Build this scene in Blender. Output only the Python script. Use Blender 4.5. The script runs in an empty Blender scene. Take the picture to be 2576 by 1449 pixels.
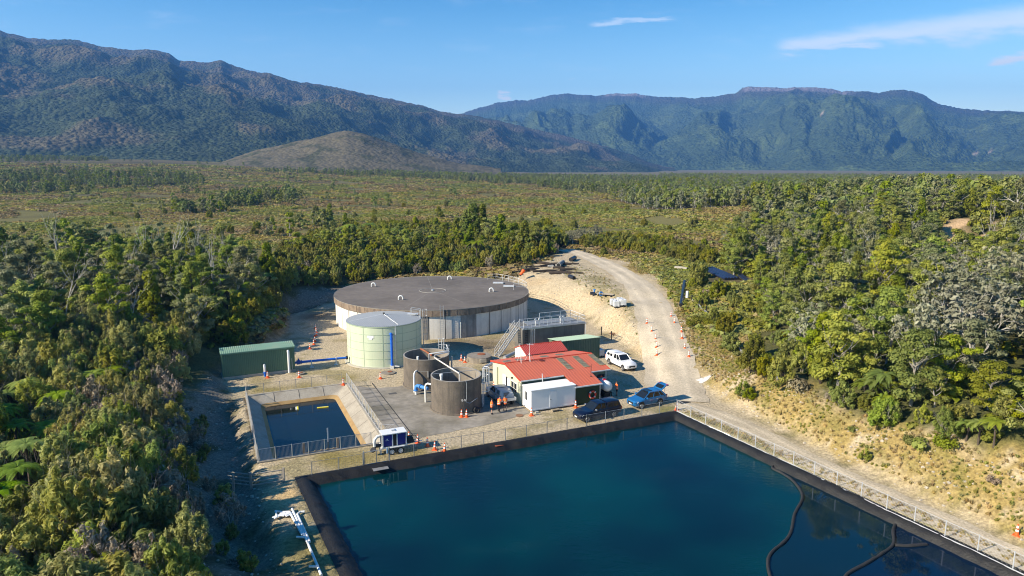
import bpy, bmesh, math, random
import numpy as np
from mathutils import Matrix, Vector
R = math.radians
SC = bpy.context.scene
COL = SC.collection
# ---------------------------------------------------------------- camera
CAM_H, PITCH = 27.0, R(9.9)
cd = bpy.data.cameras.new("camera"); cam = bpy.data.objects.new("camera", cd); COL.objects.link(cam)
cam.location = (0, 0, CAM_H); cam.rotation_euler = (R(90) - PITCH, 0, 0)
cd.sensor_width = 36; cd.lens = 36 * 1750 / 2576; cd.clip_start = 0.5; cd.clip_end = 40000
SC.camera = cam
# ---------------------------------------------------------------- exposure
SC.view_settings.view_transform = 'Standard'; SC.view_settings.look = 'None'
SC.view_settings.exposure = 0.82; SC.view_settings.gamma = 1; SC.view_settings.use_curve_mapping = False
SC.cycles.use_denoising = True; SC.cycles.pixel_filter_type = 'BLACKMAN_HARRIS'; SC.cycles.filter_width = 1.05
SC.cycles.max_bounces = 6; SC.cycles.diffuse_bounces = 2; SC.cycles.glossy_bounces = 3
SC.cycles.transmission_bounces = 4; SC.cycles.transparent_max_bounces = 8; SC.cycles.volume_bounces = 0
SC.cycles.caustics_reflective = False; SC.cycles.caustics_refractive = False
# ---------------------------------------------------------------- sun and sky
SUN_EL = R(31); SAZ = Vector((-0.9, -0.43)).normalized()
SUN = Vector((SAZ.x * math.cos(SUN_EL), SAZ.y * math.cos(SUN_EL), math.sin(SUN_EL)))
sl = bpy.data.lights.new("sun", 'SUN'); sl.energy = 5.0; sl.angle = R(0.5); sl.color = (1.0, 0.89, 0.71)
so = bpy.data.objects.new("sun", sl); COL.objects.link(so)
so.rotation_euler = SUN.to_track_quat('Z', 'Y').to_euler()

class N:
    """small node-tree writer"""
    def __init__(s, nt): s.t = nt; nt.nodes.clear()
    def n(s, typ, **kw):
        d = s.t.nodes.new(typ)
        for k, v in kw.items():
            if k.startswith('i_'):
                d.inputs[k[2:].replace('_', ' ')].default_value = v
            else: setattr(d, k, v)
        return d
    def l(s, a, b): s.t.links.new(a, b)
    def val(s, sock, x):
        if isinstance(x, (int, float)): sock.default_value = x
        else: s.l(x, sock)
    def m(s, op, a, b=0.0, c=None, clamp=False):
        d = s.t.nodes.new('ShaderNodeMath'); d.operation = op; d.use_clamp = clamp
        s.val(d.inputs[0], a); s.val(d.inputs[1], b)
        if c is not None: s.val(d.inputs[2], c)
        return d.outputs[0]
    def sstep(s, x, lo, hi):
        d = s.t.nodes.new('ShaderNodeMapRange'); d.interpolation_type = 'SMOOTHSTEP'
        s.val(d.inputs[0], x); d.inputs[1].default_value = lo; d.inputs[2].default_value = hi
        return d.outputs[0]
    def mixc(s, f, a, b, mode='MIX'):
        d = s.t.nodes.new('ShaderNodeMix'); d.data_type = 'RGBA'; d.blend_type = mode
        s.val(d.inputs[0], f)
        for i, x in ((6, a), (7, b)):
            if isinstance(x, (tuple, list)): d.inputs[i].default_value = (*x[:3], 1)
            else: s.l(x, d.inputs[i])
        return d.outputs[2]

def wray(px, py):
    """direction (X/Y, Z/Y) seen at a pixel of the 2576 wide view"""
    u = (px - 1288) / 1750; v = (724.5 - py) / 1750
    y = math.cos(PITCH) + v * math.sin(PITCH); z = -math.sin(PITCH) + v * math.cos(PITCH)
    return u / y, z / y

W = bpy.data.worlds.new("World"); SC.world = W; W.use_nodes = True
g = N(W.node_tree)
sky = g.n('ShaderNodeTexSky', sky_type='NISHITA', sun_disc=False, sun_elevation=SUN_EL,
          sun_rotation=math.atan2(SAZ.x, SAZ.y) % (2 * math.pi), air_density=1.0, dust_density=0.1, ozone_density=1.2, altitude=200)
tc = g.n('ShaderNodeTexCoord'); sep = g.n('ShaderNodeSeparateXYZ'); g.l(tc.outputs['Generated'], sep.inputs[0])
yy = g.m('MAXIMUM', sep.outputs[1], 0.05)
ca = g.m('DIVIDE', sep.outputs[0], yy); cb = g.m('DIVIDE', sep.outputs[2], yy)
nz = g.n('ShaderNodeTexNoise', i_Scale=1.0, i_Detail=7.0, i_Roughness=0.62)
cmb = g.n('ShaderNodeCombineXYZ')
g.l(g.m('MULTIPLY', ca, 9.0), cmb.inputs[0]); g.l(g.m('MULTIPLY', cb, 42.0), cmb.inputs[1]); g.l(cmb.outputs[0], nz.inputs['Vector'])
nv = g.m('SUBTRACT', nz.outputs[0], 0.5)
cl = None
def streak(p0, p1, w0, w1, gain, ends=(0.18, 0.25)):
    """a wisp of cloud along a line in the sky, in directions seen from the site"""
    global cl
    a0, b0 = wray(*p0); a1, b1 = wray(*p1); L = math.hypot(a1 - a0, b1 - b0); dx, dy = (a1 - a0) / L, (b1 - b0) / L
    A = g.m('SUBTRACT', ca, a0); B = g.m('SUBTRACT', cb, b0)
    s_ = g.m('DIVIDE', g.m('ADD', g.m('MULTIPLY', A, dx), g.m('MULTIPLY', B, dy)), L)
    t_ = g.m('SUBTRACT', g.m('MULTIPLY', B, dx), g.m('MULTIPLY', A, dy))
    t_ = g.m('ABSOLUTE', g.m('ADD', t_, g.m('MULTIPLY', nv, 0.046)))
    w_ = g.m('ADD', w0, g.m('MULTIPLY', s_, w1 - w0)); w_ = g.m('MAXIMUM', w_, 0.001)
    k = g.m('SUBTRACT', 1.0, g.m('DIVIDE', t_, w_), clamp=True)
    k = g.m('MULTIPLY', k, g.sstep(s_, 0.0, ends[0])); k = g.m('MULTIPLY', k, g.m('SUBTRACT', 1.0, g.sstep(s_, 1 - ends[1], 1.0)))
    k = g.m('MULTIPLY', g.sstep(g.m('ADD', k, g.m('MULTIPLY', nv, 0.95)), 0.0, 1.0), gain)
    cl = k if cl is None else g.m('MAXIMUM', cl, k)
streak((1915, 122), (2900, 15), 0.016, 0.036, 0.66, (0.10, 0.1))
streak((1930, 122), (2260, 118), 0.012, 0.006, 0.6)
streak((2470, 165), (2800, 110), 0.008, 0.02, 0.9, (0.12, 0.1))
streak((1465, 64), (1720, 44), 0.008, 0.006, 0.42)
streak((1245, 242), (1292, 240), 0.005, 0.005, 0.8, (0.3, 0.3))
streak((1425, 200), (1452, 197), 0.003, 0.003, 0.25, (0.3, 0.3))
cl = g.m('MULTIPLY', cl, g.m('GREATER_THAN', sep.outputs[1], 0.1))
bg = g.n('ShaderNodeBackground', i_Strength=0.086)
up = g.sstep(sep.outputs[2], 0.0, 0.34)                                   # 0 at the horizon, 1 well up the sky
hs = g.n('ShaderNodeHueSaturation'); g.l(sky.outputs[0], hs.inputs['Color'])
g.l(g.m('ADD', 0.486, g.m('MULTIPLY', up, 0.016)), hs.inputs['Hue']); g.l(g.m('ADD', 1.22, g.m('MULTIPLY', up, 0.40)), hs.inputs['Saturation']); g.l(g.m('SUBTRACT', 1.62, g.m('MULTIPLY', up, 0.62)), hs.inputs['Value'])
g.l(g.mixc(cl, hs.outputs[0], (9.6, 9.7, 9.8)), bg.inputs[0])
g.l(bg.outputs[0], g.n('ShaderNodeOutputWorld').inputs[0])

# ---------------------------------------------------------------- naming helpers
def tag(o, label=None, cat=None, group=None, kind=None):
    if label: o["label"] = label
    if cat: o["category"] = cat
    if group: o["group"] = group
    if kind: o["kind"] = kind
    return o
def thing(name, label, cat, loc=(0, 0, 0), rz=0.0, group=None):
    o = bpy.data.objects.new(name, None); COL.objects.link(o); o.empty_display_size = 0.3
    o.location = loc; o.rotation_euler = (0, 0, rz)
    return tag(o, label, cat, group)
KIDS = {}
def link(name, data, parent=None):
    o = bpy.data.objects.new(name, data); COL.objects.link(o)
    if parent is not None:
        o.parent = parent; KIDS.setdefault(parent.name, []).append(o)
    return o
def dup(root, loc, rz=0.0, label=None, group=None, scale=None, pitch=None):
    """copy of a thing with copies of its parts and sub-parts"""
    def cp(o, par):
        c = o.copy(); COL.objects.link(c)
        if par is not None: c.parent = par; KIDS.setdefault(par.name, []).append(c)
        for k in KIDS.get(o.name, []): cp(k, c)
        return c
    c = cp(root, None); c.location = loc; c.rotation_euler = (0, pitch or 0, rz)
    if scale is not None: c.scale = (scale, scale, scale) if isinstance(scale, (int, float)) else scale
    if label: c["label"] = label
    if group: c["group"] = group
    return c

# ---------------------------------------------------------------- materials
MATS = {}
def mat(key, col, rough=0.7, metal=0.0, var=0.0, scale=2.0, bump=0.0, streak=0.0, dirt=None, spec=0.5, fine=0.0, coat=0.0):
    """painted / cast / worn surface: base colour broken up by two noises, optional vertical weather streaks and bump"""
    if key in MATS: return MATS[key]
    m = bpy.data.materials.new(key); m.use_nodes = True; q = N(m.node_tree)
    p = q.n('ShaderNodeBsdfPrincipled', i_Roughness=rough, i_Metallic=metal)
    p.inputs['Specular IOR Level'].default_value = spec; p.inputs['Coat Weight'].default_value = coat
    o = q.n('ShaderNodeOutputMaterial'); q.l(p.outputs[0], o.inputs[0])
    c = None
    tcn = q.n('ShaderNodeTexCoord')
    if var or streak or fine:
        nz = q.n('ShaderNodeTexNoise', i_Scale=scale, i_Detail=6.0, i_Roughness=0.65); q.l(tcn.outputs['Object'], nz.inputs['Vector'])
        d = dirt or tuple(x * 0.35 for x in col)
        f = q.m('MULTIPLY', q.sstep(nz.outputs[0], 0.38, 0.72), var)
        c = q.mixc(f, col, d)
        if streak:
            mp = q.n('ShaderNodeMapping'); mp.inputs['Scale'].default_value = (1.7, 1.7, 0.09); q.l(tcn.outputs['Object'], mp.inputs[0])
            n2 = q.n('ShaderNodeTexNoise', i_Scale=scale * 1.2, i_Detail=5.0, i_Roughness=0.7); q.l(mp.outputs[0], n2.inputs['Vector'])
            c = q.mixc(q.m('MULTIPLY', q.sstep(n2.outputs[0], 0.45, 0.68), streak), c, d)
        if fine:
            n3 = q.n('ShaderNodeTexNoise', i_Scale=scale * 9, i_Detail=4.0); q.l(tcn.outputs['Object'], n3.inputs['Vector'])
            c = q.mixc(q.m('MULTIPLY', q.sstep(n3.outputs[0], 0.35, 0.7), fine), c, tuple(x * 0.55 for x in col))
        q.l(c, p.inputs['Base Color'])
    else: p.inputs['Base Color'].default_value = (*col, 1)
    if bump:
        nb = q.n('ShaderNodeTexNoise', i_Scale=scale * 6, i_Detail=5.0); q.l(tcn.outputs['Object'], nb.inputs['Vector'])
        b = q.n('ShaderNodeBump', i_Strength=bump, i_Distance=0.1); q.l(nb.outputs[0], b.inputs['Height']); q.l(b.outputs[0], p.inputs['Normal'])
    MATS[key] = m
    return m

def leafmat(key, col, col2, trans=0.35, rough=0.55, hue=0.25):
    """foliage: per-leaf tint, per-plant tint, light through the leaf"""
    if key in MATS: return MATS[key]
    m = bpy.data.materials.new(key); m.use_nodes = True; q = N(m.node_tree)
    at = q.n('ShaderNodeAttribute', attribute_name='tint'); oi = q.n('ShaderNodeObjectInfo')
    c = q.mixc(at.outputs['Fac'], col, col2)
    f = q.m('ADD', 1.0 - hue, q.m('MULTIPLY', oi.outputs['Random'], 2 * hue))
    hsv = q.n('ShaderNodeHueSaturation'); q.l(c, hsv.inputs['Color']); q.l(f, hsv.inputs['Value'])
    q.l(q.m('ADD', 0.475, q.m('MULTIPLY', q.m('FRACT', q.m('MULTIPLY', oi.outputs['Random'], 37.7)), 0.04)), hsv.inputs['Hue'])
    q.l(q.m('ADD', 0.8, q.m('MULTIPLY', q.m('FRACT', q.m('MULTIPLY', oi.outputs['Random'], 91.3)), 0.3)), hsv.inputs['Saturation'])
    d = q.n('ShaderNodeBsdfPrincipled', i_Roughness=rough); d.inputs['Specular IOR Level'].default_value = 0.25
    q.l(hsv.outputs[0], d.inputs['Base Color'])
    t = q.n('ShaderNodeBsdfTranslucent'); q.l(hsv.outputs[0], t.inputs[0])
    mx = q.n('ShaderNodeMixShader'); mx.inputs[0].default_value = trans
    q.l(d.outputs[0], mx.inputs[1]); q.l(t.outputs[0], mx.inputs[2])
    q.l(mx.outputs[0], q.n('ShaderNodeOutputMaterial').inputs[0])
    MATS[key] = m
    return m

# ---------------------------------------------------------------- mesh builder
class MB:
    def __init__(s, M=None): s.v = []; s.f = []; s.M = M
    def add(s, vs, fs):
        k = len(s.v)
        for p in vs:
            p = Vector(p)
            s.v.append(tuple(s.M @ p) if s.M is not None else tuple(p))
        s.f += [tuple(k + i for i in f) for f in fs]
        return s
    def box(s, c, d, rz=0.0, taper=1.0):
        cx, cy, cz = c; x, y, z = d[0] / 2, d[1] / 2, d[2] / 2; co, si = math.cos(rz), math.sin(rz); vs = []
        for k, w in ((-1, 1.0), (1, taper)):
            for a, b in ((-1, -1), (1, -1), (1, 1), (-1, 1)):
                X, Y = a * x * w, b * y * w
                vs.append((cx + X * co - Y * si, cy + X * si + Y * co, cz + k * z))
        return s.add(vs, [(3, 2, 1, 0), (4, 5, 6, 7), (0, 1, 5, 4), (1, 2, 6, 5), (2, 3, 7, 6), (3, 0, 4, 7)])
    def bx(s, x0, x1, y0, y1, z0, z1): return s.box(((x0 + x1) / 2, (y0 + y1) / 2, (z0 + z1) / 2), (x1 - x0, y1 - y0, z1 - z0))
    def quad(s, a, b, c, d): return s.add([a, b, c, d], [(0, 1, 2, 3)])
    def tube(s, pts, r, n=8, caps=True):
        pts = [Vector(p) for p in pts]; rs = r if isinstance(r, (list, tuple)) else [r] * len(pts); vs, fs = [], []; prev = None
        for i, p in enumerate(pts):
            a = pts[min(i + 1, len(pts) - 1)] - pts[max(i - 1, 0)]
            a = a.normalized() if a.length > 1e-9 else Vector((0, 0, 1))
            if prev is None: u = a.orthogonal().normalized()
            else:
                u = prev - a * prev.dot(a); u = u.normalized() if u.length > 1e-6 else a.orthogonal().normalized()
            prev = u; w = a.cross(u)
            for k in range(n):
                t = 2 * math.pi * k / n; vs.append(p + (u * math.cos(t) + w * math.sin(t)) * rs[i])
        for i in range(len(pts) - 1):
            for k in range(n):
                fs.append((i * n + k, i * n + (k + 1) % n, (i + 1) * n + (k + 1) % n, (i + 1) * n + k))
        if caps: fs += [tuple(range(n))[::-1], tuple((len(pts) - 1) * n + k for k in range(n))]
        return s.add(vs, fs)
    def lathe(s, prof, c=(0, 0, 0), n=32, a0=0.0, a1=2 * math.pi, cap=True):
        full = abs(a1 - a0 - 2 * math.pi) < 1e-6; m = n if full else n + 1; vs, fs = [], []
        for r, z in prof:
            for k in range(m):
                t = a0 + (a1 - a0) * k / n; vs.append((c[0] + r * math.cos(t), c[1] + r * math.sin(t), c[2] + z))
        for i in range(len(prof) - 1):
            for k in range(n):
                j = (k + 1) % m; fs.append((i * m + k, i * m + j, (i + 1) * m + j, (i + 1) * m + k))
        if cap and full:
            if prof[0][0] > 1e-6: fs.append(tuple(range(m))[::-1])
            if prof[-1][0] > 1e-6: fs.append(tuple((len(prof) - 1) * m + k for k in range(m)))
        return s.add(vs, fs)
    def prism(s, poly, z0, z1):
        n = len(poly); vs = [(x, y, z0) for x, y in poly] + [(x, y, z1) for x, y in poly]
        return s.add(vs, [tuple(range(n))[::-1], tuple(range(n, 2 * n))] + [(i, (i + 1) % n, n + (i + 1) % n, n + i) for i in range(n)])
    def side(s, poly, y0, y1, y0b=None):
        """prism of an x-z outline between two y"""
        n = len(poly); vs = [(x, y0, z) for x, z in poly] + [(x, y1, z) for x, z in poly]
        return s.add(vs, [tuple(range(n)), tuple(range(n, 2 * n))[::-1]] + [(i, n + i, n + (i + 1) % n, (i + 1) % n) for i in range(n)])
    def loft(s, rings, caps=True, close=True):
        n = len(rings[0]); vs = [p for r in rings for p in r]; fs = []
        for i in range(len(rings) - 1):
            for k in range(n if close else n - 1):
                fs.append((i * n + k, i * n + (k + 1) % n, (i + 1) * n + (k + 1) % n, (i + 1) * n + k))
        if caps: fs += [tuple(range(n))[::-1], tuple((len(rings) - 1) * n + k for k in range(n))]
        return s.add(vs, fs)
    def corr(s, a, b, c, d, pitch=0.2, depth=0.03, th=0.03):
        """ribbed sheet a-b (bottom/eave) to d-c; ribs run from the a-b edge to the d-c edge; a solid sheet of thickness th"""
        a, b, c, d = map(Vector, (a, b, c, d)); L = (b - a).length; n = max(2, int(L / pitch)); nn = (b - a).cross(d - a).normalized()
        top, bot = [], []
        prof = ((0.0, 0), (0.25, 0), (0.35, 1), (0.65, 1), (0.75, 0))
        ts = [((i + f) / n, h) for i in range(n) for f, h in prof] + [(1.0, 0)]
        lo = [a.lerp(b, t) + nn * depth * h for t, h in ts]; hi = [d.lerp(c, t) + nn * depth * h for t, h in ts]; k = len(ts)
        vs = lo + hi + [p - nn * th for p in (a, b, c, d)]
        fs = [(i, i + 1, k + i + 1, k + i) for i in range(k - 1)]
        q = 2 * k
        fs += [(q + 3, q + 2, q + 1, q), (q, q + 1) + tuple(range(k - 1, -1, -1)), (q + 2, q + 3) + tuple(range(k, 2 * k)), (q + 3, q, 0, k), (q + 1, q + 2, 2 * k - 1, k - 1)]
        return s.add(vs, fs)
    def mesh(s, name, m=None, smooth=False):
        me = bpy.data.meshes.new(name); me.from_pydata(s.v, [], s.f)
        if m: me.materials.append(m)
        if smooth: me.polygons.foreach_set('use_smooth', [True] * len(me.polygons))
        me.update(); return me
    def build(s, name, m, parent=None, smooth=False, bevel=0.0, label=None):
        o = link(name, s.mesh(name, m, smooth), parent)
        bm = bmesh.new(); bm.from_mesh(o.data); bmesh.ops.recalc_face_normals(bm, faces=bm.faces)
        bm.to_mesh(o.data); bm.free()
        if smooth:
            try: o.data.set_sharp_from_angle(angle=R(38))
            except Exception: pass
        if bevel:
            b = o.modifiers.new("edge", 'BEVEL'); b.width = bevel; b.segments = 2; b.limit_method = 'ANGLE'
        if label: o["label"] = label
        return o
def arr_mesh(name, V, F, m, smooth=False, tint=None, corner_cols=None):
    """mesh from numpy arrays of quads"""
    me = bpy.data.meshes.new(name); V = np.asarray(V, np.float32); F = np.asarray(F, np.int32)
    me.vertices.add(len(V)); me.vertices.foreach_set('co', V.ravel()); k = F.shape[1]
    me.loops.add(F.size); me.loops.foreach_set('vertex_index', F.ravel())
    me.polygons.add(len(F)); me.polygons.foreach_set('loop_start', np.arange(0, F.size, k, dtype=np.int32))
    me.polygons.foreach_set('loop_total', np.full(len(F), k, np.int32))
    if smooth: me.polygons.foreach_set('use_smooth', np.ones(len(F), bool))
    if m: me.materials.append(m)
    me.update(calc_edges=True)
    if tint is not None:
        a = me.attributes.new('tint', 'FLOAT', 'POINT'); a.data.foreach_set('value', np.asarray(tint, np.float32))
    if corner_cols is not None:
        a = me.attributes.new('tone', 'FLOAT_COLOR', 'POINT'); c = np.ones((len(V), 4), np.float32); c[:, :3] = corner_cols
        a.data.foreach_set('color', c.ravel())
    return me

# ---------------------------------------------------------------- survey: where a sight line of the photo meets a level
def ground(px, py, z=0.0):
    a, b = wray(px, py); y = (z - CAM_H) / b
    return (a * y, y, z)
def z1(x, y, z=0.0): return ground((700 + x / 2.576) / 1.49068, (950 + y / 2.576) / 1.49068, z)
def z2(x, y, z=0.0): return ground((1500 + x / 2.576) / 1.49068, (1000 + y / 2.576) / 1.49068, z)
def z3(x, y, z=0.0): return ground((800 + x / 2.576) / 1.49068, (1350 + y / 2.576) / 1.49068, z)
def z4(x, y, z=0.0): return ground((1700 + x / 2.576) / 1.49068, (1250 + y / 2.576) / 1.49068, z)
def z5(x, y, z=0.0): return ground((1900 + x / 2.576) / 1.49068, (880 + y / 2.576) / 1.49068, z)
def lr(x, y, z=0.0): return ground((2560 + x / 1.3414) / 1.49068, (1080 + y / 1.3414) / 1.49068, z)
def ll(x, y, z=0.0): return ground((x / 1.3414) / 1.49068, (1080 + y / 1.3414) / 1.49068, z)

# ---------------------------------------------------------------- noise
_rng = np.random.RandomState(7); _perm = _rng.permutation(512).astype(np.int64); _grad = _rng.uniform(-1, 1, (512, 2))
_grad /= np.linalg.norm(_grad, axis=1)[:, None]
def noise2(x, y):
    x = np.asarray(x, float); y = np.asarray(y, float); xi = np.floor(x).astype(np.int64); yi = np.floor(y).astype(np.int64); fx, fy = x - xi, y - yi
    u = fx * fx * fx * (fx * (fx * 6 - 15) + 10); v = fy * fy * fy * (fy * (fy * 6 - 15) + 10)
    def gd(i, j, dx, dy):
        h = _perm[(_perm[i & 511] + j) & 511]; return _grad[h, 0] * dx + _grad[h, 1] * dy
    a = gd(xi, yi, fx, fy); b = gd(xi + 1, yi, fx - 1, fy); c = gd(xi, yi + 1, fx, fy - 1); d = gd(xi + 1, yi + 1, fx - 1, fy - 1)
    return ((a + (b - a) * u) + ((c + (d - c) * u) - (a + (b - a) * u)) * v) * 1.5
def fbm(x, y, o=4, ridged=False, gain=0.5):
    s = 0; a = 1; t = 0
    for i in range(o):
        n = noise2(x * 2 ** i + 17.3 * i, y * 2 ** i - 9.1 * i); s = s + a * ((1 - 2 * np.abs(n)) if ridged else n); t += a; a *= gain
    return s / t
def inside(poly, x, y):
    x = np.asarray(x, float); y = np.asarray(y, float); r = np.zeros(x.shape, bool); n = len(poly)
    for i in range(n):
        x0, y0 = poly[i][:2]; x1, y1 = poly[(i + 1) % n][:2]
        if y0 == y1: continue
        r ^= ((y0 > y) != (y1 > y)) & (x < (x1 - x0) * (y - y0) / (y1 - y0) + x0)
    return r
def dist_line(pts, x, y, closed=False):
    d = np.full(np.shape(x), 1e9); n = len(pts)
    for i in range(n if closed else n - 1):
        x0, y0 = pts[i][:2]; x1, y1 = pts[(i + 1) % n][:2]; L2 = (x1 - x0) ** 2 + (y1 - y0) ** 2 + 1e-9
        t = np.clip(((x - x0) * (x1 - x0) + (y - y0) * (y1 - y0)) / L2, 0, 1)
        d = np.minimum(d, np.hypot(x - x0 - t * (x1 - x0), y - y0 - t * (y1 - y0)))
    return d
def sm(x, a, b):
    t = np.clip((x - a) / (b - a), 0, 1); return t * t * (3 - 2 * t)
# ================================================================ TERRAIN
U24 = R(24.2)
P_TL, P_TR = z3(835, 1140)[:2], z4(2150, 762)[:2]
P_BR = (P_TR[0] + 15.6 * 1.75, P_TR[1] - 30 * 1.75); P_BL = (P_TL[0] + 7.57 * 2.5, P_TL[1] - 14.9 * 2.5)
POND = [P_TL, P_TR, P_BR, P_BL]
def rot(p, a): return (p[0] * math.cos(a) - p[1] * math.sin(a), p[0] * math.sin(a) + p[1] * math.cos(a))
BA = R(23.6); B_NL = (-23.34, 60.81)
def bl(u, v): p = rot((u, v), BA); return (B_NL[0] + p[0], B_NL[1] + p[1])
BASIN = [bl(0, 0), bl(11.5, 0), bl(11.5, 20.4), bl(0, 20.4)]
YARD = [ground(*p)[:2] for p in ((575, 985), (560, 945), (700, 858), (738, 790), (835, 760), (1000, 735), (1335, 757), (1420, 778), (1467, 798), (1535, 842), (1566, 868), (1622, 915),
        (1690, 985), (1757, 962), (1842, 1026), (1967, 1088), (2117, 1167), (2267, 1242), (2467, 1337), (2650, 1430))] + \
       [(52, 20), (52, 5), (-4, 5), (-9, 38)] + [ground(*p)[:2] for p in ((700, 1400), (660, 1225), (640, 1170), (598, 1015))]
ctrl = []
def C(px, py, z): ctrl.append(ground(px, py, z))
for p in ((600, 1000), (700, 890), (780, 800), (830, 765), (1000, 960), (1100, 1080), (1300, 1080), (1500, 1050), (1650, 1010), (1720, 1000), (1400, 870), (1150, 870),
          (1340, 762), (1420, 780), (1470, 802), (1535, 846), (1570, 875), (1625, 918), (680, 1225), (780, 1440), (1000, 1200), (1500, 1300), (720, 778), (715, 872)): C(*p, 0.0)
for p in ((1410, 699, 4.3), (1340, 688, 4.4), (1470, 716, 4.3), (1516, 731, 4.2), (1540, 773, 3.6), (1574, 812, 2.6), (1613, 856, 1.5), (1655, 915, .55), (1690, 985, .05), (1665, 930, .8), (1655, 870, 1.7),
          (1635, 810, 2.7), (1605, 750, 3.6), (1575, 710, 4.3), (1525, 675, 4.9), (1470, 650, 5.3), (1440, 632, 5.6), (1745, 930, .8), (1722, 860, 1.9), (1702, 800, 3.0), (1692, 740, 4.2), (1650, 700, 4.7),
          (1600, 665, 5.2), (1560, 765, 3.9), (1500, 715, 4.4), (1450, 690, 4.7), (1360, 660, 5.2), (1250, 660, 5.0), (1100, 640, 4.6), (900, 660, 4.4), (760, 700, 3.9), (700, 735, 3.3), (650, 800, 3.2),
          (640, 835, 2.4), (520, 880, 2.2), (560, 900, .5), (480, 1000, 1.2), (445, 1024, 1.3), (470, 1234, 1.4), (505, 1440, 1.5), (575, 1050, -1.2), (555, 1075, -1.0), (590, 1130, -1.5), (600, 1250, -1.8), (690, 1430, -1.9),
          (540, 1150, -.2), (560, 1300, -.5), (300, 800, 4.2), (100, 880, 3.4), (250, 960, 2.4), (150, 1150, 1.8), (60, 1400, 1.6), (300, 1350, 1.5), (350, 1150, 1.6), (600, 760, 3.6), (420, 700, 4.6), (150, 700, 5.0)): C(*p)
for p in ((1757, 944, .5), (1842, 1024, .15), (1967, 1085, 0), (2117, 1165, 0), (2267, 1240, 0), (2467, 1335, 0), (1800, 900, 1.6), (1867, 939, 2.4), (1960, 985, 2.6), (2067, 1025, 2.7), (2170, 1050, 2.9), (2267, 1085, 3.1), (2467, 1150, 3.4),
          (1992, 875, 3.3), (1900, 850, 3.2), (2167, 1005, 3.7), (2367, 1085, 4.2), (2530, 1125, 4.6), (1850, 800, 3.6), (1780, 760, 4.2), (1800, 700, 5.0), (1750, 660, 5.4), (1950, 720, 5.4), (2200, 800, 6.0),
          (2400, 900, 6.0), (2560, 1000, 6.0), (2300, 700, 7.0)): C(*p)
ctrl += [(52, 20, 0), (20, 10, 0), (-8, 30, 0), (-30, 20, 1.5), (-60, 30, 2), (-90, 60, 3), (70, 35, 4.5), (90, 60, 6), (110, 100, 7.5), (-110, 120, 4.5), (-60, 190, 5), (0, 210, 5.3), (60, 200, 5.8), (120, 180, 8), (160, 130, 9),
         (-140, 200, 5), (-60, 250, 5), (40, 260, 5.5), (110, 240, 9.5), (180, 230, 12), (-200, 250, 6), (240, 200, 12)]
_c = np.array(ctrl, float); _A = np.sqrt(((_c[:, None, :2] - _c[None, :, :2]) ** 2).sum(-1) + 1.5 ** 2)
_w = np.linalg.solve(_A + np.eye(len(_c)) * -0.15, _c[:, 2] - _c[:, 2].mean())
def plain(x, y):
    d = np.hypot(x, y); az = np.arctan2(x, y)
    left = sm(-az, -0.12, 0.55)
    z = 5.2 + sm(d, 350, 1600) * 36 * left + 3.0 * fbm(x / 160, y / 160, 3) * sm(d, 200, 500)
    z = z + 11 * np.exp(-(((x - 150) / 90) ** 2 + ((y - 255) / 70) ** 2)) - 0.0 * d
    return z
SL0 = (107.0, 169.0)
def slip_frame(x, y):
    L = math.hypot(*SL0); u = (SL0[0] / L, SL0[1] / L); dx, dy = x - SL0[0], y - SL0[1]
    return dx * u[0] + dy * u[1], dx * u[1] - dy * u[0]
def height(x, y):
    x = np.asarray(x, float); y = np.asarray(y, float); sh = x.shape; x = x.ravel(); y = y.ravel()
    d = np.hypot(x, y); near = d < 345; z = plain(x, y)
    if near.any():
        xn, yn = x[near], y[near]; zz = np.full(xn.shape, _c[:, 2].mean())
        for i in range(len(_c)): zz += _w[i] * np.sqrt((xn - _c[i, 0]) ** 2 + (yn - _c[i, 1]) ** 2 + 2.25)
        f = sm(d[near], 210, 340); zz = zz * (1 - f) + z[near] * f
        ins = inside(YARD, xn, yn); dd = dist_line(YARD, xn, yn, True); dd = np.where(ins, -dd, dd)
        rough = 0.16 * fbm(xn / 2.3, yn / 2.3, 4) + 0.10 * fbm(xn / 0.9, yn / 0.9, 2)
        zz = zz + rough * sm(dd, 0.4, 2.5)
        z[near] = zz * sm(dd, -0.5, 2.2)
    a, s = slip_frame(x, y); z = z + 6.5 * sm(a, -8, 7) * (1 - sm(a, 12, 80)) * np.exp(-(s / 24) ** 4)
    return z.reshape(sh)
def H(x, y): return float(height(np.array([x]), np.array([y]))[0])
def on(px, py, z0=0.0):
    """first point of the terrain under a sight line"""
    z = z0
    for _ in range(12):
        x, y, _z = ground(px, py, z); z = 0.5 * z + 0.5 * H(x, y)
    x, y, _z = ground(px, py, z); return (x, y, H(x, y))
def axis(lo, hi, step, far_lo, far_hi, grow=1.11):
    a = list(np.arange(lo, hi + 1e-6, step)); s = step; v = hi
    while v < far_hi: s *= grow; v += s; a.append(v)
    s = step; v = lo; b = []
    while v > far_lo: s *= grow; v -= s; b.append(v)
    return np.array(b[::-1] + a)
gx = axis(-48, 62, 0.55, -7000, 9000); gy = axis(28, 172, 0.55, -60, 11000)
GX, GY = np.meshgrid(gx, gy); GZ = height(GX, GY)
def shrink(poly, d):
    c = np.mean(np.array(poly), axis=0); out = []
    for p in poly:
        v = np.array(p) - c; L = np.linalg.norm(v); out.append(tuple(c + v * (L - d) / L))
    return out
GZ = np.where(inside(shrink(POND, 0.3), GX, GY), -4.0, GZ); GZ = np.where(inside(shrink(BASIN, 0.2), GX, GY), -4.0, GZ)
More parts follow.
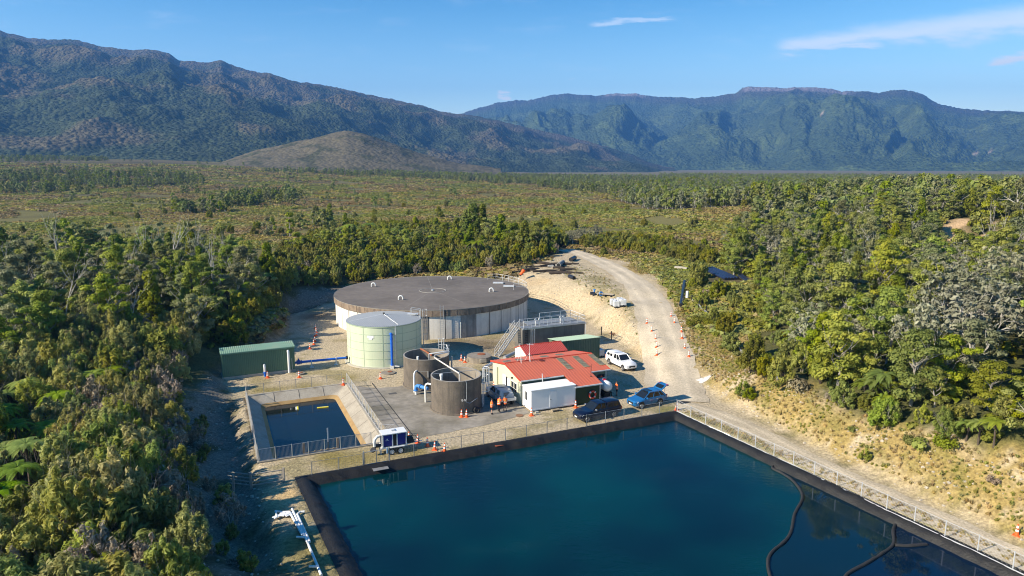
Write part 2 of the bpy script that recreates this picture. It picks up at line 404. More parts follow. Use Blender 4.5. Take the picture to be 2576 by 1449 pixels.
# the road up to the plateau
ROADC = [ground(*p) for p in ((1705, 1010, .0), (1695, 960, .35), (1683, 900, 1.2), (1668, 850, 2.0), (1652, 800, 2.9), (1628, 750, 3.7), (1596, 712, 4.3), (1550, 678, 4.9), (1495, 652, 5.3), (1455, 637, 5.5), (1425, 628, 5.6))]
# surface colour of the ground (what the ground itself is made of)
def lerp(a, b, t): return a * (1 - t[..., None]) + np.array(b) * t[..., None]
n1 = fbm(GX / 7, GY / 7, 4); n2 = fbm(GX / 1.7, GY / 1.7, 3); n3 = fbm(GX / 60, GY / 60, 4); n4 = fbm(GX / 240 + 5, GY / 240, 4)
D_ = np.hypot(GX, GY)
tone = np.zeros(GX.shape + (3,)); tone[:] = (0.105, 0.090, 0.040)                                    # soil and scrub floor
tone = lerp(tone, (0.150, 0.118, 0.055), sm(n3, -0.1, 0.25)); tone = lerp(tone, (0.095, 0.105, 0.032), sm(n4, 0.0, 0.3) * 0.7)
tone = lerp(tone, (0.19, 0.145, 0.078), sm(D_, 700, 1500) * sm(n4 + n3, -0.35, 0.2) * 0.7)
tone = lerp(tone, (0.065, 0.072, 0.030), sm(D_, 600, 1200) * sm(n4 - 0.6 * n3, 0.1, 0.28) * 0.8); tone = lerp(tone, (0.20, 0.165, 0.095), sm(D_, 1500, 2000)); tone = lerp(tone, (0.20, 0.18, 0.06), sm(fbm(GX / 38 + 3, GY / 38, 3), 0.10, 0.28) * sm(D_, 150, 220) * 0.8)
SITE = YARD
dY = dist_line(YARD, GX, GY, True); inY = inside(YARD, GX, GY); dYs = np.where(inY, -dY, dY)
GR = (0.50, 0.41, 0.275)
BANK = [on(*p)[:2] for p in ((1290, 700), (1335, 668), (1440, 628), (1500, 640), (1600, 660), (1660, 690), (1700, 740), (1745, 800), (1800, 860), (1850, 900), (1950, 950), (2080, 1015), (2280, 1085), (2480, 1150), (2620, 1190))] + \
       [(60, 30), (50, 15)] + [on(*p)[:2] for p in ((2467, 1337), (2117, 1167), (1842, 1026), (1700, 1000), (1560, 870), (1467, 798), (1335, 760))]
LEFTB = [on(*p)[:2] for p in ((445, 1010), (560, 930), (700, 830), (690, 760), (760, 725), (1000, 700), (1290, 690), (1340, 760), (835, 760), (735, 790), (700, 870), (575, 985), (598, 1015), (660, 1225), (720, 1449), (520, 1449), (470, 1234))]
inB = inside(BANK, GX, GY); inL = inside(LEFTB, GX, GY)
fB = sm(np.where(inB, -1, 1) * dist_line(BANK, GX, GY, True) + n2 * 2.0, 1.5, -1.5)
fL = sm(np.where(inL, -1, 1) * dist_line(LEFTB, GX, GY, True) + n2 * 2.0, 1.0, -1.5)
fY = sm(dYs + n2 * 1.0, 0.8, -0.8)
tone = lerp(tone, (0.235, 0.20, 0.155), fL); tone = lerp(tone, (0.11, 0.10, 0.05), fL * sm(n1, 0.0, 0.3))
tone = lerp(tone, (0.50, 0.405, 0.265), fB); tone = lerp(tone, (0.50, 0.36, 0.20), fB * sm(n1, 0.1, 0.35) * 0.5)
GRASSY = [on(*p)[:2] for p in ((1560, 690), (1640, 690), (1690, 745), (1705, 820), (1745, 890), (1790, 955), (1850, 1000), (1930, 1050), (2030, 1098), (2160, 1160), (2300, 1222), (2450, 1290), (2640, 1375), (2750, 1300), (2700, 1160), (2480, 1130), (2280, 1080), (2080, 1005), (1960, 930), (1880, 850), (1790, 770), (1745, 700), (1660, 660), (1600, 650))]
fG = sm(np.where(inside(GRASSY, GX, GY), -1, 1) * dist_line(GRASSY, GX, GY, True) + n1 * 4.0, 1.5, -1.5)
tone = lerp(tone, (0.35, 0.255, 0.092), fG * sm(n1 + 0.6 * n2, -0.55, -0.22)); tone = lerp(tone, (0.235, 0.20, 0.058), fG * sm(n2 + n1, 0.0, 0.28) * 0.8)
PAD = [on(*p)[:2] for p in ((1440, 660), (1520, 690), (1590, 760), (1640, 840), (1600, 850), (1540, 770), (1420, 695))]
tone = lerp(tone, (0.27, 0.235, 0.115), sm(np.where(inside(PAD, GX, GY), -1, 1) * dist_line(PAD, GX, GY, True) + n1 * 2, 1, -1) * sm(n2 + n1, -0.15, 0.25) * 0.8)
tone = lerp(tone, GR, fY)
tone = lerp(tone, (0.30, 0.25, 0.12), fY * sm(n1 + 0.4 * n2, 0.12, 0.32) * 0.75)
tone = lerp(tone, (0.52, 0.43, 0.28), fY * sm(-n1 + 0.3 * n2, 0.15, 0.4) * 0.5)
# mossy damp patches by the basin, behind the settling tanks and round the pond edge
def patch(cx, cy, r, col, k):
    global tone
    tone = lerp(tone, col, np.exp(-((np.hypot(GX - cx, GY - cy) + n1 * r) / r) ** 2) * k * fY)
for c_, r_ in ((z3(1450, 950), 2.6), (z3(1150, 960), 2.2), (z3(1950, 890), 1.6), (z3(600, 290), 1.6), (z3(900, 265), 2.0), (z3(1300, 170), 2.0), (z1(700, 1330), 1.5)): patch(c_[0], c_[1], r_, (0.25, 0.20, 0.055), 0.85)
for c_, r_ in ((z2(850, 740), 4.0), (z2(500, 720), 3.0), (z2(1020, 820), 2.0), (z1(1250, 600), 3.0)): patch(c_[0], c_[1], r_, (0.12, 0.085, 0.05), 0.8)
for c_, r_ in ((ll(1430, 1050), 1.8), (ll(1480, 1030), 1.6)): patch(c_[0], c_[1], r_, (0.60, 0.42, 0.20), 0.9)
for c_, r_ in ((ll(1450, 1330), 3.0), (ll(1560, 1300), 2.5), (ll(1620, 1430), 3)): patch(c_[0], c_[1], r_, (0.24, 0.20, 0.08), 0.8)
# verge of grass on the pond side of the access path
fV = sm(np.abs(dist_line([POND[1], POND[2]], GX, GY) - 1.3) + 0.6 * n2, 1.1, 0.3); tone = lerp(tone, (0.27, 0.25, 0.08), fV * fY * 0.9)
# clay slip on the wooded rise to the right
sa_, ss_ = slip_frame(GX, GY)
for s0, w, a0, a1 in ((0.0, 2.3, -9, 8), (7.5, 1.5, -3, 6)):
    tone = lerp(tone, (0.52, 0.36, 0.21), (1 - sm(np.abs(ss_ - s0 - 0.30 * sa_ + n2 * 1.8), w * .7, w * 1.2)) * sm(sa_, a0, a0 + 2) * (1 - sm(sa_, a1 - 2, a1)))
for c_ in (ground(660, 510, 6.2),):
    k = np.exp(-(((GX - c_[0]) / 9) ** 2 + ((GY - c_[1]) / 10) ** 2) ** 2); tone = lerp(tone, (0.45, 0.36, 0.24), k)
nx, ny = len(gx), len(gy); idx = np.arange(nx * ny).reshape(ny, nx)
F = np.stack([idx[:-1, :-1], idx[:-1, 1:], idx[1:, 1:], idx[1:, :-1]], -1).reshape(-1, 4)
def groundmat(key, bump=0.6, fscale=1.0, lo=0.58, amp=0.85):
    m = bpy.data.materials.new(key); m.use_nodes = True; q = N(m.node_tree)
    p = q.n('ShaderNodeBsdfPrincipled', i_Roughness=0.95); p.inputs['Specular IOR Level'].default_value = 0.15
    at = q.n('ShaderNodeAttribute', attribute_name='tone'); tcn = q.n('ShaderNodeTexCoord')
    a = q.n('ShaderNodeTexNoise', i_Scale=3.2 * fscale, i_Detail=9.0, i_Roughness=0.78); q.l(tcn.outputs['Object'], a.inputs['Vector'])
    b = q.n('ShaderNodeTexVoronoi', i_Scale=4.5 * fscale); q.l(tcn.outputs['Object'], b.inputs['Vector'])
    f = q.m('MULTIPLY', q.sstep(a.outputs[0], 0.30, 0.72), amp)
    k = q.m('ADD', lo, q.m('ADD', f, q.m('MULTIPLY', q.m('SUBTRACT', 0.4, b.outputs['Distance']), 0.25)))
    hv = q.n('ShaderNodeHueSaturation'); q.l(at.outputs['Color'], hv.inputs['Color']); q.l(k, hv.inputs['Value'])
    q.l(hv.outputs[0], p.inputs['Base Color'])
    bm_ = q.n('ShaderNodeBump', i_Strength=bump, i_Distance=0.25); q.l(q.m('ADD', a.outputs[0], q.m('MULTIPLY', b.outputs['Distance'], 0.3)), bm_.inputs['Height']); q.l(bm_.outputs[0], p.inputs['Normal'])
    q.l(p.outputs[0], q.n('ShaderNodeOutputMaterial').inputs[0])
    return m
gm = groundmat('ground_surface')
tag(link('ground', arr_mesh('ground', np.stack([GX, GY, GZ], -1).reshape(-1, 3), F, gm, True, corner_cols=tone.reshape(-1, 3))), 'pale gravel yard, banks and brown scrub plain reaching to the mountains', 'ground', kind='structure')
# road sheet
def ribbon(pts, w0, w1, name, m, lift, label, kind='structure', seg=70, nc=12, jit=0.5, seed=1, tonec=None):
    P = np.array(pts); t = np.r_[0, np.cumsum(np.linalg.norm(np.diff(P[:, :2], axis=0), axis=1))]; s = np.linspace(0, t[-1], seg)
    x = np.interp(s, t, P[:, 0]); y = np.interp(s, t, P[:, 1])
    for _ in range(6): x[1:-1] = (x[:-2] + 2 * x[1:-1] + x[2:]) / 4; y[1:-1] = (y[:-2] + 2 * y[1:-1] + y[2:]) / 4
    tx, ty = np.gradient(x), np.gradient(y); L = np.hypot(tx, ty); nxx, nyy = -ty / L, tx / L
    wd = np.linspace(w0, w1, seg) / 2; c = np.linspace(-1, 1, nc)
    jl = jit * fbm(s / 2.0 + seed * 31, s * 0 + seed, 3); jr = jit * fbm(s / 2.0 + seed * 77, s * 0 + 3.3 * seed, 3)
    off = c[None, :] * wd[:, None] + np.where(c[None, :] < 0, -jl[:, None] * np.abs(c[None, :]), jr[:, None] * np.abs(c[None, :]))
    X = x[:, None] + nxx[:, None] * off; Y = y[:, None] + nyy[:, None] * off; Z = height(X, Y) + lift * (1.15 - 0.5 * np.abs(c[None, :]) ** 6)
    k = np.arange(seg * nc).reshape(seg, nc); F = np.stack([k[:-1, :-1], k[1:, :-1], k[1:, 1:], k[:-1, 1:]], -1).reshape(-1, 4)
    T = np.zeros(X.shape + (3,)); T[:] = tonec; rut = np.exp(-((np.abs(c)[None, :] - 0.42) / 0.16) ** 2); nn = fbm(X / 3, Y / 3, 3)
    T = T * (0.86 + 0.22 * rut + 0.25 * nn)[..., None]
    return tag(link(name, arr_mesh(name, np.stack([X, Y, Z], -1).reshape(-1, 3), F, m, True, corner_cols=T.reshape(-1, 3))), label, name, kind=kind)
ribbon(ROADC, 7.2, 4.6, 'road', groundmat('road_gravel', 0.3, 1.4, 0.72, 0.5), 0.07, 'pale gravel road climbing from the yard to the plateau', tonec=(0.62, 0.525, 0.385))
PATHC = [z4(2150, 700)[:2], lr(60, 600)[:2], lr(300, 690)[:2], lr(560, 830)[:2], lr(800, 950)[:2], lr(1050, 1060)[:2], lr(1300, 1170)[:2], lr(1600, 1320)[:2], (45, 24)]
ribbon(PATHC, 3.2, 2.9, 'path', groundmat('path_gravel', 0.3, 1.4, 0.7, 0.55), 0.035, 'pale gravel path running along the right side of the big pond', tonec=(0.58, 0.49, 0.355), jit=0.5, seed=4)
# dark paved yard round the settling tanks
PAVE = [bl(12.6, 0.6), bl(12.6, 19.2), (-17.0, 82.6), (-14.2, 83.2), (-10, 87), (-6, 88), (-2.6, 84.9), (1.0, 76.6), (1.1, 75.9), (2.1, 73.9), z4(640, 800)[:2], z4(300, 890)[:2], z4(0, 945)[:2], z3(2330, 690)[:2], z3(2080, 735)[:2], z3(1935, 760)[:2]]
pv = mat('yard_paving', (0.33, 0.297, 0.248), 0.92, var=0.95, scale=0.15, dirt=(0.082, 0.074, 0.040), fine=0.6, bump=0.15)
bm = bmesh.new(); vs = [bm.verts.new((x, y, 0.022)) for x, y in PAVE]; bm.faces.new(vs); me = bpy.data.meshes.new('pavement'); bm.to_mesh(me); bm.free(); me.materials.append(pv)
tag(link('pavement', me), 'dark worn paved apron around the two round concrete settling tanks', 'pavement', kind='structure')
mb = MB()
for k in range(12): mb.box((*bl(13.7, 1.2 + k * 1.6), 0.028), (1.9, 0.05, 0.012), BA)
mb.box((*bl(14.7, 10.2), 0.03), (0.09, 19, 0.014), BA)
tag(mb.build('paving_joint', mat('dark_joint', (0.03, 0.03, 0.028), 0.9)), 'dark joints between the concrete slabs beside the small basin', 'pavement joints', kind='structure')

# ================================================================ BIG POND
WZ = -0.45
def lerp2(a, b, t): return (a[0] + (b[0] - a[0]) * t, a[1] + (b[1] - a[1]) * t)
def inset(poly, ds):
    """edge i moved inwards by ds[i]; polygon given clockwise from above"""
    n = len(poly); L = []
    for i in range(n):
        a = np.array(poly[i], float); b = np.array(poly[(i + 1) % n], float); d = (b - a) / np.linalg.norm(b - a); nn = np.array((d[1], -d[0])); L.append((a + nn * ds[i], d))
    out = []
    for i in range(n):
        (p, d), (q, e) = L[i - 1], L[i]; A = np.array([[d[0], -e[0]], [d[1], -e[1]]]); t = np.linalg.solve(A, q - p); out.append(tuple(p + d * t[0]))
    return out
WATER = inset(POND, (1.05, 0.9, 0.95, 1.15))
def liner_mesh():
    rings = [(-0.35, 0.02), (0.0, 0.10), (0.12, 0.16), (0.35, 0.08), (0.6, -0.02), (0.8, -0.22), (1.0, WZ), (1.9, -1.5)]
    V, F = [], []; cnt = []; per = []
    for e in range(4):
        a0, a1 = POND[e], POND[(e + 1) % 4]; b0, b1 = WATER[e], WATER[(e + 1) % 4]; n = int(math.hypot(a1[0] - a0[0], a1[1] - a0[1]) / 0.28)
        for i in range(n): per.append((lerp2(a0, a1, i / n), lerp2(b0, b1, i / n), e * 100 + i * 0.28))
    m = len(per)
    for o, w, s in per:
        for t, z in rings:
            p = lerp2(o, w, t); k = max(0, min(1, (t + 0.1) * 1.5))
            wr = 0.16 * fbm(np.array([s / 1.1 + t * 0.5]), np.array([t * 0.8]), 3)[0] + 0.22 * max(0, float(fbm(np.array([s / 0.45 - t * 1.2]), np.array([3.0]), 2)[0])) ** 1.0
            sag = 0.25 * float(noise2(np.array([s / 4.0]), np.array([t * 2 + 9]))[0]) * (t > 0.3) * 0.5
            V.append((p[0] + sag * 0.3, p[1] + sag * 0.3, z + wr * k * (1 if t < 1.5 else 0.2)))
    r = len(rings)
    for i in range(m):
        for j in range(r - 1): F.append((i * r + j, ((i + 1) % m) * r + j, ((i + 1) % m) * r + j + 1, i * r + j + 1))
    return V, F
V, F_ = liner_mesh()
lm = mat('black_liner', (0.010, 0.010, 0.0105), 0.6, var=0.6, scale=1.2, dirt=(0.026, 0.024, 0.021), bump=0.5, fine=0.3, spec=0.35)
ln = tag(link('pond_liner', arr_mesh('pond_liner', V, F_, lm, True)), 'wrinkled black plastic liner round the edge of the big pond', 'pond liner')
def watermat(key, deep, mid, rip=0.12, scale=1.1, rough=0.05):
    m = bpy.data.materials.new(key); m.use_nodes = True; q = N(m.node_tree)
    p = q.n('ShaderNodeBsdfPrincipled', i_Roughness=rough, i_IOR=1.33); tcn = q.n('ShaderNodeTexCoord')
    a = q.n('ShaderNodeTexNoise', i_Scale=0.05, i_Detail=3.0); q.l(tcn.outputs['Object'], a.inputs['Vector'])
    q.l(q.mixc(q.sstep(a.outputs[0], 0.35, 0.65), deep, mid), p.inputs['Base Color'])
    mp = q.n('ShaderNodeMapping'); mp.inputs['Rotation'].default_value = (0, 0, 0.5); mp.inputs['Scale'].default_value = (1.0, 2.2, 1); q.l(tcn.outputs['Object'], mp.inputs[0])
    b = q.n('ShaderNodeTexNoise', i_Scale=scale, i_Detail=4.0, i_Roughness=0.6); q.l(mp.outputs[0], b.inputs['Vector'])
    c = q.n('ShaderNodeTexNoise', i_Scale=0.12, i_Detail=2.0); q.l(tcn.outputs['Object'], c.inputs['Vector'])
    bp = q.n('ShaderNodeBump', i_Distance=0.05); q.l(b.outputs[0], bp.inputs['Height']); q.l(q.m('MULTIPLY', q.sstep(c.outputs[0], 0.40, 0.62), rip), bp.inputs['Strength'])
    q.l(q.m('ADD', rough * 0.5, q.m('MULTIPLY', q.sstep(c.outputs[0], 0.35, 0.68), rough * 2.2)), p.inputs['Roughness'])
    q.l(bp.outputs[0], p.inputs['Normal']); q.l(p.outputs[0], q.n('ShaderNodeOutputMaterial').inputs[0]); return m
CURT_A = [lr(*p, WZ)[:2] for p in ((430, 905), (500, 932), (560, 975), (600, 1030), (605, 1065), (580, 1105), (560, 1140), (553, 1190), (545, 1235), (510, 1285), (460, 1315), (430, 1350), (425, 1400), (440, 1460))] + [(15.5, 20.5)]
CURT_B = [lr(*p, WZ)[:2] for p in ((1062, 1196), (1055, 1235), (1068, 1290), (1040, 1315), (1000, 1340), (930, 1385), (860, 1420), (800, 1455))] + [(20.5, 21.0)]
CURT_C = [lr(*p, WZ)[:2] for p in ((1068, 1296), (1120, 1305), (1180, 1297), (1228, 1292))]
def flat(name, poly, z, m, label):
    bm = bmesh.new(); bm.faces.new([bm.verts.new((x, y, z)) for x, y in poly]); bmesh.ops.recalc_face_normals(bm, faces=bm.faces)
    if bm.faces[:][0].normal.z < 0: bmesh.ops.reverse_faces(bm, faces=bm.faces)
    bmesh.ops.triangulate(bm, faces=bm.faces); me = bpy.data.meshes.new(name); bm.to_mesh(me); bm.free(); me.materials.append(m)
    return tag(link(name, me), label, 'water', kind='structure')
def onedge(p, e):
    a, b = np.array(WATER[e]), np.array(WATER[(e + 1) % 4]); t = np.dot(np.array(p) - a, b - a) / np.dot(b - a, b - a); return tuple(a + (b - a) * t)
eA, eB, eA2, eB2 = onedge(CURT_A[0], 1), onedge(CURT_B[0], 1), onedge(CURT_A[-1], 2), onedge(CURT_B[-1], 2)
CURT_A[-1], CURT_B[-1] = eA2, eB2
flat('water', [WATER[0], WATER[1], eA] + CURT_A + [WATER[3]], WZ, watermat('pond_water', (0.001, 0.013, 0.022), (0.0006, 0.037, 0.042), 0.7), 'deep teal blue water filling the main part of the big pond')
flat('water', [eA, eB] + CURT_B + CURT_A[::-1], WZ, watermat('pond_water_middle', (0.004, 0.012, 0.016), (0.002, 0.018, 0.032), 0.08), 'darker brown blue water between the two floating curtains')
flat('water', [eB, WATER[2]] + CURT_B[::-1], WZ, watermat('pond_water_corner', (0.002, 0.011, 0.030), (0.002, 0.013, 0.034), 0.05), 'navy water in the nearest right corner of the pond')
cm = mat('curtain_fabric', (0.022, 0.021, 0.021), 0.7, var=0.4, scale=3, dirt=(0.05, 0.047, 0.042), bump=0.3)
def curtain(pts, label, r=0.115):
    P = np.array(pts); t = np.r_[0, np.cumsum(np.linalg.norm(np.diff(P, axis=0), axis=1))]; s = np.arange(0, t[-1], 0.35)
    x, y = np.interp(s, t, P[:, 0]), np.interp(s, t, P[:, 1])
    for _ in range(5): x[1:-1] = (x[:-2] + 2 * x[1:-1] + x[2:]) / 4; y[1:-1] = (y[:-2] + 2 * y[1:-1] + y[2:]) / 4
    nn = fbm(s / 0.8, s * 0, 3) * 0.05
    o = MB().tube([(a, b, WZ + 0.05 + c) for a, b, c in zip(x, y, nn)], [r * (1 + c * 5) for c in nn], 8).build('floating_curtain', cm, None, True)
    return tag(o, label, 'floating curtain', 'black curtains floating in the big pond')
curtain([lerp2(eA, CURT_A[0], -0.5)] + CURT_A[:], 'long black curtain snaking across the pond beside the teal water')
curtain([lerp2(eB, POND[1], 0.0)] + CURT_B, 'black curtain nearest the lower right corner of the pond')
curtain(CURT_C, 'short black curtain linking the liner to the curtain near the corner', 0.13)
tag(MB().box((*z3(1615, 1050, -0.05)[:2], -0.02), (1.4, 0.75, 0.03), U24).build('liner_patch', mat('grey_patch', (0.22, 0.22, 0.22), 0.7, var=0.5)), 'pale grey patch lying on the black pond liner', 'patch')
tag(MB().box((*z4(440, 1087, -0.05)[:2], 0.02), (0.8, 0.45, 0.04), U24).build('liner_patch', mat('rust_plate', (0.28, 0.07, 0.03), 0.8, var=0.5)), 'rust red plate lying on the black pond liner', 'patch')

# ================================================================ SMALL CONCRETE BASIN
bt = thing('concrete_basin', 'small sloping sided concrete settling basin full of dark brown water', 'basin', (*B_NL, 0), BA)
conc = mat('basin_concrete', (0.40, 0.36, 0.29), 0.9, var=0.45, scale=0.7, streak=0.0, dirt=(0.17, 0.14, 0.10), bump=0.2, fine=0.3)
orange = mat('basin_waterline', (0.36, 0.24, 0.10), 0.85, var=0.5, scale=1.0, dirt=(0.22, 0.11, 0.03), bump=0.2)
def rng(i, z, r=0.0, n=5):
    x0, x1, y0, y1 = i, 11.5 - i, i, 20.4 - i; pts = []
    for cx, cy, a in ((x0 + r, y0 + r, math.pi), (x1 - r, y0 + r, 1.5 * math.pi), (x1 - r, y1 - r, 0), (x0 + r, y1 - r, .5 * math.pi)):
        for k in range(n): t = a + k / (n - 1) * math.pi / 2; pts.append((cx + r * math.cos(t), cy + r * math.sin(t), z))
    return pts
MB().loft([rng(-0.30, -0.3), rng(-0.30, 0.12), rng(-0.02, 0.12), rng(0.0, 0.05), rng(1.25, -0.72, 0.8)], caps=False).build('wall', conc, bt)
MB().loft([rng(1.25, -0.72, 0.8), rng(2.6, -1.6, 1.2)], caps=False).build('waterline_band', orange, bt)
wb = MB().add(rng(1.66, -1.0, 0.9), [tuple(range(20))]).build('basin_water', watermat('basin_water', (0.005, 0.014, 0.018), (0.012, 0.010, 0.007), 0.02, 1.5), bt)
jm = mat('dark_joint', (0.03, 0.03, 0.028))
for k in range(1, 6): y = k * 3.4; MB().quad((11.48, y, 0.062), (11.48, y + 0.05, 0.062), (10.25, y + 0.05, -0.708), (10.25, y, -0.708)).build('slab_joint', jm, bt)
for k in range(1, 4): x = k * 2.9; MB().quad((x, 20.38, 0.062), (x + 0.05, 20.38, 0.062), (x + 0.05, 19.15, -0.708), (x, 19.15, -0.708)).build('slab_joint', jm, bt)
for (px, py), rz, ln_, lab in (((818, 470), 1.9, 1.0, 'yellow and white float lying on the basin water nearer the far left corner'), ((1057, 461), 0.3, 1.3, 'thin yellow float lying on the basin water near its far side')):
    p = z3(px, py, -1.0); t = thing('float', lab, 'float', (p[0], p[1], -0.97), rz, 'floats in the basin')
    MB().tube([(-ln_ / 2, 0, 0), (ln_ / 2, 0, 0)], 0.10, 8).build('tube', mat('yellow_plastic', (0.75, 0.62, 0.05), 0.5), t, True)
    MB().tube([(-ln_ / 2, 0.17, 0), (ln_ / 2, 0.17, 0)], 0.05 if ln_ > 1.1 else 0.09, 8).build('rim', mat('white_plastic', (0.75, 0.75, 0.72), 0.5), t, True)
p = z3(1109, 790, -1.0); t = thing('depth_gauge', 'white depth gauge post standing in the basin water', 'gauge', (p[0], p[1], -1.6), BA)
MB().box((0, 0, 1.0), (0.12, 0.05, 2.2)).build('board', mat('white_plastic', (0.75, 0.75, 0.72)), t); MB().box((0.0, 0.07, 0.75), (0.08, 0.08, 1.6)).build('post', mat('grey_timber', (0.25, 0.21, 0.16)), t)
p = z3(1040, 850, -0.6); t = thing('timber_weir', 'timber weir with two upright posts at the near end of the basin', 'weir', (p[0], p[1], -1.2), BA)
tm = mat('weir_timber', (0.30, 0.24, 0.16), 0.85, var=0.5, scale=2)
for x in (-1.65, 1.65): MB().box((x, 0, 0.65), (0.2, 0.16, 1.5)).build('post', tm, t)
MB().box((0, -0.05, 0.32), (3.3, 0.14, 0.14)).box((0, 0.05, 0.18), (3.3, 0.3, 0.1)).build('beam', tm, t)
for k in range(5): MB().box((-1.2 + k * 0.6, -0.16, 0.45), (0.14, 0.12, 0.16)).build('block', tm, t)

# ================================================================ HAZE: thin even air over the whole scene, sky outside
hz = MB().bx(-7200, 9200, -300, 11200, -8, 1250).mesh('haze')
hm = bpy.data.materials.new('haze_air'); hm.use_nodes = True; q = N(hm.node_tree)
pvn = q.n('ShaderNodeVolumePrincipled'); pvn.inputs['Color'].default_value = (0.14, 0.41, 1.0, 1); pvn.inputs['Density'].default_value = 1.08e-4; pvn.inputs['Anisotropy'].default_value = 0.1
q.l(pvn.outputs[0], q.n('ShaderNodeOutputMaterial').inputs['Volume']); hz.materials.append(hm)
tag(link('haze', hz), 'thin blue haze lying over the whole valley', 'haze', kind='stuff')

# ================================================================ MOUNTAINS
def mtnmat(key, sc, bump, lo=0.5, amp=0.65):
    m = bpy.data.materials.new(key); m.use_nodes = True; q = N(m.node_tree)
    p = q.n('ShaderNodeBsdfPrincipled', i_Roughness=0.95); p.inputs['Specular IOR Level'].default_value = 0.1
    at = q.n('ShaderNodeAttribute', attribute_name='tone'); tcn = q.n('ShaderNodeTexCoord')
    v = q.n('ShaderNodeTexVoronoi', i_Scale=sc, i_Randomness=1.0); q.l(tcn.outputs['Object'], v.inputs['Vector'])
    a = q.n('ShaderNodeTexNoise', i_Scale=sc * 0.6, i_Detail=6.0, i_Roughness=0.7); q.l(tcn.outputs['Object'], a.inputs['Vector'])
    hv = q.n('ShaderNodeHueSaturation'); q.l(at.outputs['Color'], hv.inputs['Color'])
    q.l(q.m('ADD', lo, q.m('ADD', q.m('MULTIPLY', q.sstep(a.outputs[0], 0.3, 0.7), amp), q.m('MULTIPLY', v.outputs['Color'], 0.3))), hv.inputs['Value']); q.l(hv.outputs[0], p.inputs['Base Color'])
    b = q.n('ShaderNodeBump', i_Strength=bump, i_Distance=14.0); q.l(q.m('SUBTRACT', a.outputs[0], q.m('MULTIPLY', v.outputs['Distance'], 1.0)), b.inputs['Height']); q.l(b.outputs[0], p.inputs['Normal'])
    q.l(p.outputs[0], q.n('ShaderNodeOutputMaterial').inputs[0]); return m
def skyline(prof):
    P = [wray(*p) for p in prof]; return np.array([math.atan(a) for a, b in P]), np.array([b / math.hypot(1, a) for a, b in P])
def massif(name, label, prof, az0, az1, nA, nV, base, ridge, amp, wav, colour, m, shape=1.1, back=0.35, treeh=6.0, bz=None, seedx=0.0, zlow=-6.0, spur=0.0):
    AZ, EL = skyline(prof); az = np.linspace(az0, az1, nA); v = np.r_[np.linspace(0, 1, nV), 1 + np.linspace(0.03, back, 10)]
    A, Vv = np.meshgrid(az, v); Db = base(A); Dr = ridge(A); E = np.interp(A, AZ, EL) + 0.0016 * fbm(A * 70 + seedx, A * 0 + 2.2, 4)
    Dd = Db + (Dr - Db) * Vv; X, Y = Dd * np.sin(A), Dd * np.cos(A)
    zr = CAM_H + Dr * E; zb = plain(Db * np.sin(A), Db * np.cos(A)) + zlow
    s = np.clip(Vv, 0, 1) ** shape
    wx = fbm(X / wav * 0.7 + 9, Y / wav * 0.7, 3) * spur; Am = A * np.mean(Dr) / wav + wx
    rg = (0.74 * fbm(Am + seedx + 0.55 * Vv, Vv * 0.75 + wx, 5, True, 0.48) + 0.26 * fbm(X / wav * 1.7 + seedx, Y / wav * 1.5, 4, True, 0.5)) if spur else fbm(X / wav + seedx, Y / (wav * 1.3), 5, True, 0.5)          # spurs and gullies
    lo = fbm(X / (wav * 2.7) + 3 + seedx, Y / (wav * 2.7), 3)
    env = (np.clip(4 * s * (1 - s), 0, 1) ** 0.6 if not spur else np.clip(s * 3.2, 0, 1) ** 0.8 * np.clip((1 - s) * 1.6, 0, 1)) * sm(zr - zb, 20, 200)
    Z = zb + (zr - zb) * s + (rg - 0.35) * amp * env + lo * amp * 1.1 * env
    cap = CAM_H + Dd * E - (1 - np.clip(Vv, 0, 1)) * 45 - 2; Z = np.where(Vv < 1, np.minimum(Z, np.maximum(cap, zb)), Z)
    Z = np.where(Vv > 1, zr - (Vv - 1) / back * (zr - zb) * 0.8, Z)
    t = fbm(X / 22, Y / 22, 3, True)
    Z = Z + treeh * t * sm(Vv, 0.0, 0.03)
    Z = np.where(Vv > 1, np.minimum(Z, zr - (Vv - 1) * 40), Z)
    T = colour(X, Y, Z, A, Vv, rg, lo, (Z - zb) / np.maximum(zr - zb, 1))
    k = np.arange(A.size).reshape(A.shape); F = np.stack([k[:-1, :-1], k[:-1, 1:], k[1:, 1:], k[1:, :-1]], -1).reshape(-1, 4)
    return tag(link(name, arr_mesh(name, np.stack([X, Y, Z], -1).reshape(-1, 3), F, m, True, corner_cols=T.reshape(-1, 3))), label, name, kind='structure')
LEFT = [(-700, -160), (-300, 0), (0, 78), (60, 95), (130, 100), (160, 99), (200, 103), (250, 118), (330, 127), (370, 125), (400, 129), (430, 137), (450, 154), (520, 158), (556, 152), (580, 163), (620, 177), (680, 186), (740, 205), (800, 213), (870, 226), (930, 239),
        (1000, 254), (1060, 266), (1110, 282), (1150, 287), (1200, 293), (1250, 303), (1350, 327), (1450, 349), (1550, 377), (1600, 394), (1640, 412), (1680, 422)]
FAR = [(900, 330), (1050, 310), (1150, 290), (1200, 274), (1260, 258), (1300, 254), (1330, 254), (1345, 250), (1390, 240), (1430, 237), (1470, 240), (1500, 243), (1530, 238), (1552, 236), (1575, 238), (1600, 235), (1612, 241), (1650, 244), (1700, 246), (1750, 248), (1800, 244), (1840, 238), (1858, 232),
       (1868, 222), (1880, 219), (1930, 221), (1980, 223), (2000, 222), (2070, 223), (2100, 227), (2120, 233), (2150, 231), (2180, 231), (2210, 235), (2240, 230), (2270, 228), (2300, 231), (2330, 245), (2360, 262), (2400, 271), (2440, 277), (2480, 281), (2576, 282), (2800, 270), (3200, 300)]
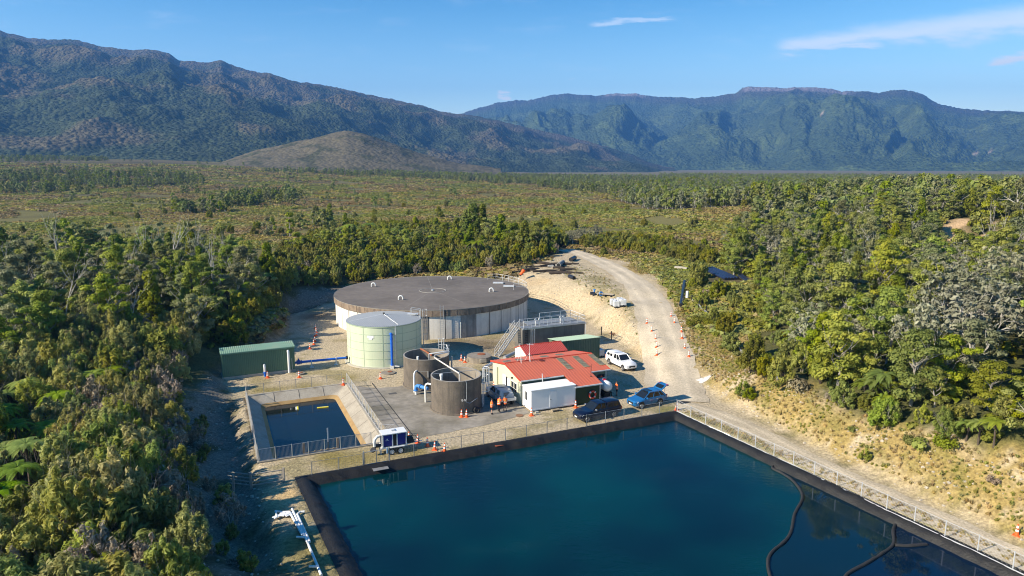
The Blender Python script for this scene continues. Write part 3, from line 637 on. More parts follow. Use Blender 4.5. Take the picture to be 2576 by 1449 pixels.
def col_left(X, Y, Z, A, V, rg, lo, h):
    a = fbm(X / 420, Y / 420, 5); T = np.zeros(X.shape + (3,)); T[:] = (0.046, 0.062, 0.029)
    T = lerp(T, (0.070, 0.088, 0.042), sm(fbm(X / 60, Y / 60, 3), -0.05, 0.3) * 0.7)
    T = lerp(T, (0.135, 0.112, 0.065), sm(a * 0.9 + (h - 0.62) * 0.40 + rg * 0.18, 0.03, 0.20) * 0.8); T = lerp(T, (0.10, 0.078, 0.060), sm(h, 0.55, 0.9) * 0.55 * sm(fbm(X / 150, Y / 150, 3), -0.15, 0.25))
    return T
def col_far(X, Y, Z, A, V, rg, lo, h):
    T = np.zeros(X.shape + (3,)); T[:] = (0.056, 0.084, 0.036); T = lerp(T, (0.085, 0.118, 0.044), sm(fbm(X / 260, Y / 260, 3), -0.1, 0.3))
    T = lerp(T, (0.090, 0.075, 0.055), sm(h + 0.10 * lo, 0.78, 0.95) * 0.7)
    AZm = np.degrees(A); rock = (sm(AZm, 17.6, 18.0) * (1 - sm(AZm, 24.5, 26)) * sm(h, 0.90, 0.95)) + (sm(AZm, 7.2, 7.6) * (1 - sm(AZm, 10.2, 10.8)) * sm(h, 0.95, 0.975))
    T = lerp(T, (0.26, 0.22, 0.21), np.clip(rock, 0, 1))
    for px, py, w, hh in ((2068, 285, 2.5, 5), (2454, 386, 4.5, 4), (2492, 381, 3, 3.5)):
        a, b = wray(px, py); a = math.atan(a); el = (Z - CAM_H) / np.hypot(X, Y); b = b * math.cos(a)
        T = lerp(T, (0.40, 0.32, 0.24), np.exp(-(((A - a - (el - b) * 0.5) * 1750 / w) ** 2 + ((el - b) * 1750 / hh) ** 2) ** 2))
    return T
massif('mountain', 'long brown and dark green mountain slope falling to the right', LEFT, R(-46), R(13.0), 560, 230, lambda A: 1750 + 900 * sm(A, -0.4, 0.22), lambda A: 4300 - 300 * A, 105, 620, col_left, mtnmat('left_mountain', 0.085, 0.7), 1.05, treeh=5)
massif('mountain', 'far blue forested mountain range with a rocky crest', FAR, R(-12), R(44), 620, 170, lambda A: 4200 + 350 * np.sin(A * 7), lambda A: 7600 + 500 * np.sin(A * 9 + 1), 285, 800, col_far, mtnmat('far_range', 0.05, 1.0), 1.0, treeh=12, seedx=4.2, spur=0.55)
def knoll():
    az = np.linspace(math.atan(wray(520, 400)[0]), math.atan(wray(1260, 400)[0]), 150); v = np.linspace(0, 1, 60); A, V_ = np.meshgrid(az, v)
    K = [(520, 425), (600, 398), (640, 384), (700, 371), (760, 358), (820, 343), (870, 334), (910, 338), (960, 355), (1020, 378), (1090, 399), (1150, 414), (1260, 428)]
    AZ, EL = skyline(K); D_ = 1150 + 500 * V_; X, Y = D_ * np.sin(A), D_ * np.cos(A); E = np.interp(A, AZ, EL); top = CAM_H + 1480 * E
    zb = plain(X, Y) - 4; prof_ = np.where(V_ < 0.66, np.sin(np.clip(V_ / 0.66, 0, 1) * math.pi / 2) ** 1.3, np.cos((V_ - 0.66) / 0.34 * math.pi / 2 * 0.8))
    Z = zb + np.maximum(top - zb, 0) * prof_ + 5 * fbm(X / 70, Y / 70, 4, True) * prof_
    T = np.zeros(X.shape + (3,)); T[:] = (0.140, 0.120, 0.074); T = lerp(T, (0.080, 0.080, 0.042), sm(fbm(X / 45, Y / 45, 4), 0.05, 0.3)); 
    k = np.arange(A.size).reshape(A.shape); F = np.stack([k[:-1, :-1], k[:-1, 1:], k[1:, 1:], k[1:, :-1]], -1).reshape(-1, 4)
    tag(link('hill', arr_mesh('hill', np.stack([X, Y, Z], -1).reshape(-1, 3), F, mtnmat('knoll', 0.14, 0.25, 0.7, 0.3), True, corner_cols=T.reshape(-1, 3))), 'rounded brown grassy hill at the foot of the left mountain', 'hill', kind='structure')
knoll()
# ================================================================ COMMON PAINTS
galv = mat('galvanised', (0.50, 0.52, 0.54), 0.45, 0.5, var=0.3, scale=3)
galvl = mat('galvanised_light', (0.66, 0.67, 0.67), 0.5, 0.2, var=0.2, scale=3)
white = mat('white_paint', (0.80, 0.80, 0.79), 0.55, var=0.12, scale=2, dirt=(0.5, 0.48, 0.44))
whitep = mat('white_plastic', (0.75, 0.75, 0.72), 0.5)
bluep = mat('blue_pipe', (0.01, 0.13, 0.62), 0.4, var=0.2, scale=2)
bluel = mat('light_blue_pipe', (0.06, 0.24, 0.60), 0.45, var=0.25, scale=3)
black = mat('black_rubber', (0.014, 0.014, 0.015), 0.7)
dark = mat('dark_gap', (0.008, 0.008, 0.009), 0.6)
rust = mat('rusty_steel', (0.30, 0.10, 0.04), 0.85, var=0.7, scale=3, dirt=(0.14, 0.05, 0.025))
glass = mat('dark_glass', (0.012, 0.015, 0.018), 0.08, spec=0.6)
orange_c = mat('cone_orange', (0.85, 0.12, 0.02), 0.55, var=0.2, scale=6)
timber = mat('weathered_timber', (0.30, 0.25, 0.18), 0.9, var=0.5, scale=3, dirt=(0.13, 0.10, 0.07))
bpipe = mat('black_pipe', (0.016, 0.019, 0.028), 0.4)
def L4(B, a):
    def f(u, v): p = rot((u, v), a); return (B[0] + p[0], B[1] + p[1])
    return f
# ================================================================ BIG RESERVOIR
RC = (-14.4, 124.3); RR = 17.35; RH = 4.75
t = thing('concrete_reservoir', 'very large round concrete water reservoir with a flat grey roof', 'reservoir', (*RC, 0))
wallm = mat('reservoir_wall', (0.76, 0.73, 0.67), 0.88, var=0.25, scale=0.5, streak=0.38, dirt=(0.28, 0.255, 0.22), bump=0.12, fine=0.12)
walld = mat('reservoir_wall_stained', (0.36, 0.34, 0.31), 0.9, var=0.6, scale=0.5, streak=0.8, dirt=(0.11, 0.10, 0.09), bump=0.12, fine=0.2)
NP = 42; wp, wd2 = MB(), MB()
random.seed(3)
for k in range(NP):
    a0, a1 = 2 * math.pi * k / NP + 0.0035, 2 * math.pi * (k + 1) / NP - 0.0035
    if k in (31, 34): MB().lathe([(RR - 0.3, -0.4), (RR - 0.145, -0.4), (RR - 0.145, RH - 0.98), (RR - 0.3, RH - 0.98)], n=4, a0=a0 + .002, a1=a1 - .002).build('stained_panel', walld, t, True, label='dark stained panel of the reservoir wall')
    wp.lathe([(RR - 0.5, -0.4), (RR - 0.16, -0.4), (RR - 0.16, RH - 0.4), (RR - 0.5, RH - 0.4)], n=4, a0=a0, a1=a1)
MB().lathe([(RR - 0.26, -0.4), (RR - 0.26, RH - 0.5)], n=96, cap=False).build('inner_wall', mat('joint_shadow', (0.10, 0.09, 0.08), 0.9), t, True)
wp.build('wall', wallm, t, True)
rimm = mat('reservoir_rim', (0.27, 0.205, 0.15), 0.9, var=0.6, scale=0.9, streak=0.6, dirt=(0.07, 0.052, 0.04), bump=0.2)
rb = MB()
for k in range(56):
    a0, a1 = 2 * math.pi * k / 56 + 0.0018, 2 * math.pi * (k + 1) / 56 - 0.0018
    rb.lathe([(RR - 0.15, RH - 1.0), (RR + 0.08, RH - 1.0), (RR + 0.08, RH - 0.02), (RR - 0.15, RH - 0.02)], n=3, a0=a0, a1=a1)
rb.build('rim', rimm, t, True)
roofm = mat('reservoir_roof', (0.180, 0.152, 0.127), 0.9, var=0.85, scale=0.12, dirt=(0.098, 0.083, 0.069), fine=0.35, bump=0.05)
MB().lathe([(0.001, RH + 0.10), (RR * 0.5, RH + 0.06), (RR + 0.02, RH), (RR + 0.02, RH - 0.12)], n=128, cap=False).build('roof', roofm, t, True)
MB().lathe([(RR + 0.02, RH - 0.0), (RR + 0.10, RH + 0.03), (RR + 0.10, RH - 0.05), (RR + 0.02, RH - 0.1)], n=128, cap=False).build('roof_edge', mat('roof_edge', (0.27, 0.25, 0.22), 0.9), t, True)
pale = mat('pale_joint', (0.27, 0.245, 0.21), 0.85)
j = MB()
for k in range(9):
    a = R(20 + 40 * k); ca_, sa_ = math.cos(a), math.sin(a); r0, r1 = 0.3, (RR - 0.2 if k % 2 == 0 else RR * 0.72)
    j.add([(r0 * ca_ - 0.03 * sa_, r0 * sa_ + 0.03 * ca_, RH + 0.112), (r0 * ca_ + 0.03 * sa_, r0 * sa_ - 0.03 * ca_, RH + 0.112), (r1 * ca_ + 0.03 * sa_, r1 * sa_ - 0.03 * ca_, RH + 0.112 - 0.105 * (r1 / RR)), (r1 * ca_ - 0.03 * sa_, r1 * sa_ + 0.03 * ca_, RH + 0.112 - 0.105 * (r1 / RR))], [(0, 1, 2, 3)])
j.build('roof_joint', pale, t)
MB().lathe([(2.28, RH + 0.08), (2.28, RH + 0.13), (2.40, RH + 0.13), (2.40, RH + 0.08)], n=48, cap=False).build('centre_ring', mat('pale_ring', (0.36, 0.34, 0.30), 0.8), t, True)
MB().lathe([(0.001, RH + 0.35), (0.22, RH + 0.3), (0.25, RH + 0.08)], n=12).build('centre_cap', galv, t)
for (x, y) in ((1805, 318), (2068, 445), (2540, 250)):
    p = z1(x, y, RH + 0.1); c = (p[0] - RC[0], p[1] - RC[1], RH)
    MB().tube([(c[0] - 0.36, c[1], c[2])] + [(c[0] - 0.36 * math.cos(a), c[1], c[2] + 0.36 + 0.36 * math.sin(a)) for a in [math.pi * i / 8 for i in range(9)]] + [(c[0] + 0.36, c[1], c[2] + 0.12)], 0.12, 8).build('roof_vent', whitep, t, True)
p = z2(883, 240, RH + 0.1); c = (p[0] - RC[0], p[1] - RC[1], RH)
MB().tube([(c[0] - 0.36, c[1], c[2])] + [(c[0] - 0.36 * math.cos(a), c[1], c[2] + 0.36 + 0.36 * math.sin(a)) for a in [math.pi * i / 8 for i in range(9)]] + [(c[0] + 0.36, c[1], c[2] + 0.12)], 0.12, 8).build('roof_vent', whitep, t, True)
for (x, y) in ((948, 158), (1050, 191)):
    p = z2(x, y, RH + 0.1); c = (p[0] - RC[0], p[1] - RC[1])
    MB().box((*c, RH + 0.16), (2.0, 1.3, 0.14)).box((*c, RH + 0.25), (1.7, 0.1, 0.06)).build('hatch', galvl, t)
def rail(mb, pts, h, r=0.03, mid=(0.5,), post=True, n=6):
    top = [(x, y, z + h) for x, y, z in pts]; mb.tube(top, r, n)
    for m_ in mid: mb.tube([(x, y, z + h * m_) for x, y, z in pts], r * 0.8, n)
    if post:
        for x, y, z in pts: mb.tube([(x, y, z), (x, y, z + h)], r, n)
a_s = math.atan2(*(np.array(z2(905, 128, RH)[:2]) - np.array(RC))[::-1]); a_e = math.atan2(*(np.array(z2(1218, 218, RH)[:2]) - np.array(RC))[::-1])
pts = [((RR - 0.12) * math.cos(a), (RR - 0.12) * math.sin(a), RH) for a in np.linspace(a_s, a_e, 8)]
mb = MB(); rail(mb, pts, 1.15, 0.035, (0.5,)); q = pts[-1]; rail(mb, [q, (q[0] - 2.4, q[1] - 0.9, RH)], 1.15, 0.035, (0.5,)); q = pts[0]; rail(mb, [q, (q[0] - 1.6, q[1] - 0.2, RH)], 1.1, 0.035, (0.5,)); mb.build('railing', galvl, t)
def ladder(mb, p0, p1, w=0.45, side=(1, 0, 0), r=0.03, step=0.32, rr=0.018):
    p0, p1, s = Vector(p0), Vector(p1), Vector(side).normalized() * w / 2
    mb.tube([p0 - s, p1 - s], r, 6).tube([p0 + s, p1 + s], r, 6); n = int((p1 - p0).length / step)
    for i in range(1, n): q = p0.lerp(p1, i / n); mb.tube([q - s, q + s], rr, 5)
def cage(mb, p0, p1, out, side, rad=0.38, nb=5, nh=4, r=0.02):
    """safety hoops round a ladder from p0 to p1"""
    p0, p1, o, s = Vector(p0), Vector(p1), Vector(out).normalized(), Vector(side).normalized(); hoops = []
    for i in range(nh):
        c = p0.lerp(p1, i / (nh - 1)); hoops.append([c + o * (rad * math.sin(a)) * 1.7 + s * (-rad * math.cos(a)) for a in [math.pi * k / 8 for k in range(9)]]); mb.tube(hoops[-1], r, 5)
    for k in range(nb):
        j_ = int(1 + k * 6 / (nb - 1)); mb.tube([h[j_] for h in hoops], r * 0.8, 5)
def at_wall(x, y, z): p = z2(x, y, z); return (p[0] - RC[0], p[1] - RC[1])
p = at_wall(402, 420, RH); a = math.atan2(p[1], p[0]); ca_, sa_ = math.cos(a), math.sin(a)
mb = MB(); ladder(mb, ((RR + .28) * ca_, (RR + .28) * sa_, 0), ((RR + .28) * ca_, (RR + .28) * sa_, RH + 0.9), 0.5, (-sa_, ca_, 0), 0.04); mb.build('ladder', galv, t)
for x in (578, 608):
    p = at_wall(x, 700, 0.1); a = math.atan2(p[1], p[0]); MB().tube([((RR + .02) * math.cos(a), (RR + .02) * math.sin(a), 0), ((RR + .02) * math.cos(a), (RR + .02) * math.sin(a), 2.6)], 0.07 if x > 600 else 0.05, 8).build('downpipe', galvl, t)
# ================================================================ GREEN STEEL TANK
GC = (-18.15, 96.35); GRD = 5.2; GH = 5.75
t = thing('steel_tank', 'pale green round steel tank with a shallow grey roof', 'tank', (*GC, 0))
gpaint = mat('pale_green_steel', (0.56, 0.62, 0.455), 0.42, var=0.12, scale=0.8, dirt=(0.43, 0.50, 0.36), spec=0.4, streak=0.25)
MB().lathe([(GRD, 0.12), (GRD, GH)], n=72, cap=False).build('wall', gpaint, t, True)
sm_ = MB()
for k in range(1, 5): z = 0.12 + (GH - 0.12) * k / 5; sm_.lathe([(GRD, z - 0.03), (GRD + 0.025, z - 0.02), (GRD + 0.025, z + 0.02), (GRD, z + 0.03)], n=72, cap=False)
for k in range(12): a = R(30 * k + 8); sm_.box((GRD * math.cos(a), GRD * math.sin(a), GH / 2), (0.035, 0.07, GH - 0.3), a)
sm_.build('plate_seam', mat('green_seam', (0.36, 0.44, 0.31), 0.5), t)
MB().lathe([(GRD - 0.02, GH - 0.12), (GRD + 0.08, GH - 0.10), (GRD + 0.08, GH), (GRD - 0.02, GH + 0.02)], n=72, cap=False).build('eave_ring', mat('green_seam', (0.36, 0.44, 0.31), 0.5), t, True)
MB().lathe([(0.0, -0.3), (GRD + 0.45, -0.3), (GRD + 0.45, 0.10), (GRD - 0.1, 0.13)], n=72).build('plinth', mat('pale_concrete', (0.46, 0.43, 0.36), 0.9, var=0.4, scale=1), t, True)
rs = []; RZ = 0.62                                                       # ribbed roof of two slopes meeting on a ridge line
rdir = R(16); nr = 44
groof = mat('grey_roof', (0.36, 0.38, 0.40), 0.5, 0.2, var=0.15, scale=0.6)
def roof_z(x, y): 
    return GH + 0.04 + RZ * (1 - (math.hypot(x, y) / GRD))
V, F_ = [(0, 0, GH + 0.04 + RZ)], []
for k in range(96):
    a = 2 * math.pi * k / 96; V.append((GRD * 1.01 * math.cos(a), GRD * 1.01 * math.sin(a), GH + 0.03))
F_ = [(0, 1 + k, 1 + (k + 1) % 96) for k in range(96)]
MB().add(V, F_).build('roof', groof, t)
rib = MB(); d1 = Vector((math.cos(R(118)), math.sin(R(118)), 0)); d2 = Vector((-d1.y, d1.x, 0))
for s_ in np.arange(-4.9, 4.95, 0.27):
    L = math.sqrt(max(0, GRD ** 2 - s_ ** 2)); pts = [d2 * s_ + d1 * u for u in np.linspace(-L, L, 9)]
    pts = [Vector((q.x, q.y, roof_z(q.x, q.y) + 0.02)) for q in pts]; rib.tube(pts, 0.03, 3, False)
rib.build('roof_rib', mat('grey_rib', (0.43, 0.45, 0.46), 0.5, 0.2), t)
e0 = Vector(z1(1570, 660, GH + 0.05)) - Vector((*GC, 0)); e1 = Vector(z1(2045, 692, GH + 0.05)) - Vector((*GC, 0)); e2 = Vector(z1(2250, 598, GH + 0.05)) - Vector((*GC, 0))
capm = mat('ridge_cap', (0.62, 0.63, 0.63), 0.5)
for e in (e1, e0, e2): MB().tube([(0, 0, GH + RZ + 0.07), (e.x, e.y, GH + 0.08)], 0.06 if e is e1 else 0.04, 5).build('ridge_cap', capm, t)
MB().box((e2.x * .8, e2.y * .8 + 0.3, GH + 0.3), (1.5, 0.9, 0.12)).build('hatch', galvl, t)
MB().lathe([(0, GH + RZ + 0.32), (0.14, GH + RZ + 0.28), (0.14, GH + RZ + 0.05)], n=10).build('vent', mat('dark_vent', (0.05, 0.05, 0.05)), t)
a = math.acos(0.345); ax, ay = (GRD + 0.28) * 0.345, -(GRD + 0.28) * math.sin(a)
MB().tube([(ax * 0.92, ay * 0.92, 4.75), (ax, ay, 4.72), (ax, ay, 4.5), (ax, ay, 0.25)], [0.19, 0.2, 0.17, 0.17], 12).tube([(ax, ay, 4.05), (ax, ay, 4.13)], 0.23, 12).tube([(ax, ay, 0.55), (ax, ay, 0.63)], 0.24, 12).build('riser_pipe', bluep, t, True)
MB().box((ax, ay, 0.2), (0.5, 0.5, 0.4)).tube([(ax, ay, 0.35), (ax + 1.0, ay - 0.1, 0.3)], 0.09, 8).build('pipe_foot', galvl, t)
ax2, ay2 = (GRD + 0.09) * 0.45, -(GRD + 0.09) * math.sqrt(1 - 0.45 ** 2); MB().tube([(ax2, ay2, 0.2), (ax2, ay2, GH)], 0.05, 6).build('downpipe', galvl, t)
xs, ys = -0.18, -math.sqrt(1 - 0.18 ** 2)
s_ = MB(); 
for (w, z0, z1_) in ((0.92, 4.2, 4.55), (0.5, 4.0, 4.2)):
    u0 = math.asin(xs); dw = w / 2 / GRD; s_.lathe([(GRD + 0.02, z0), (GRD + 0.04, z0), (GRD + 0.04, z1_), (GRD + 0.02, z1_)], n=4, a0=-math.pi / 2 + u0 - dw, a1=-math.pi / 2 + u0 + dw)
s_.build('sign', white, t)
mb = MB(); a = R(12); ca_, sa_ = math.cos(a), math.sin(a); o = GRD + 0.3
ladder(mb, (o * ca_, o * sa_, 0.3), (o * ca_, o * sa_, GH + 1.1), 0.5, (-sa_, ca_, 0), 0.035); cage(mb, (o * ca_, o * sa_, 2.4), (o * ca_, o * sa_, GH + 1.1), (ca_, sa_, 0), (-sa_, ca_, 0), 0.36, 6, 6); mb.build('caged_ladder', galv, t)
mb = MB(); rail(mb, [((GRD - 1.4) * ca_, (GRD - 1.4) * sa_ + .5, GH + .3), ((GRD - 0.1) * ca_, (GRD - .1) * sa_ + 0.5, GH + .05)], 1.1, 0.03); mb.build('railing', galvl, t); mb = MB(); rail(mb, [((GRD - 1.4) * ca_, (GRD - 1.4) * sa_ - .5, GH + .3), ((GRD - 0.1) * ca_, (GRD - .1) * sa_ - 0.5, GH + .05)], 1.1, 0.03); mb.build('railing', galvl, t)
# ================================================================ TWO SETTLING TANKS
sett = mat('old_concrete', (0.165, 0.138, 0.110), 0.92, var=0.65, scale=0.9, streak=0.95, dirt=(0.075, 0.066, 0.056), bump=0.25, fine=0.35)
inn = mat('tank_inside', (0.30, 0.265, 0.215), 0.92, var=0.5, scale=0.9, streak=0.5, dirt=(0.12, 0.10, 0.085), bump=0.2)
ST1, ST2, SR, SH = (-10.75, 84.45), (-6.33, 75.85), 2.86, 3.85
for nm, c, lab in (('first', ST1, 'round open topped dark concrete tank beside the green tank'), ('second', ST2, 'round open topped dark concrete tank beside the parked grey ute')):
    t = thing('concrete_tank', lab, 'tank', (*c, 0), 0, 'round concrete settling tanks')
    MB().lathe([(SR + 0.16, 0.0), (SR + 0.14, 0.14), (SR, 0.16), (SR, SH)], n=72, cap=False).build('wall', sett, t, True)
    MB().lathe([(SR, SH), (SR, SH + 0.02), (SR - 0.17, SH + 0.02), (SR - 0.17, SH)], n=72, cap=False).build('rim', mat('tank_rim', (0.33, 0.31, 0.28), 0.9, var=0.4, scale=2), t, True)
    MB().lathe([(SR - 0.17, SH), (SR - 0.17, 0.6)], n=72, cap=False).build('inner_wall', inn, t, True)
    MB().lathe([(0.001, 1.15), (SR - 0.17, 1.15)], n=48, cap=False).build('sludge', mat('sludge', (0.10, 0.055, 0.022), 0.35, var=0.5, scale=0.8, dirt=(0.03, 0.022, 0.016)), t)
    if nm == 'second':
        MB().tube([(-SR + 0.1, -0.1, SH + 0.05), (2.2, 1.55, SH + 0.05), (2.25, 1.5, SH - 0.7)], 0.035, 6).build('cross_rod', galv, t)
        MB().tube([(-1.55, -1.2, SH - 2.0), (-1.55, -1.2, SH + 0.15)], 0.14, 12).tube([(-1.55, -1.2, SH + 0.15), (-1.55, -1.2, SH + 0.4)], 0.19, 12).build('overflow_pipe', whitep, t, True)
        a = R(-12); ca_, sa_ = math.cos(a), math.sin(a); o = SR + 0.3; mb = MB(); ladder(mb, (o * ca_, o * sa_, 0.3), (o * ca_, o * sa_, SH + 1.0), 0.45, (-sa_, ca_, 0), 0.035); mb.build('ladder', galvl, t)
        mb = MB(); cage(mb, (o * ca_, o * sa_, 2.2), (o * ca_, o * sa_, SH + 1.0), (ca_, sa_, 0), (-sa_, ca_, 0), 0.42, 7, 4, 0.03); mb.build('ladder_cage', galvl, t)
        MB().tube([(1.3, -2.45, SH + 0.02), (1.3, -2.72, SH), (1.35, -2.74, SH - 0.2), (1.35, -2.74, 1.5), (1.7, -2.6, 1.35), (2.5, -1.85, 1.7)], 0.03, 6).build('conduit', galv, t)
        for k in (0, 1): MB().tube([(0.9 + k * 0.28, -2.75 + k * .06, 1.75), (0.9 + k * 0.28, -2.92 + k * .06, 1.75)], 0.12, 10).build('port', mat('grey_port', (0.3, 0.3, 0.3)), t)
    else:
        mb = MB(); a = R(62); ca_, sa_ = math.cos(a), math.sin(a); o = SR + 0.3; ladder(mb, (o * ca_, o * sa_, 0.3), (o * ca_, o * sa_, SH + 1.2), 0.45, (-sa_, ca_, 0), 0.035); cage(mb, (o * ca_, o * sa_, 2.6), (o * ca_, o * sa_, SH + 1.2), (ca_, sa_, 0), (-sa_, ca_, 0), 0.4, 6, 4, 0.025); mb.build('caged_ladder', galvl, t)
        MB().tube([(-0.75, -2.3, SH - 1.2), (-0.75, -2.3, SH + 0.35)], 0.14, 12).build('overflow_pipe', whitep, t, True)
        MB().box((-0.15, -2.83, 2.45), (1.2, 0.06, 0.05)).box((0.5, -2.86, 2.1), (0.2, 0.1, 0.8)).build('bracket', mat('grey_bracket', (0.25, 0.24, 0.22)), t)
        mb = MB(); rail(mb, [(2.0, 1.7, SH), (2.7, 0.6, SH)], 0.9, 0.03); mb.tube([(2.8, 0.0, 0), (2.8, 0.0, SH + 0.7)], 0.05, 6).tube([(3.2, -0.2, 0), (3.2, -0.2, SH - 0.2)], 0.10, 8).box((2.7, 0.1, SH + 0.5), (0.35, 0.3, 0.45)).tube([(2.7, 0.1, SH + 0.5), (2.55, 0.4, SH + 1.1), (2.9, 0.5, SH + 1.0)], 0.07, 6).build('valve_gear', galv, t)
        MB().tube([(-1.0, 2.45, SH + 0.05), (-0.3, 1.3, SH + 0.05), (0.85, -0.9, SH + 0.05)], 0.12, 8).build('rusty_beam', rust, t)
# inclined pipe from the first tank to the second
p0 = Vector(z2(335, 880, SH + 0.45)); p1 = Vector(z2(570, 1030, SH + 0.55)); pe = Vector((p1.x, p1.y, 1.6))
t = thing('overhead_pipe', 'long white pipe bridging the two round concrete tanks', 'pipe', tuple(p0), 0)
MB().tube([(0, 0, 0), tuple(p1 - p0), tuple(p1 - p0 + Vector((0.05, 0.02, -0.12))), tuple(pe - p0 + Vector((0.05, 0.02, 0)))], 0.085, 10).build('pipe', mat('aged_white_pipe', (0.66, 0.62, 0.57), 0.5, var=0.4, scale=2, dirt=(0.4, 0.25, 0.15)), t, True)
q0 = Vector(z2(478, 822, SH + 0.9)) - p0; q1 = Vector(z2(280, 845, SH + 0.6)) - p0
MB().tube([tuple(q0), (0.25, 0.1, 0.35), (0.02, 0.0, 0.3), (0, 0, 0)], 0.07, 8).build('grey_branch', galv, t, True)
MB().tube([tuple(q0 + Vector((-0.1, 0.2, 0.05))), tuple(q1 + Vector((0.1, 0, 0.05))), tuple(q1), tuple(q1 + Vector((0, 0, -1.6)))], 0.08, 8).build('grey_riser', galv, t, True)
# blue elbow pipe and two white goosenecks at the tank feet
a = Vector(z2(155, 1235)); b = Vector(z2(295, 1195)) 
t = thing('elbow_pipe', 'blue elbow pipe on a white foot between the two concrete tanks', 'pipe', tuple(a), 0)
d = Vector((3.0, -0.2, 0)).normalized() * 0
e = (Vector((*ST2, 0)) - a); e.z = 0; e.normalize(); bz_ = 1.15
MB().tube([(0, 0, 0.45), (0, 0, 0.75)] + [tuple(e * (0.45 * (1 - math.cos(k))) + Vector((0, 0, 0.75 + 0.42 * math.sin(k)))) for k in (0.4, 0.8, 1.2, 1.57)] + [tuple(e * 2.1 + Vector((0, 0, 1.17)))], 0.21, 12).tube([(0, 0, 0.5), (0, 0, 0.58)], 0.30, 12).tube([tuple(e * 0.8 + Vector((0, 0, 1.17))), tuple(e * 0.9 + Vector((0, 0, 1.17)))], 0.30, 12).build('pipe', bluel, t, True)
MB().tube([(0, 0, -0.05), (0, 0, 0.46)], 0.15, 10).build('foot', whitep, t)
for (x0, y0, x1, y1, h, lab) in ((150, 1215, 158, 1000, 2.5, 'tall white gooseneck pipe rising beside the blue elbow'), (248, 1310, 290, 1110, 2.3, 'white gooseneck pipe entering the nearer concrete tank')):
    p = Vector(z2(x0 - 10 if x0 < 200 else x0, y0)); t = thing('gooseneck_pipe', lab, 'pipe', tuple(p), 0, 'white pipes at the concrete tanks')
    c = Vector((*ST1, 0)) if x0 < 200 else Vector((*ST2, 0)); e = c - p; e.z = 0; L = e.length - SR; e.normalize()
    MB().tube([tuple(e * 0.25 * (x0 < 200)) + tuple() if False else (0, 0, 0), (0, 0, h - 0.4), tuple(e * 0.08 + Vector((0, 0, h - 0.15))), tuple(e * 0.3 + Vector((0, 0, h))), tuple(e * (L + 0.02) + Vector((0, 0, h - (0.05 if x0 > 200 else 0.0))))], 0.115, 10).build('pipe', whitep, t, True)
# round manholes
def lid(p, r, h, lab, inner=rust, cat='manhole'):
    t = thing('manhole', lab, cat, (p[0], p[1], 0), 0.3)
    MB().lathe([(r, -0.1), (r, h), (0.001, h)], n=32).build('slab', mat('old_concrete_slab', (0.27, 0.235, 0.19), 0.9, var=0.5, scale=1.2, streak=0.2), t); MB().lathe([(r * 0.33, h), (r * 0.33, h + 0.05), (0.001, h + 0.05)], (r * 0.25, r * 0.25, 0), n=20).build('cover', inner, t)
    return t
t = lid(z2(765, 905), 1.75, 0.75, 'squat round concrete chamber with a rusty lid behind the red roof'); MB().box((0.1, -1.75, 0.42), (0.9, 0.3, 0.5)).build('vent_block', mat('pale_concrete', (0.46, 0.43, 0.36)), t)
lid(z1(1948, 1158), 0.95, 0.12, 'flat round concrete manhole in front of the green tank')
lid(z1(1098, 1168), 0.6, 0.2, 'small rusty manhole beside the green shed')
tag(MB().lathe([(0.42, 0), (0.42, 0.035), (0.001, 0.035)], (*z4(640, 795)[:2], 0.02), n=20).build('manhole', mat('rust_lid', (0.24, 0.13, 0.07), 0.85, var=0.4)), 'small brown manhole in the paving near the white cabin', 'manhole')
tag(MB().box((*z1(1990, 1355)[:2], 0.03), (0.95, 0.5, 0.03), U24).build('drain_grate', mat('grate', (0.09, 0.085, 0.08))), 'small dark drain grate set in the paving', 'drain')
# ================================================================ CONCRETE FILTER BOX WITH WALKWAY
FB, FA = (1.5, 98.6), R(24.6); fb = L4(FB, FA); FL, FD, FH = 10.5, 4.6, 3.7
t = thing('concrete_box', 'long rectangular concrete filter box with a railed walkway on top', 'filter box', (*FB, 0), FA)
fbm_ = mat('filter_concrete', (0.185, 0.175, 0.155), 0.92, var=0.5, scale=0.8, streak=0.55, dirt=(0.085, 0.08, 0.07), bump=0.2, fine=0.3)
MB().bx(0, FL, 0, FD, 1.25, FH - 0.02).build('wall', fbm_, t, bevel=0.03)
MB().bx(0.9, FL - 0.1, 0.6, FD - 0.2, -0.4, 1.26).build('plinth', mat('dark_concrete', (0.12, 0.11, 0.1)), t)
deck = mat('grating', (0.30, 0.31, 0.32), 0.6, 0.3, var=0.3, scale=4)
MB().bx(0.1, FL + 0.1, 0.05, 1.5, FH, FH + 0.08).bx(2.0, FL - 0.4, 1.9, FD - 0.2, FH, FH + 0.05).build('walkway', deck, t)
MB().bx(-0.01, FL + 0.2, -0.16, -0.02, FH - 0.12, FH + 0.04).build('edge_beam', galv, t)
mb = MB()
rail(mb, [(x, 0.0, FH + .06) for x in np.linspace(0.25, FL, 9)], 1.05, 0.035, (0.5, 0.12)); rail(mb, [(x, 1.55, FH + .06) for x in np.linspace(0.25, FL - 2.2, 7)], 1.05, 0.035, (0.5,)); rail(mb, [(FL, y, FH + .06) for y in (0.0, 1.5, 3.0, 4.4)], 1.05, 0.035, (0.5,)); rail(mb, [(x, 4.4, FH + .06) for x in np.linspace(5, FL, 4)], 1.05, 0.035, (0.5,))
mb.build('railing', galvl, t)
for x in (2.7, 3.3, 6.9, 7.4): MB().tube([(x, 1.1, FH), (x, 1.1, FH + 1.0)], 0.10, 8).box((x, 1.1, FH + 1.0), (0.25, 0.2, 0.2)).build('valve_post', galvl, t)
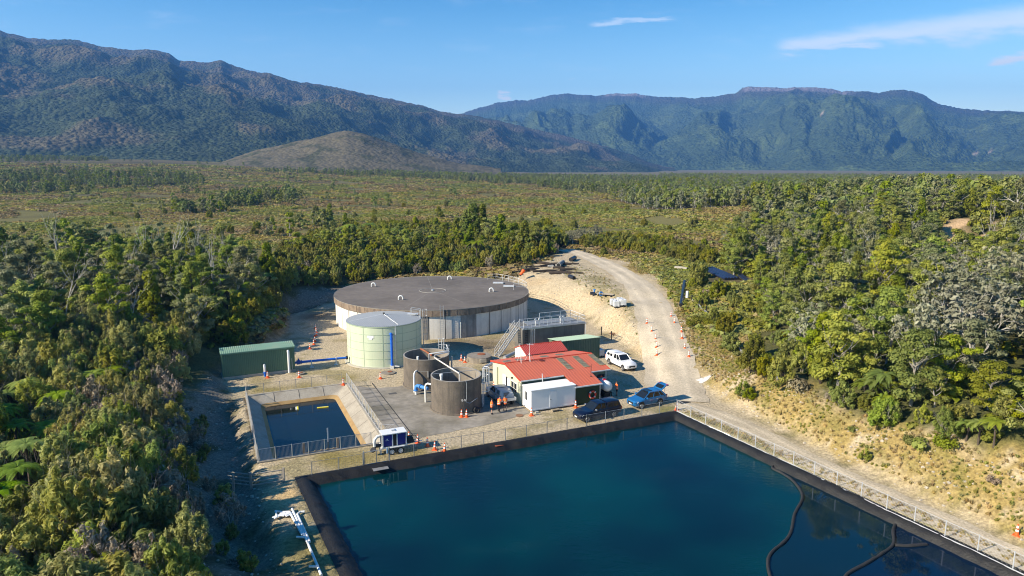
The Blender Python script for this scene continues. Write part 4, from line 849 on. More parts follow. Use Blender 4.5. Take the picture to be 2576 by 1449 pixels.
for x in (1.35, 1.65, 1.95, FL + 0.02): MB().tube([(x, -0.13, 0.3), (x, -0.13, FH - 0.13)], 0.06, 8).build('downpipe', galvl, t)
for x, r in ((-0.05, 0.22), (0.75, 0.2)): MB().tube([(x, 0.55, 0), (x, 0.55, 1.3)], r, 10).build('pillar', whitep, t)
mb = MB(); ladder(mb, (0.55, -0.15, 0.9), (0.55, -0.15, FH + 0.1), 0.5, (1, 0, 0), 0.03, 0.26, 0.05); mb.build('ladder', black, t)
# stairs
S0, S1 = Vector(z2(930, 870)), Vector((*fb(-0.35, 1.2), FH + 0.08)); hv = S1 - S0
t = thing('steel_stair', 'galvanised steel stair climbing to the filter box walkway', 'stair', tuple(S0), math.atan2(hv.y, hv.x)); Lh = math.hypot(hv.x, hv.y); rise = hv.z
mb = MB()
for y in (-0.45, 0.45): mb.side([(0, 0), (0.3, 0), (Lh, rise - 0.25), (Lh, rise)], y - 0.03, y + 0.03)
mb.build('stringer', galvl, t); mb = MB()
for k in range(1, 18): mb.box((Lh * k / 18, 0, rise * k / 18 - 0.02), (0.26, 0.86, 0.04))
mb.build('tread', deck, t); mb = MB()
for y in (-0.47, 0.47): rail(mb, [(Lh * k, y, rise * k) for k in (0.02, 0.27, 0.52, 0.77, 1.0)], 1.0, 0.03, (0.5,))
rail(mb, [(Lh, -0.47, rise), (Lh + 0.9, -0.47, rise)], 1.0, 0.03, (0.5,)); mb.build('handrail', galvl, t)
# big grey pipe on the ground between stair and building
a = Vector(z2(1010, 880, 0.35)); b = Vector(z2(1135, 820, 0.5)); tag(MB().tube([tuple(a), tuple(b)], 0.28, 12).build('grey_pipe', galv, None, True), 'thick grey pipe running behind the red roof building below the stair', 'pipe')
a = Vector(z2(800, 985, 0.3)); b = Vector(z2(880, 940, 0.8)); tag(MB().tube([tuple(a), tuple(b), tuple(b + (b - a) * 0.6)], 0.22, 12).build('grey_pipe', galv, None, True), 'grey pipe between the caged ladder and the cream gable wall', 'pipe')
# ================================================================ MAIN BUILDING (red roof)
B0, BD = (1.05, 76.6), R(23.5); mbk = L4(B0, BD)
t = thing('red_roof_building', 'cream and green clad building with a large red ribbed roof', 'building', (*B0, 0), BD)
LW, DW, EH, RHT = 11.4, 8.7, 2.95, 3.72
cream = mat('cream_cladding', (0.70, 0.685, 0.50), 0.6, var=0.15, scale=1.2, dirt=(0.55, 0.53, 0.36)); grn = mat('dull_green_cladding', (0.13, 0.19, 0.14), 0.55, var=0.2, scale=1.5); dgrn = mat('dark_green_cladding', (0.008, 0.035, 0.012), 0.6)
red = mat('red_roof', (0.52, 0.128, 0.068), 0.55, var=0.4, scale=0.7, streak=0.12, dirt=(0.40, 0.115, 0.085), spec=0.35); redt = mat('red_trim', (0.50, 0.06, 0.03), 0.5)
gv = [(0, 0), (DW, 0), (DW, EH), (DW / 2, RHT), (0, EH)]
def gable(x, th=0.12):
    vs = [(x, y, z) for y, z in gv] + [(x + th, y, z) for y, z in gv]; n = 5
    return MB().add(vs, [tuple(range(n)), tuple(range(n, 2 * n))[::-1]] + [(i, n + i, n + (i + 1) % n, (i + 1) % n) for i in range(n)])
g1 = gable(0.0); 
for k in range(int(DW / 0.3)): 
    y = 0.15 + k * 0.3; zt = EH + (RHT - EH) * (1 - abs(y - DW / 2) / (DW / 2)); g1.bx(-0.025, 0.0, y, y + 0.06, 0.05, zt - 0.05)
g1.build('gable_wall', cream, t); gable(LW - 0.12).build('gable_wall', grn, t)
fw = MB().bx(0.12, LW - 0.12, 0.0, 0.12, 0, EH); 
for k in range(36): fw.bx(0.25 + k * 0.305, 0.31 + k * 0.305, -0.025, 0, 0.05, EH - 0.12)
fw.build('front_wall', grn, t); MB().bx(0.12, LW - 0.12, DW - 0.12, DW, 0, EH).build('back_wall', cream, t)
o = 0.28
def slope(y): return EH + (RHT - EH) * (1 - abs(y - DW / 2) / (DW / 2))
z_ = slope(-o) + 0.06; zr = RHT + 0.07
rf = MB().corr((-0.2, -o, z_), (LW + 0.25, -o, z_), (LW + 0.25, DW / 2, zr), (-0.2, DW / 2, zr), 0.38, 0.022, 0.04).build('roof', red, t)
MB().corr((LW + 0.25, DW + o, z_), (-0.2, DW + o, z_), (-0.2, DW / 2, zr), (LW + 0.25, DW / 2, zr), 0.38, 0.022, 0.04).build('roof', red, t)
MB().tube([(-0.22, DW / 2, zr + 0.03), (LW + 0.27, DW / 2, zr + 0.03)], 0.07, 6).build('ridge_cap', redt, rf)
for x in (-0.24, LW + 0.22):
    bb = MB()
    for y0, y1 in ((-o, DW / 2), (DW / 2, DW + o)): 
        za, zb_ = (z_ if y0 < 0 else zr), (zr if y0 < 0 else z_); bb.add([(x, y0, za - 0.16), (x, y1, zb_ - 0.16), (x, y1, zb_ + 0.04), (x, y0, za + 0.04), (x + 0.05, y0, za - 0.16), (x + 0.05, y1, zb_ - 0.16), (x + 0.05, y1, zb_ + 0.04), (x + 0.05, y0, za + 0.04)], [(0, 1, 2, 3), (7, 6, 5, 4), (0, 4, 5, 1), (3, 2, 6, 7), (0, 3, 7, 4), (1, 5, 6, 2)])
    bb.build('barge_board', redt, rf)
for x0, x1 in ((-0.2, 5.3), (8.98, LW + 0.25)): MB().bx(x0, x1, -o - 0.12, -o, z_ - 0.14, z_ - 0.02).build('gutter', mat('pale_gutter', (0.62, 0.62, 0.6)), t)
sk = mat('mossy_skylight', (0.22, 0.20, 0.13), 0.5, var=0.8, scale=3, dirt=(0.07, 0.07, 0.05))
for (x, y, x2, y2) in ((940, 240, 1060, 318), (1090, 220, 1205, 298), (1235, 200, 1360, 278)):
    pa, pb = z4(x, y, 3.55), z4(x2, y2, 3.2); ua = (pa[0] - B0[0]) * math.cos(BD) + (pa[1] - B0[1]) * math.sin(BD) + 0.25; ub = ua
    v1, v0 = DW / 2 - 0.5, 0.9
    zz0, zz1 = slope(v0) + 0.115, slope(v1) + 0.115
    pane = MB().add([(ua, v0, zz0), (ua + 0.75, v0, zz0), (ua + 0.75, v1, zz1), (ua, v1, zz1), (ua, v0, zz0 - .03), (ua + 0.75, v0, zz0 - .03), (ua + 0.75, v1, zz1 - .03), (ua, v1, zz1 - .03)], [(0, 1, 2, 3), (7, 6, 5, 4), (0, 4, 5, 1), (1, 5, 6, 2), (2, 6, 7, 3), (3, 7, 4, 0)]).build('skylight', sk, t)
    for k in (0.0, 0.33, 0.66, 1.0): MB().box((ua + 0.375, v0 + (v1 - v0) * k, zz0 + (zz1 - zz0) * k + 0.02), (0.85, 0.14, 0.03)).build('glazing_bar', mat('skylight_bar', (0.40, 0.34, 0.20), 0.8, var=0.5, scale=4), pane)
for (x, y) in ((520, 272), (640, 257), (880, 222), (1030, 205)):
    p = z4(x, y, RHT - 0.15); u_ = (p[0] - B0[0]) * math.cos(BD) + (p[1] - B0[1]) * math.sin(BD); v_ = min(DW - 0.8, max(DW / 2 + 0.8, -(p[0] - B0[0]) * math.sin(BD) + (p[1] - B0[1]) * math.cos(BD)))
    MB().box((u_, v_, slope(v_) + 0.11), (1.0, 0.8, 0.03)).build('skylight', sk, t)
# gable door, windows
MB().bx(-0.06, 0.0, 4.35, 5.35, 0.05, 2.2).build('door', white, t); MB().bx(-0.05, -0.01, 3.95, 4.33, 0.05, 2.15).build('doorway', dark, t); MB().bx(-0.06, 0, 3.05, 3.93, 0.05, 2.1).build('door', white, t)
for y0 in (1.15, 2.0):
    w = MB().bx(-0.05, 0.0, y0, y0 + 0.72, 0.95, 2.15).build('window', white, t); MB().bx(-0.07, -0.052, y0 + 0.06, y0 + 0.66, 1.42, 2.09).bx(-0.07, -0.052, y0 + 0.06, y0 + 0.66, 1.0, 1.36).build('pane', glass, w)
MB().bx(-0.14, -0.03, 6.9, 7.2, 0.4, 2.6).build('conduit_box', mat('pale_green_box', (0.50, 0.52, 0.36)), t); MB().box((-0.12, 2.35, 2.55), (0.25, 0.2, 0.14)).build('lamp', black, t)
MB().bx(10.0, 11.0, -0.04, 0, 1.75, 2.35).build('window', glass, t); MB().bx(4.4, 5.25, -0.04, 0, 1.9, 2.4).build('window', glass, t); MB().bx(3.2, 3.55, -0.06, 0, 2.0, 2.45).build('meter_box', mat('blue_box', (0.2, 0.3, 0.5)), t)
MB().tube([(2.5, -0.45, 0.1), (2.5, -0.45, 2.65), (2.5, -0.35, 3.5)], 0.05, 6).build('flue_pipe', galvl, t)
MB().tube([(LW - 0.25, -0.15, 0.05), (LW - 0.25, -0.15, EH)], 0.06, 6).build('downpipe', whitep, t); MB().tube([(9.3, -0.1, 1.9), (LW - .3, -0.1, 1.9)], 0.05, 5).build('pipe_run', whitep, t)
# lean-to
MB().bx(5.55, 8.7, -2.75, -0.1, 0, 2.15).build('lean_to_wall', dgrn, t)
lr_ = MB().corr((5.35, -3.0, 2.32), (8.95, -3.0, 2.32), (8.95, -0.18, 2.98), (5.35, -0.18, 2.98), 0.38, 0.022, 0.04).build('lean_to_roof', red, t)
MB().bx(5.35, 8.95, -3.1, -3.0, 2.18, 2.32).bx(8.95, 9.02, -3.0, -0.2, 2.2, 2.3).build('lean_to_gutter', whitep, lr_)
for x in (8.78, 5.5): MB().tube([(x, -2.8, 0), (x, -2.8, 2.2)], 0.05, 6).build('corner_post', whitep, t)
MB().tube([(8.35, -1.4, 2.6), (8.35, -1.4, 4.2)], 0.035, 6).lathe([(0.1, 0), (0.1, 0.04)], (8.35, -1.4, 2.72), 8).build('vent_pipe', black, t)
# ================================================================ PUMP HOUSE BEHIND, WITH A SMALLER RED ROOF
AU, AV = 4.75, 9.05
t = thing('pump_house', 'small cream pump house with its own red ribbed roof behind the main building', 'pump house', (*mbk(AU, AV), 0), BD)
AL, AD, AE, AR = 5.9, 3.5, 3.15, 3.85
gv2 = [(0, -0.0), (AD, 0), (AD, AE), (AD / 2, AR), (0, AE)]
w = MB().bx(0.1, AL - 0.1, 0, 0.1, 0, AE).bx(0.1, AL - .1, AD - 0.1, AD, 0, AE)
for x in (0, AL - 0.1): w.add([(x, y, z) for y, z in gv2] + [(x + .1, y, z) for y, z in gv2], [(0, 1, 2, 3, 4), (9, 8, 7, 6, 5)] + [(i, 5 + i, 5 + (i + 1) % 5, (i + 1) % 5) for i in range(5)])
w.build('wall', mat('pale_cream', (0.72, 0.72, 0.62), 0.6), t)
r1 = MB().corr((-0.1, -0.3, AE - .02), (AL + 0.1, -0.3, AE - .02), (AL + 0.1, AD / 2, AR + 0.06), (-0.1, AD / 2, AR + 0.06), 0.24, 0.05, 0.04).build('roof', mat('red_corrugated', (0.40, 0.06, 0.045), 0.55, var=0.2, scale=1), t); MB().corr((AL + 0.1, AD + 0.2, AE + 0.0), (-0.1, AD + 0.2, AE), (-0.1, AD / 2, AR + .06), (AL + .1, AD / 2, AR + 0.06), 0.24, 0.05, 0.04).build('roof', redt, t)
MB().tube([(-.1, AD / 2, AR + .1), (AL + .1, AD / 2, AR + .1)], 0.06, 6).build('ridge_cap', redt, r1)
# ================================================================ GREEN ROOFED SHED BEHIND
t = thing('green_roof_shed', 'dark green ribbed shed with pale green roof beside the white ute', 'shed', (*mbk(12.1, 13.4), 0), BD)
g2 = mat('green_cladding', (0.085, 0.145, 0.095), 0.5, var=0.15, scale=1.5); g3 = mat('pale_green_roof', (0.36, 0.48, 0.34), 0.5, var=0.35, scale=0.6, dirt=(0.42, 0.42, 0.30))
MB().corr((0, 0, 0), (6.2, 0, 0), (6.2, 0, 3.1), (0, 0, 3.1), 0.26, 0.04, 0.08).build('front_wall', g2, t); MB().corr((6.2, 0.02, 0), (6.2, 3.7, 0), (6.2, 3.7, 2.6), (6.2, 0.02, 3.1), 0.26, 0.04, 0.08).build('side_wall', g2, t); MB().bx(0, 0.06, 0.08, 3.7, 0, 2.6).bx(0.06, 6.12, 3.64, 3.7, 0, 2.6).build('back_wall', g2, t)
MB().corr((-0.15, -0.2, 3.18), (6.35, -0.2, 3.18), (6.35, 3.9, 2.66), (-0.15, 3.9, 2.66), 0.26, 0.025, 0.04).build('roof', g3, t)
# ================================================================ LEFT GREEN SHED
LS, LA = (-37.1, 85.9), R(25.3)
t = thing('green_shed', 'long windowless green ribbed shed at the left edge of the yard', 'shed', (*LS, 0), LA)
g4 = mat('mid_green_cladding', (0.10, 0.195, 0.125), 0.5, var=0.12, scale=1.5)
MB().corr((0, 0, 0.35), (9.0, 0, 0.35), (9.0, 0, 3.45), (0, 0, 3.45), 0.22, 0.035, 0.08).build('front_wall', g4, t); MB().bx(0.0, 0.08, 0.1, 2.4, 0.35, 3.5).bx(8.92, 9.0, 0.1, 2.4, .35, 3.5).bx(0.1, 8.9, 2.32, 2.4, .35, 3.5).build('side_wall', g4, t)
MB().bx(-0.06, 9.06, -0.08, 2.45, -0.4, 0.35).build('plinth', mat('pale_concrete', (0.46, 0.43, 0.36)), t)
r1 = MB().corr((-0.12, -0.2, 3.52), (9.12, -0.2, 3.52), (9.12, 2.6, 3.66), (-0.12, 2.6, 3.66), 0.24, 0.03, 0.04).build('roof', mat('shed_green_roof', (0.20, 0.33, 0.225), 0.5, var=0.35, scale=0.5, dirt=(0.40, 0.36, 0.24)), t)
MB().bx(-0.12, 9.12, -0.29, -0.2, 3.34, 3.50).build('fascia', mat('fascia_green', (0.16, 0.28, 0.19)), t)
MB().tube([(8.15, -0.2, 3.0), (8.15, -0.45, 3.0), (8.15, -0.5, 2.8), (8.15, -0.5, 0.1)], 0.16, 10).tube([(8.6, -0.12, 0.4), (8.6, -0.12, 1.9)], 0.03, 6).build('vent_pipe', whitep, t, True)
MB().tube([(5.1, -0.1, 1.45), (5.1, -0.45, 1.4), (5.1, -0.55, 1.15), (5.1, -0.55, 0.62)], 0.16, 10).build('outlet_elbow', galvl, t, True); MB().tube([(5.1, -0.55, 0.0), (5.1, -0.55, 0.62)], 0.16, 10).tube([(5.1, -.55, .5), (5.1, -.55, .58)], 0.22, 10).build('outlet_pipe', bluep, t, True)
# blue delivery pipe from shed to green tank
a = Vector(z1(1055, 1055, 0.95)); b = Vector(z1(1548, 1008, 0.85)); t = thing('delivery_pipe', 'bright blue delivery pipe on stands from the green shed to the green tank', 'pipe', (a.x, a.y, 0), math.atan2(b.y - a.y, b.x - a.x)); L = math.hypot(b.x - a.x, b.y - a.y)
MB().tube([(-0.3, 0, 0.95), (L, 0, 0.85)], 0.16, 12).build('pipe', bluep, t, True)
MB().box((0.35, 0, 0.95), (0.5, 0.45, 0.5)).tube([(0.1, 0, 0.95), (0.18, 0, 0.95)], 0.3, 10).tube([(0.7, 0, 0.95), (0.78, 0, 0.95)], 0.3, 10).tube([(0.35, 0, 1.1), (0.35, 0, 1.45)], 0.1, 8).build('valve', mat('valve_blue', (0.015, 0.08, 0.36), 0.5), t); MB().tube([(L - 0.1, 0, .86), (L + .12, 0, .86)], 0.26, 10).build('flange', black, t)
for f in (0.30, 0.78): MB().box((L * f, 0, 0.05), (0.5, 0.4, 0.1)).box((L * f, 0, 0.4), (0.14, 0.2, 0.8)).tube([(L * f - .05, 0, .9), (L * f + .05, 0, .9)], 0.2, 10).build('support', galvl, t)
# ================================================================ WHITE CABIN AND ITS NEIGHBOURS
t = thing('white_cabin', 'white portable site cabin with a door in its long side', 'cabin', (*mbk(-0.1, -2.95), 0), BD)
cabm = mat('cabin_white', (0.80, 0.81, 0.82), 0.5, var=0.08, scale=1.0, dirt=(0.6, 0.6, 0.6))
MB().bx(0, 5.55, 0, 2.35, 0.2, 2.5).build('wall', cabm, t, bevel=0.02)
MB().bx(-0.06, 5.61, -0.06, 2.41, 2.5, 2.58).build('roof', mat('cabin_roof', (0.82, 0.82, 0.82), 0.5), t)
d = MB().bx(2.3, 3.15, -0.035, 0, 0.3, 2.25).build('door', mat('cabin_door', (0.72, 0.73, 0.75)), t); MB().box((2.4, -0.06, 1.25), (0.1, 0.05, 0.05)).build('handle', black, d)
for y0 in (1.05, 1.42): w = MB().bx(-0.03, 0, y0, y0 + 0.3, 1.1, 2.1).build('window', mat('window_frame', (0.55, 0.55, 0.55)), t); MB().bx(-0.045, -0.032, y0 + 0.04, y0 + 0.26, 1.14, 2.06).build('pane', glass, w)
MB().bx(0, 5.55, -0.03, 0, 0.2, 0.34).build('skirt', mat('cabin_skirt', (0.6, 0.61, 0.63)), t)
for x in (0.5, 2.7, 5.0):
    for y in (0.35, 2.0): MB().box((x, y, 0.1), (0.4, 0.3, 0.2)).build('block', mat('pale_concrete', (0.46, 0.43, 0.36)), t)
p = mbk(2.65, -3.55); t = thing('timber_step', 'pale timber step in front of the white cabin door', 'step', (*p, 0), BD); MB().box((0, 0, 0.2), (1.0, 0.42, 0.06)).build('tread', timber, t)
for x in (-.42, .42): MB().box((x, 0, 0.085), (0.08, 0.38, 0.17)).build('leg', timber, t)
p = mbk(0.45, -3.25); tag(MB().box((p[0], p[1], 0.09), (0.4, 0.22, 0.18), BD).build('concrete_block', mat('pale_concrete', (0.46, 0.43, 0.36))), 'pale concrete block at the near corner of the white cabin', 'block')
# white poly tank
p = z4(1478, 630); t = thing('water_tank', 'white horizontal plastic tank with a red lid on a black stand', 'plastic tank', (p[0] - .1, p[1] + 0.75, 0), BD)
pr = [(0.0, -1.0)] + [(0.60 * math.sin(a) if a < 1.57 else 0.60, -1.0 + 0.22 * (1 - math.cos(a))) for a in (0.3, 0.7, 1.1, 1.57)]
body = MB(Matrix.Translation((0, 0, 1.42)) @ Matrix.Rotation(R(90), 4, 'X')); prof = [(0.001, -0.95), (0.35, -0.92), (0.56, -0.78), (0.62, -0.6)]
for k in range(5): z = -0.5 + k * 0.25; prof += [(0.62, z - 0.06), (0.585, z - 0.03), (0.585, z + 0.03), (0.62, z + 0.06)]
prof += [(0.62, 0.6), (0.56, 0.78), (0.35, 0.92), (0.001, 0.95)]; body.lathe(prof, n=28, cap=False).build('body', mat('tank_white', (0.78, 0.78, 0.78), 0.4), t, True)
MB().lathe([(0.2, 0), (0.2, 0.1), (0.001, 0.14)], (0, 0.1, 2.02), 16).build('lid', mat('red_lid', (0.65, 0.02, 0.05), 0.4), t)
MB().box((0, 0, 0.7), (1.0, 1.7, 0.12)).box((0, 0, 0.35), (0.7, 1.4, 0.6)).build('stand', black, t)
for x in (-.45, .45):
    for y in (-.75, .75): MB().box((x, y, 0.33), (0.1, 0.1, 0.66)).build('leg', black, t)
# life ring hung on the dark green wall
p = mbk(7.75, -2.86); t = thing('life_ring', 'orange red life ring hanging on the dark green lean-to wall', 'life ring', (p[0], p[1], 1.05), BD)
def torus(M_, r, q, n=28, k=10, a0=0, a1=2 * math.pi):
    mb = MB(M_); mb.lathe([(r + q * math.cos(2 * math.pi * i / k), q * math.sin(2 * math.pi * i / k)) for i in range(k + 1)], n=n, a0=a0, a1=a1, cap=False); return mb
MX = Matrix.Rotation(R(90), 4, 'X'); torus(MX, 0.40, 0.11).build('ring', mat('ring_orange', (0.62, 0.06, 0.03), 0.5), t, True)
for k in range(4): torus(MX, 0.40, 0.118, 4, 10, R(45 + 90 * k - 9), R(45 + 90 * k + 9)).build('band', whitep, t, True)
# antenna tripod on the roof
u_, v_ = 2.9, 4.0; p = mbk(u_, v_); zb_ = slope(v_) + 0.1; t = thing('roof_antenna', 'thin aerial mast on tripod legs standing on the big red roof', 'aerial', (p[0], p[1], zb_), BD)
MB().tube([(0, 0, 0), (0, 0, 2.3)], 0.03, 5).build('mast', galvl, t); MB().tube([(-0.35, 0, 2.2), (0.55, 0.1, 2.05)], 0.025, 5).build('boom', galvl, t)
e = MB()
for k in range(6): x = -0.3 + k * 0.16; e.tube([(x, -0.22, 2.19 - 0.027 * k), (x, 0.22, 2.19 - 0.027 * k)], 0.014, 4)
e.build('elements', galvl, t)
for a in (0.3, 2.4, 4.5): MB().tube([(0.7 * math.cos(a), 0.55 * math.sin(a), -0.14 * math.sin(a) * (1 if math.sin(a) < 0.1 else 0)), (0, 0, 1.1)], 0.022, 5).build('leg', galvl, t)
p = mbk(1.75, 4.1); t = thing('roof_antenna', 'slim mast with splayed legs near the gable end of the red roof', 'aerial', (p[0], p[1], zb_), BD)
MB().tube([(0, 0, 0), (0, 0, 1.9)], 0.025, 5).build('mast', galvl, t)
for a in (0.5, 2.6, 4.7): MB().tube([(0.5 * math.cos(a), 0.4 * math.sin(a), -0.05), (0, 0, 1.2)], 0.02, 5).build('leg', galvl, t)
tag(MB().lathe([(0.33, 0), (0.33, 0.05), (0.001, 0.06)], (*mbk(4.5, 3.9), slope(3.9) + 0.1), 16).build('roof_vent', mat('dark_red_disc', (0.12, 0.02, 0.015), 0.7)), 'dark round vent cover on the red roof by the skylights', 'vent')
# ================================================================ FENCES
def fence(name, label, pts, h, kind='rods', pm=galv, gap=0.13, r=0.007, pr=0.035, top=True, bottom=False, group=None, post_every=None, lean=0.0):
    P = [Vector(p) for p in pts]; t = thing(name, label, 'fence', tuple(P[0]), 0, group); o = P[0]
    for p in P: MB().tube([tuple(p - o + Vector((0, 0, -0.15))), tuple(p - o + Vector((0, 0, h + 0.06)))], pr, 6).build('post', pm, t)
    tr, br, ms = MB(), MB(), MB()
    for a, b in zip(P[:-1], P[1:]):
        a, b = a - o, b - o; L = (b - a).length; d = (b - a) / L
        if top: tr.tube([tuple(a + Vector((0, 0, h))), tuple(b + Vector((0, 0, h)))], 0.016, 5, False)
        if bottom: br.tube([tuple(a + Vector((0, 0, 0.08))), tuple(b + Vector((0, 0, 0.08)))], 0.022, 5, False)
        n = int(L / gap)
        if kind == 'rods':
            for i in range(n): q = a.lerp(b, (i + 0.5) / n); ms.tube([tuple(q + Vector((0, 0, 0.06))), tuple(q + Vector((0, 0, h + 0.02)))], r, 3, False)
        else:                                                            # chain link: crossing wires
            for s in (-1, 1):
                for i in range(-int(h / gap), n + int(h / gap)):
                    u0, u1 = i * gap, i * gap + s * h; z0, z1_ = 0.04, h
                    if u1 == u0: continue
                    lo, hi = 0.0, 1.0
                    for lim in ((0 - u0) / (u1 - u0), (L - u0) / (u1 - u0)):
                        pass
                    k0, k1 = sorted(((0 - u0) / (u1 - u0), (L - u0) / (u1 - u0))); lo, hi = max(lo, k0), min(hi, k1)
                    if hi - lo < 0.02: continue
                    A = a + d * (u0 + (u1 - u0) * lo) + Vector((0, 0, z0 + (z1_ - z0) * lo)); B_ = a + d * (u0 + (u1 - u0) * hi) + Vector((0, 0, z0 + (z1_ - z0) * hi)); ms.tube([tuple(A), tuple(B_)], r, 3, False)
    if tr.v: tr.build('rail', pm, t)
    if br.v: br.build('rail', pm, t)
    if ms.v: ms.build('mesh_panel', pm, t)
    return t
steel = mat('fence_steel', (0.40, 0.42, 0.44), 0.5, 0.4, var=0.2, scale=4); steeld = mat('fence_steel_dull', (0.22, 0.235, 0.25), 0.55, 0.3); steell = mat('fence_steel_bright', (0.52, 0.53, 0.54), 0.5, 0.2)
pg = [z3(x, y) for x, y in ((952, 1115), (1213, 1070))]
fence('pond_fence', 'thin wire fence between the timber rails and the pond gate', pg + [z3(1448, 1030)], 1.25, 'rods', steeld, 0.16, 0.005, group=None)
g0, g1 = Vector(z3(1455, 1025)), Vector(z3(1700, 980)); t = thing('pond_gate', 'grey steel gate with mesh infill on the far side of the pond', 'gate', tuple(g0), math.atan2(g1.y - g0.y, g1.x - g0.x)); L = (g1 - g0).length
MB().tube([(0.1, 0, 0.1), (L - .1, 0, 0.1), (L - .1, 0, 1.3), (0.1, 0, 1.3), (0.1, 0, 0.1)], 0.03, 6).tube([(L / 2, 0, .1), (L / 2, 0, 1.3)], 0.03, 6).build('gate_frame', steel, t)
mb = MB()
for i in range(int(L / 0.16)): mb.tube([(0.15 + i * 0.16, 0, 0.1), (0.15 + i * 0.16, 0, 1.3)], 0.005, 3, False)
mb.build('mesh_panel', steeld, t)
for x in (0, L): MB().tube([(x, 0, -.1), (x, 0, 1.42)], 0.05, 6).build('post', steel, t)
MB().box((L - 0.2, -0.06, 1.15), (0.15, 0.06, 0.6), 0).build('sign', white, t)
pf = [z3(1705, 980), z3(1940, 940), z3(2170, 895), z3(2395, 858)] + [z4(x, y) for x, y in ((77, 1115), (293, 1078), (503, 1045), (707, 1007), (905, 972), (1098, 937), (1287, 905))]
fence('pond_fence', 'long thin wire fence along the far edge of the big pond', pf, 1.3, 'rods', steeld, 0.14, 0.0055)
pf = [z4(x, y) for x, y in ((1287, 905), (1468, 873), (1647, 840), (1820, 808), (1989, 780), (2155, 748))]
fence('pond_fence', 'grey rod fence panel in front of the dark blue ute and blue car', pf, 1.32, 'rods', steel, 0.11, 0.010, bottom=True)
pr_ = [lr(*q) for q in ((40, 655), (115, 690), (193, 725), (277, 765), (364, 805), (458, 850), (556, 893), (661, 945), (774, 998), (897, 1055), (1025, 1118), (1165, 1182), (1318, 1255), (1483, 1330), (1660, 1417))] + [(35.1, 41.2, 0), (36.2, 39.1, 0)]
pr_ = [z4(2165, 755)] + pr_
t = fence('pond_fence', 'bright galvanised chain link fence along the right side of the pond', pr_, 1.3, 'chain', steell, 0.30, 0.0035, 0.042, bottom=True)
kb = MB()
for a, b in zip(pr_[:-1], pr_[1:]):
    a, b = Vector(a) - Vector(pr_[0]), Vector(b) - Vector(pr_[0]); kb.tube([tuple(a + Vector((-0.12, -0.1, 0.1))), tuple(b + Vector((-0.12, -0.1, 0.1)))], 0.045, 5, False)
kb.build('base_pipe', steell, t)
def along(a, b, n): return [(a[0] + (b[0] - a[0]) * k / n, a[1] + (b[1] - a[1]) * k / n, 0.1) for k in range(n + 1)]
fence('basin_fence', 'grey barred fence along the near side of the concrete basin', along(bl(-0.15, -0.15), bl(10.3, -0.15), 7), 1.2, 'rods', steel, 0.11, 0.012, bottom=True, group=None)
fence('basin_fence', 'grey barred fence along the left side of the concrete basin', along(bl(-0.2, 0.1), bl(-0.2, 20.3), 14), 1.15, 'rods', steel, 0.12, 0.012, bottom=True)
fence('basin_fence', 'thin post and wire fence along the far side of the basin', along(bl(0, 20.9), bl(11.2, 20.9), 6), 1.15, 'rods', steeld, 0.2, 0.005)
fence('basin_fence', 'pale chain link fence along the right side of the basin', along(bl(11.75, 20.6), bl(11.75, 1.5), 12) + [(*bl(12.9, 0.9), 0.1)], 1.25, 'chain', steell, 0.26, 0.0045, bottom=True)
# timber rail fence at the pond corner
a, b, c = Vector(z3(683, 1178)), Vector(z3(368, 1225)), Vector(ll(1185, 985, -0.3)); d = Vector(ll(1170, 990, -0.3))
t = thing('rail_fence', 'weathered timber rail fence at the left corner of the big pond', 'fence', tuple(a), 0)
tw = mat('silver_timber', (0.33, 0.30, 0.26), 0.9, var=0.4, scale=3, dirt=(0.16, 0.14, 0.12))
for p in (a, b, Vector((*ll(1175, 1000)[:2], -0.2))): MB().box(tuple(p - a + Vector((0, 0, 0.55))), (0.16, 0.16, 1.5)).build('post', tw, t)
e_ = Vector((*ll(1150, 985)[:2], 0)) - a
for z in (1.12, 0.78, 0.45, 0.14):
    m0 = Vector((0, 0, z)); m1 = b - a + Vector((0, 0, z)); m2 = e_ + Vector((0, 0, z))
    MB().tube([tuple(m0), tuple(m1), tuple(m2)], 0.055, 5).build('rail', tw, t)
# old wire fence along the thicket beside the ditch
W_ = [ll(*q, 1.3) for q in ((880, 600), (895, 690), (912, 790), (928, 900), (945, 1000), (960, 1090), (972, 1180), (985, 1270), (1000, 1350), (1016, 1440))]
W_ = [(x, y, H(x, y)) for x, y, z in W_]
t = thing('wire_fence', 'old wire fence with dark posts along the edge of the thicket beside the ditch', 'fence', W_[0]); o = Vector(W_[0]); dk = mat('dark_post', (0.07, 0.06, 0.05), 0.9)
for p in W_: MB().tube([tuple(Vector(p) - o + Vector((0, 0, -.2))), tuple(Vector(p) - o + Vector((0, 0, 1.3)))], 0.06, 5).build('post', dk, t)
for z in (0.4, 0.75, 1.1): MB().tube([tuple(Vector(p) - o + Vector((0, 0, z))) for p in W_], 0.012, 4, False).build('wire', galv, t)
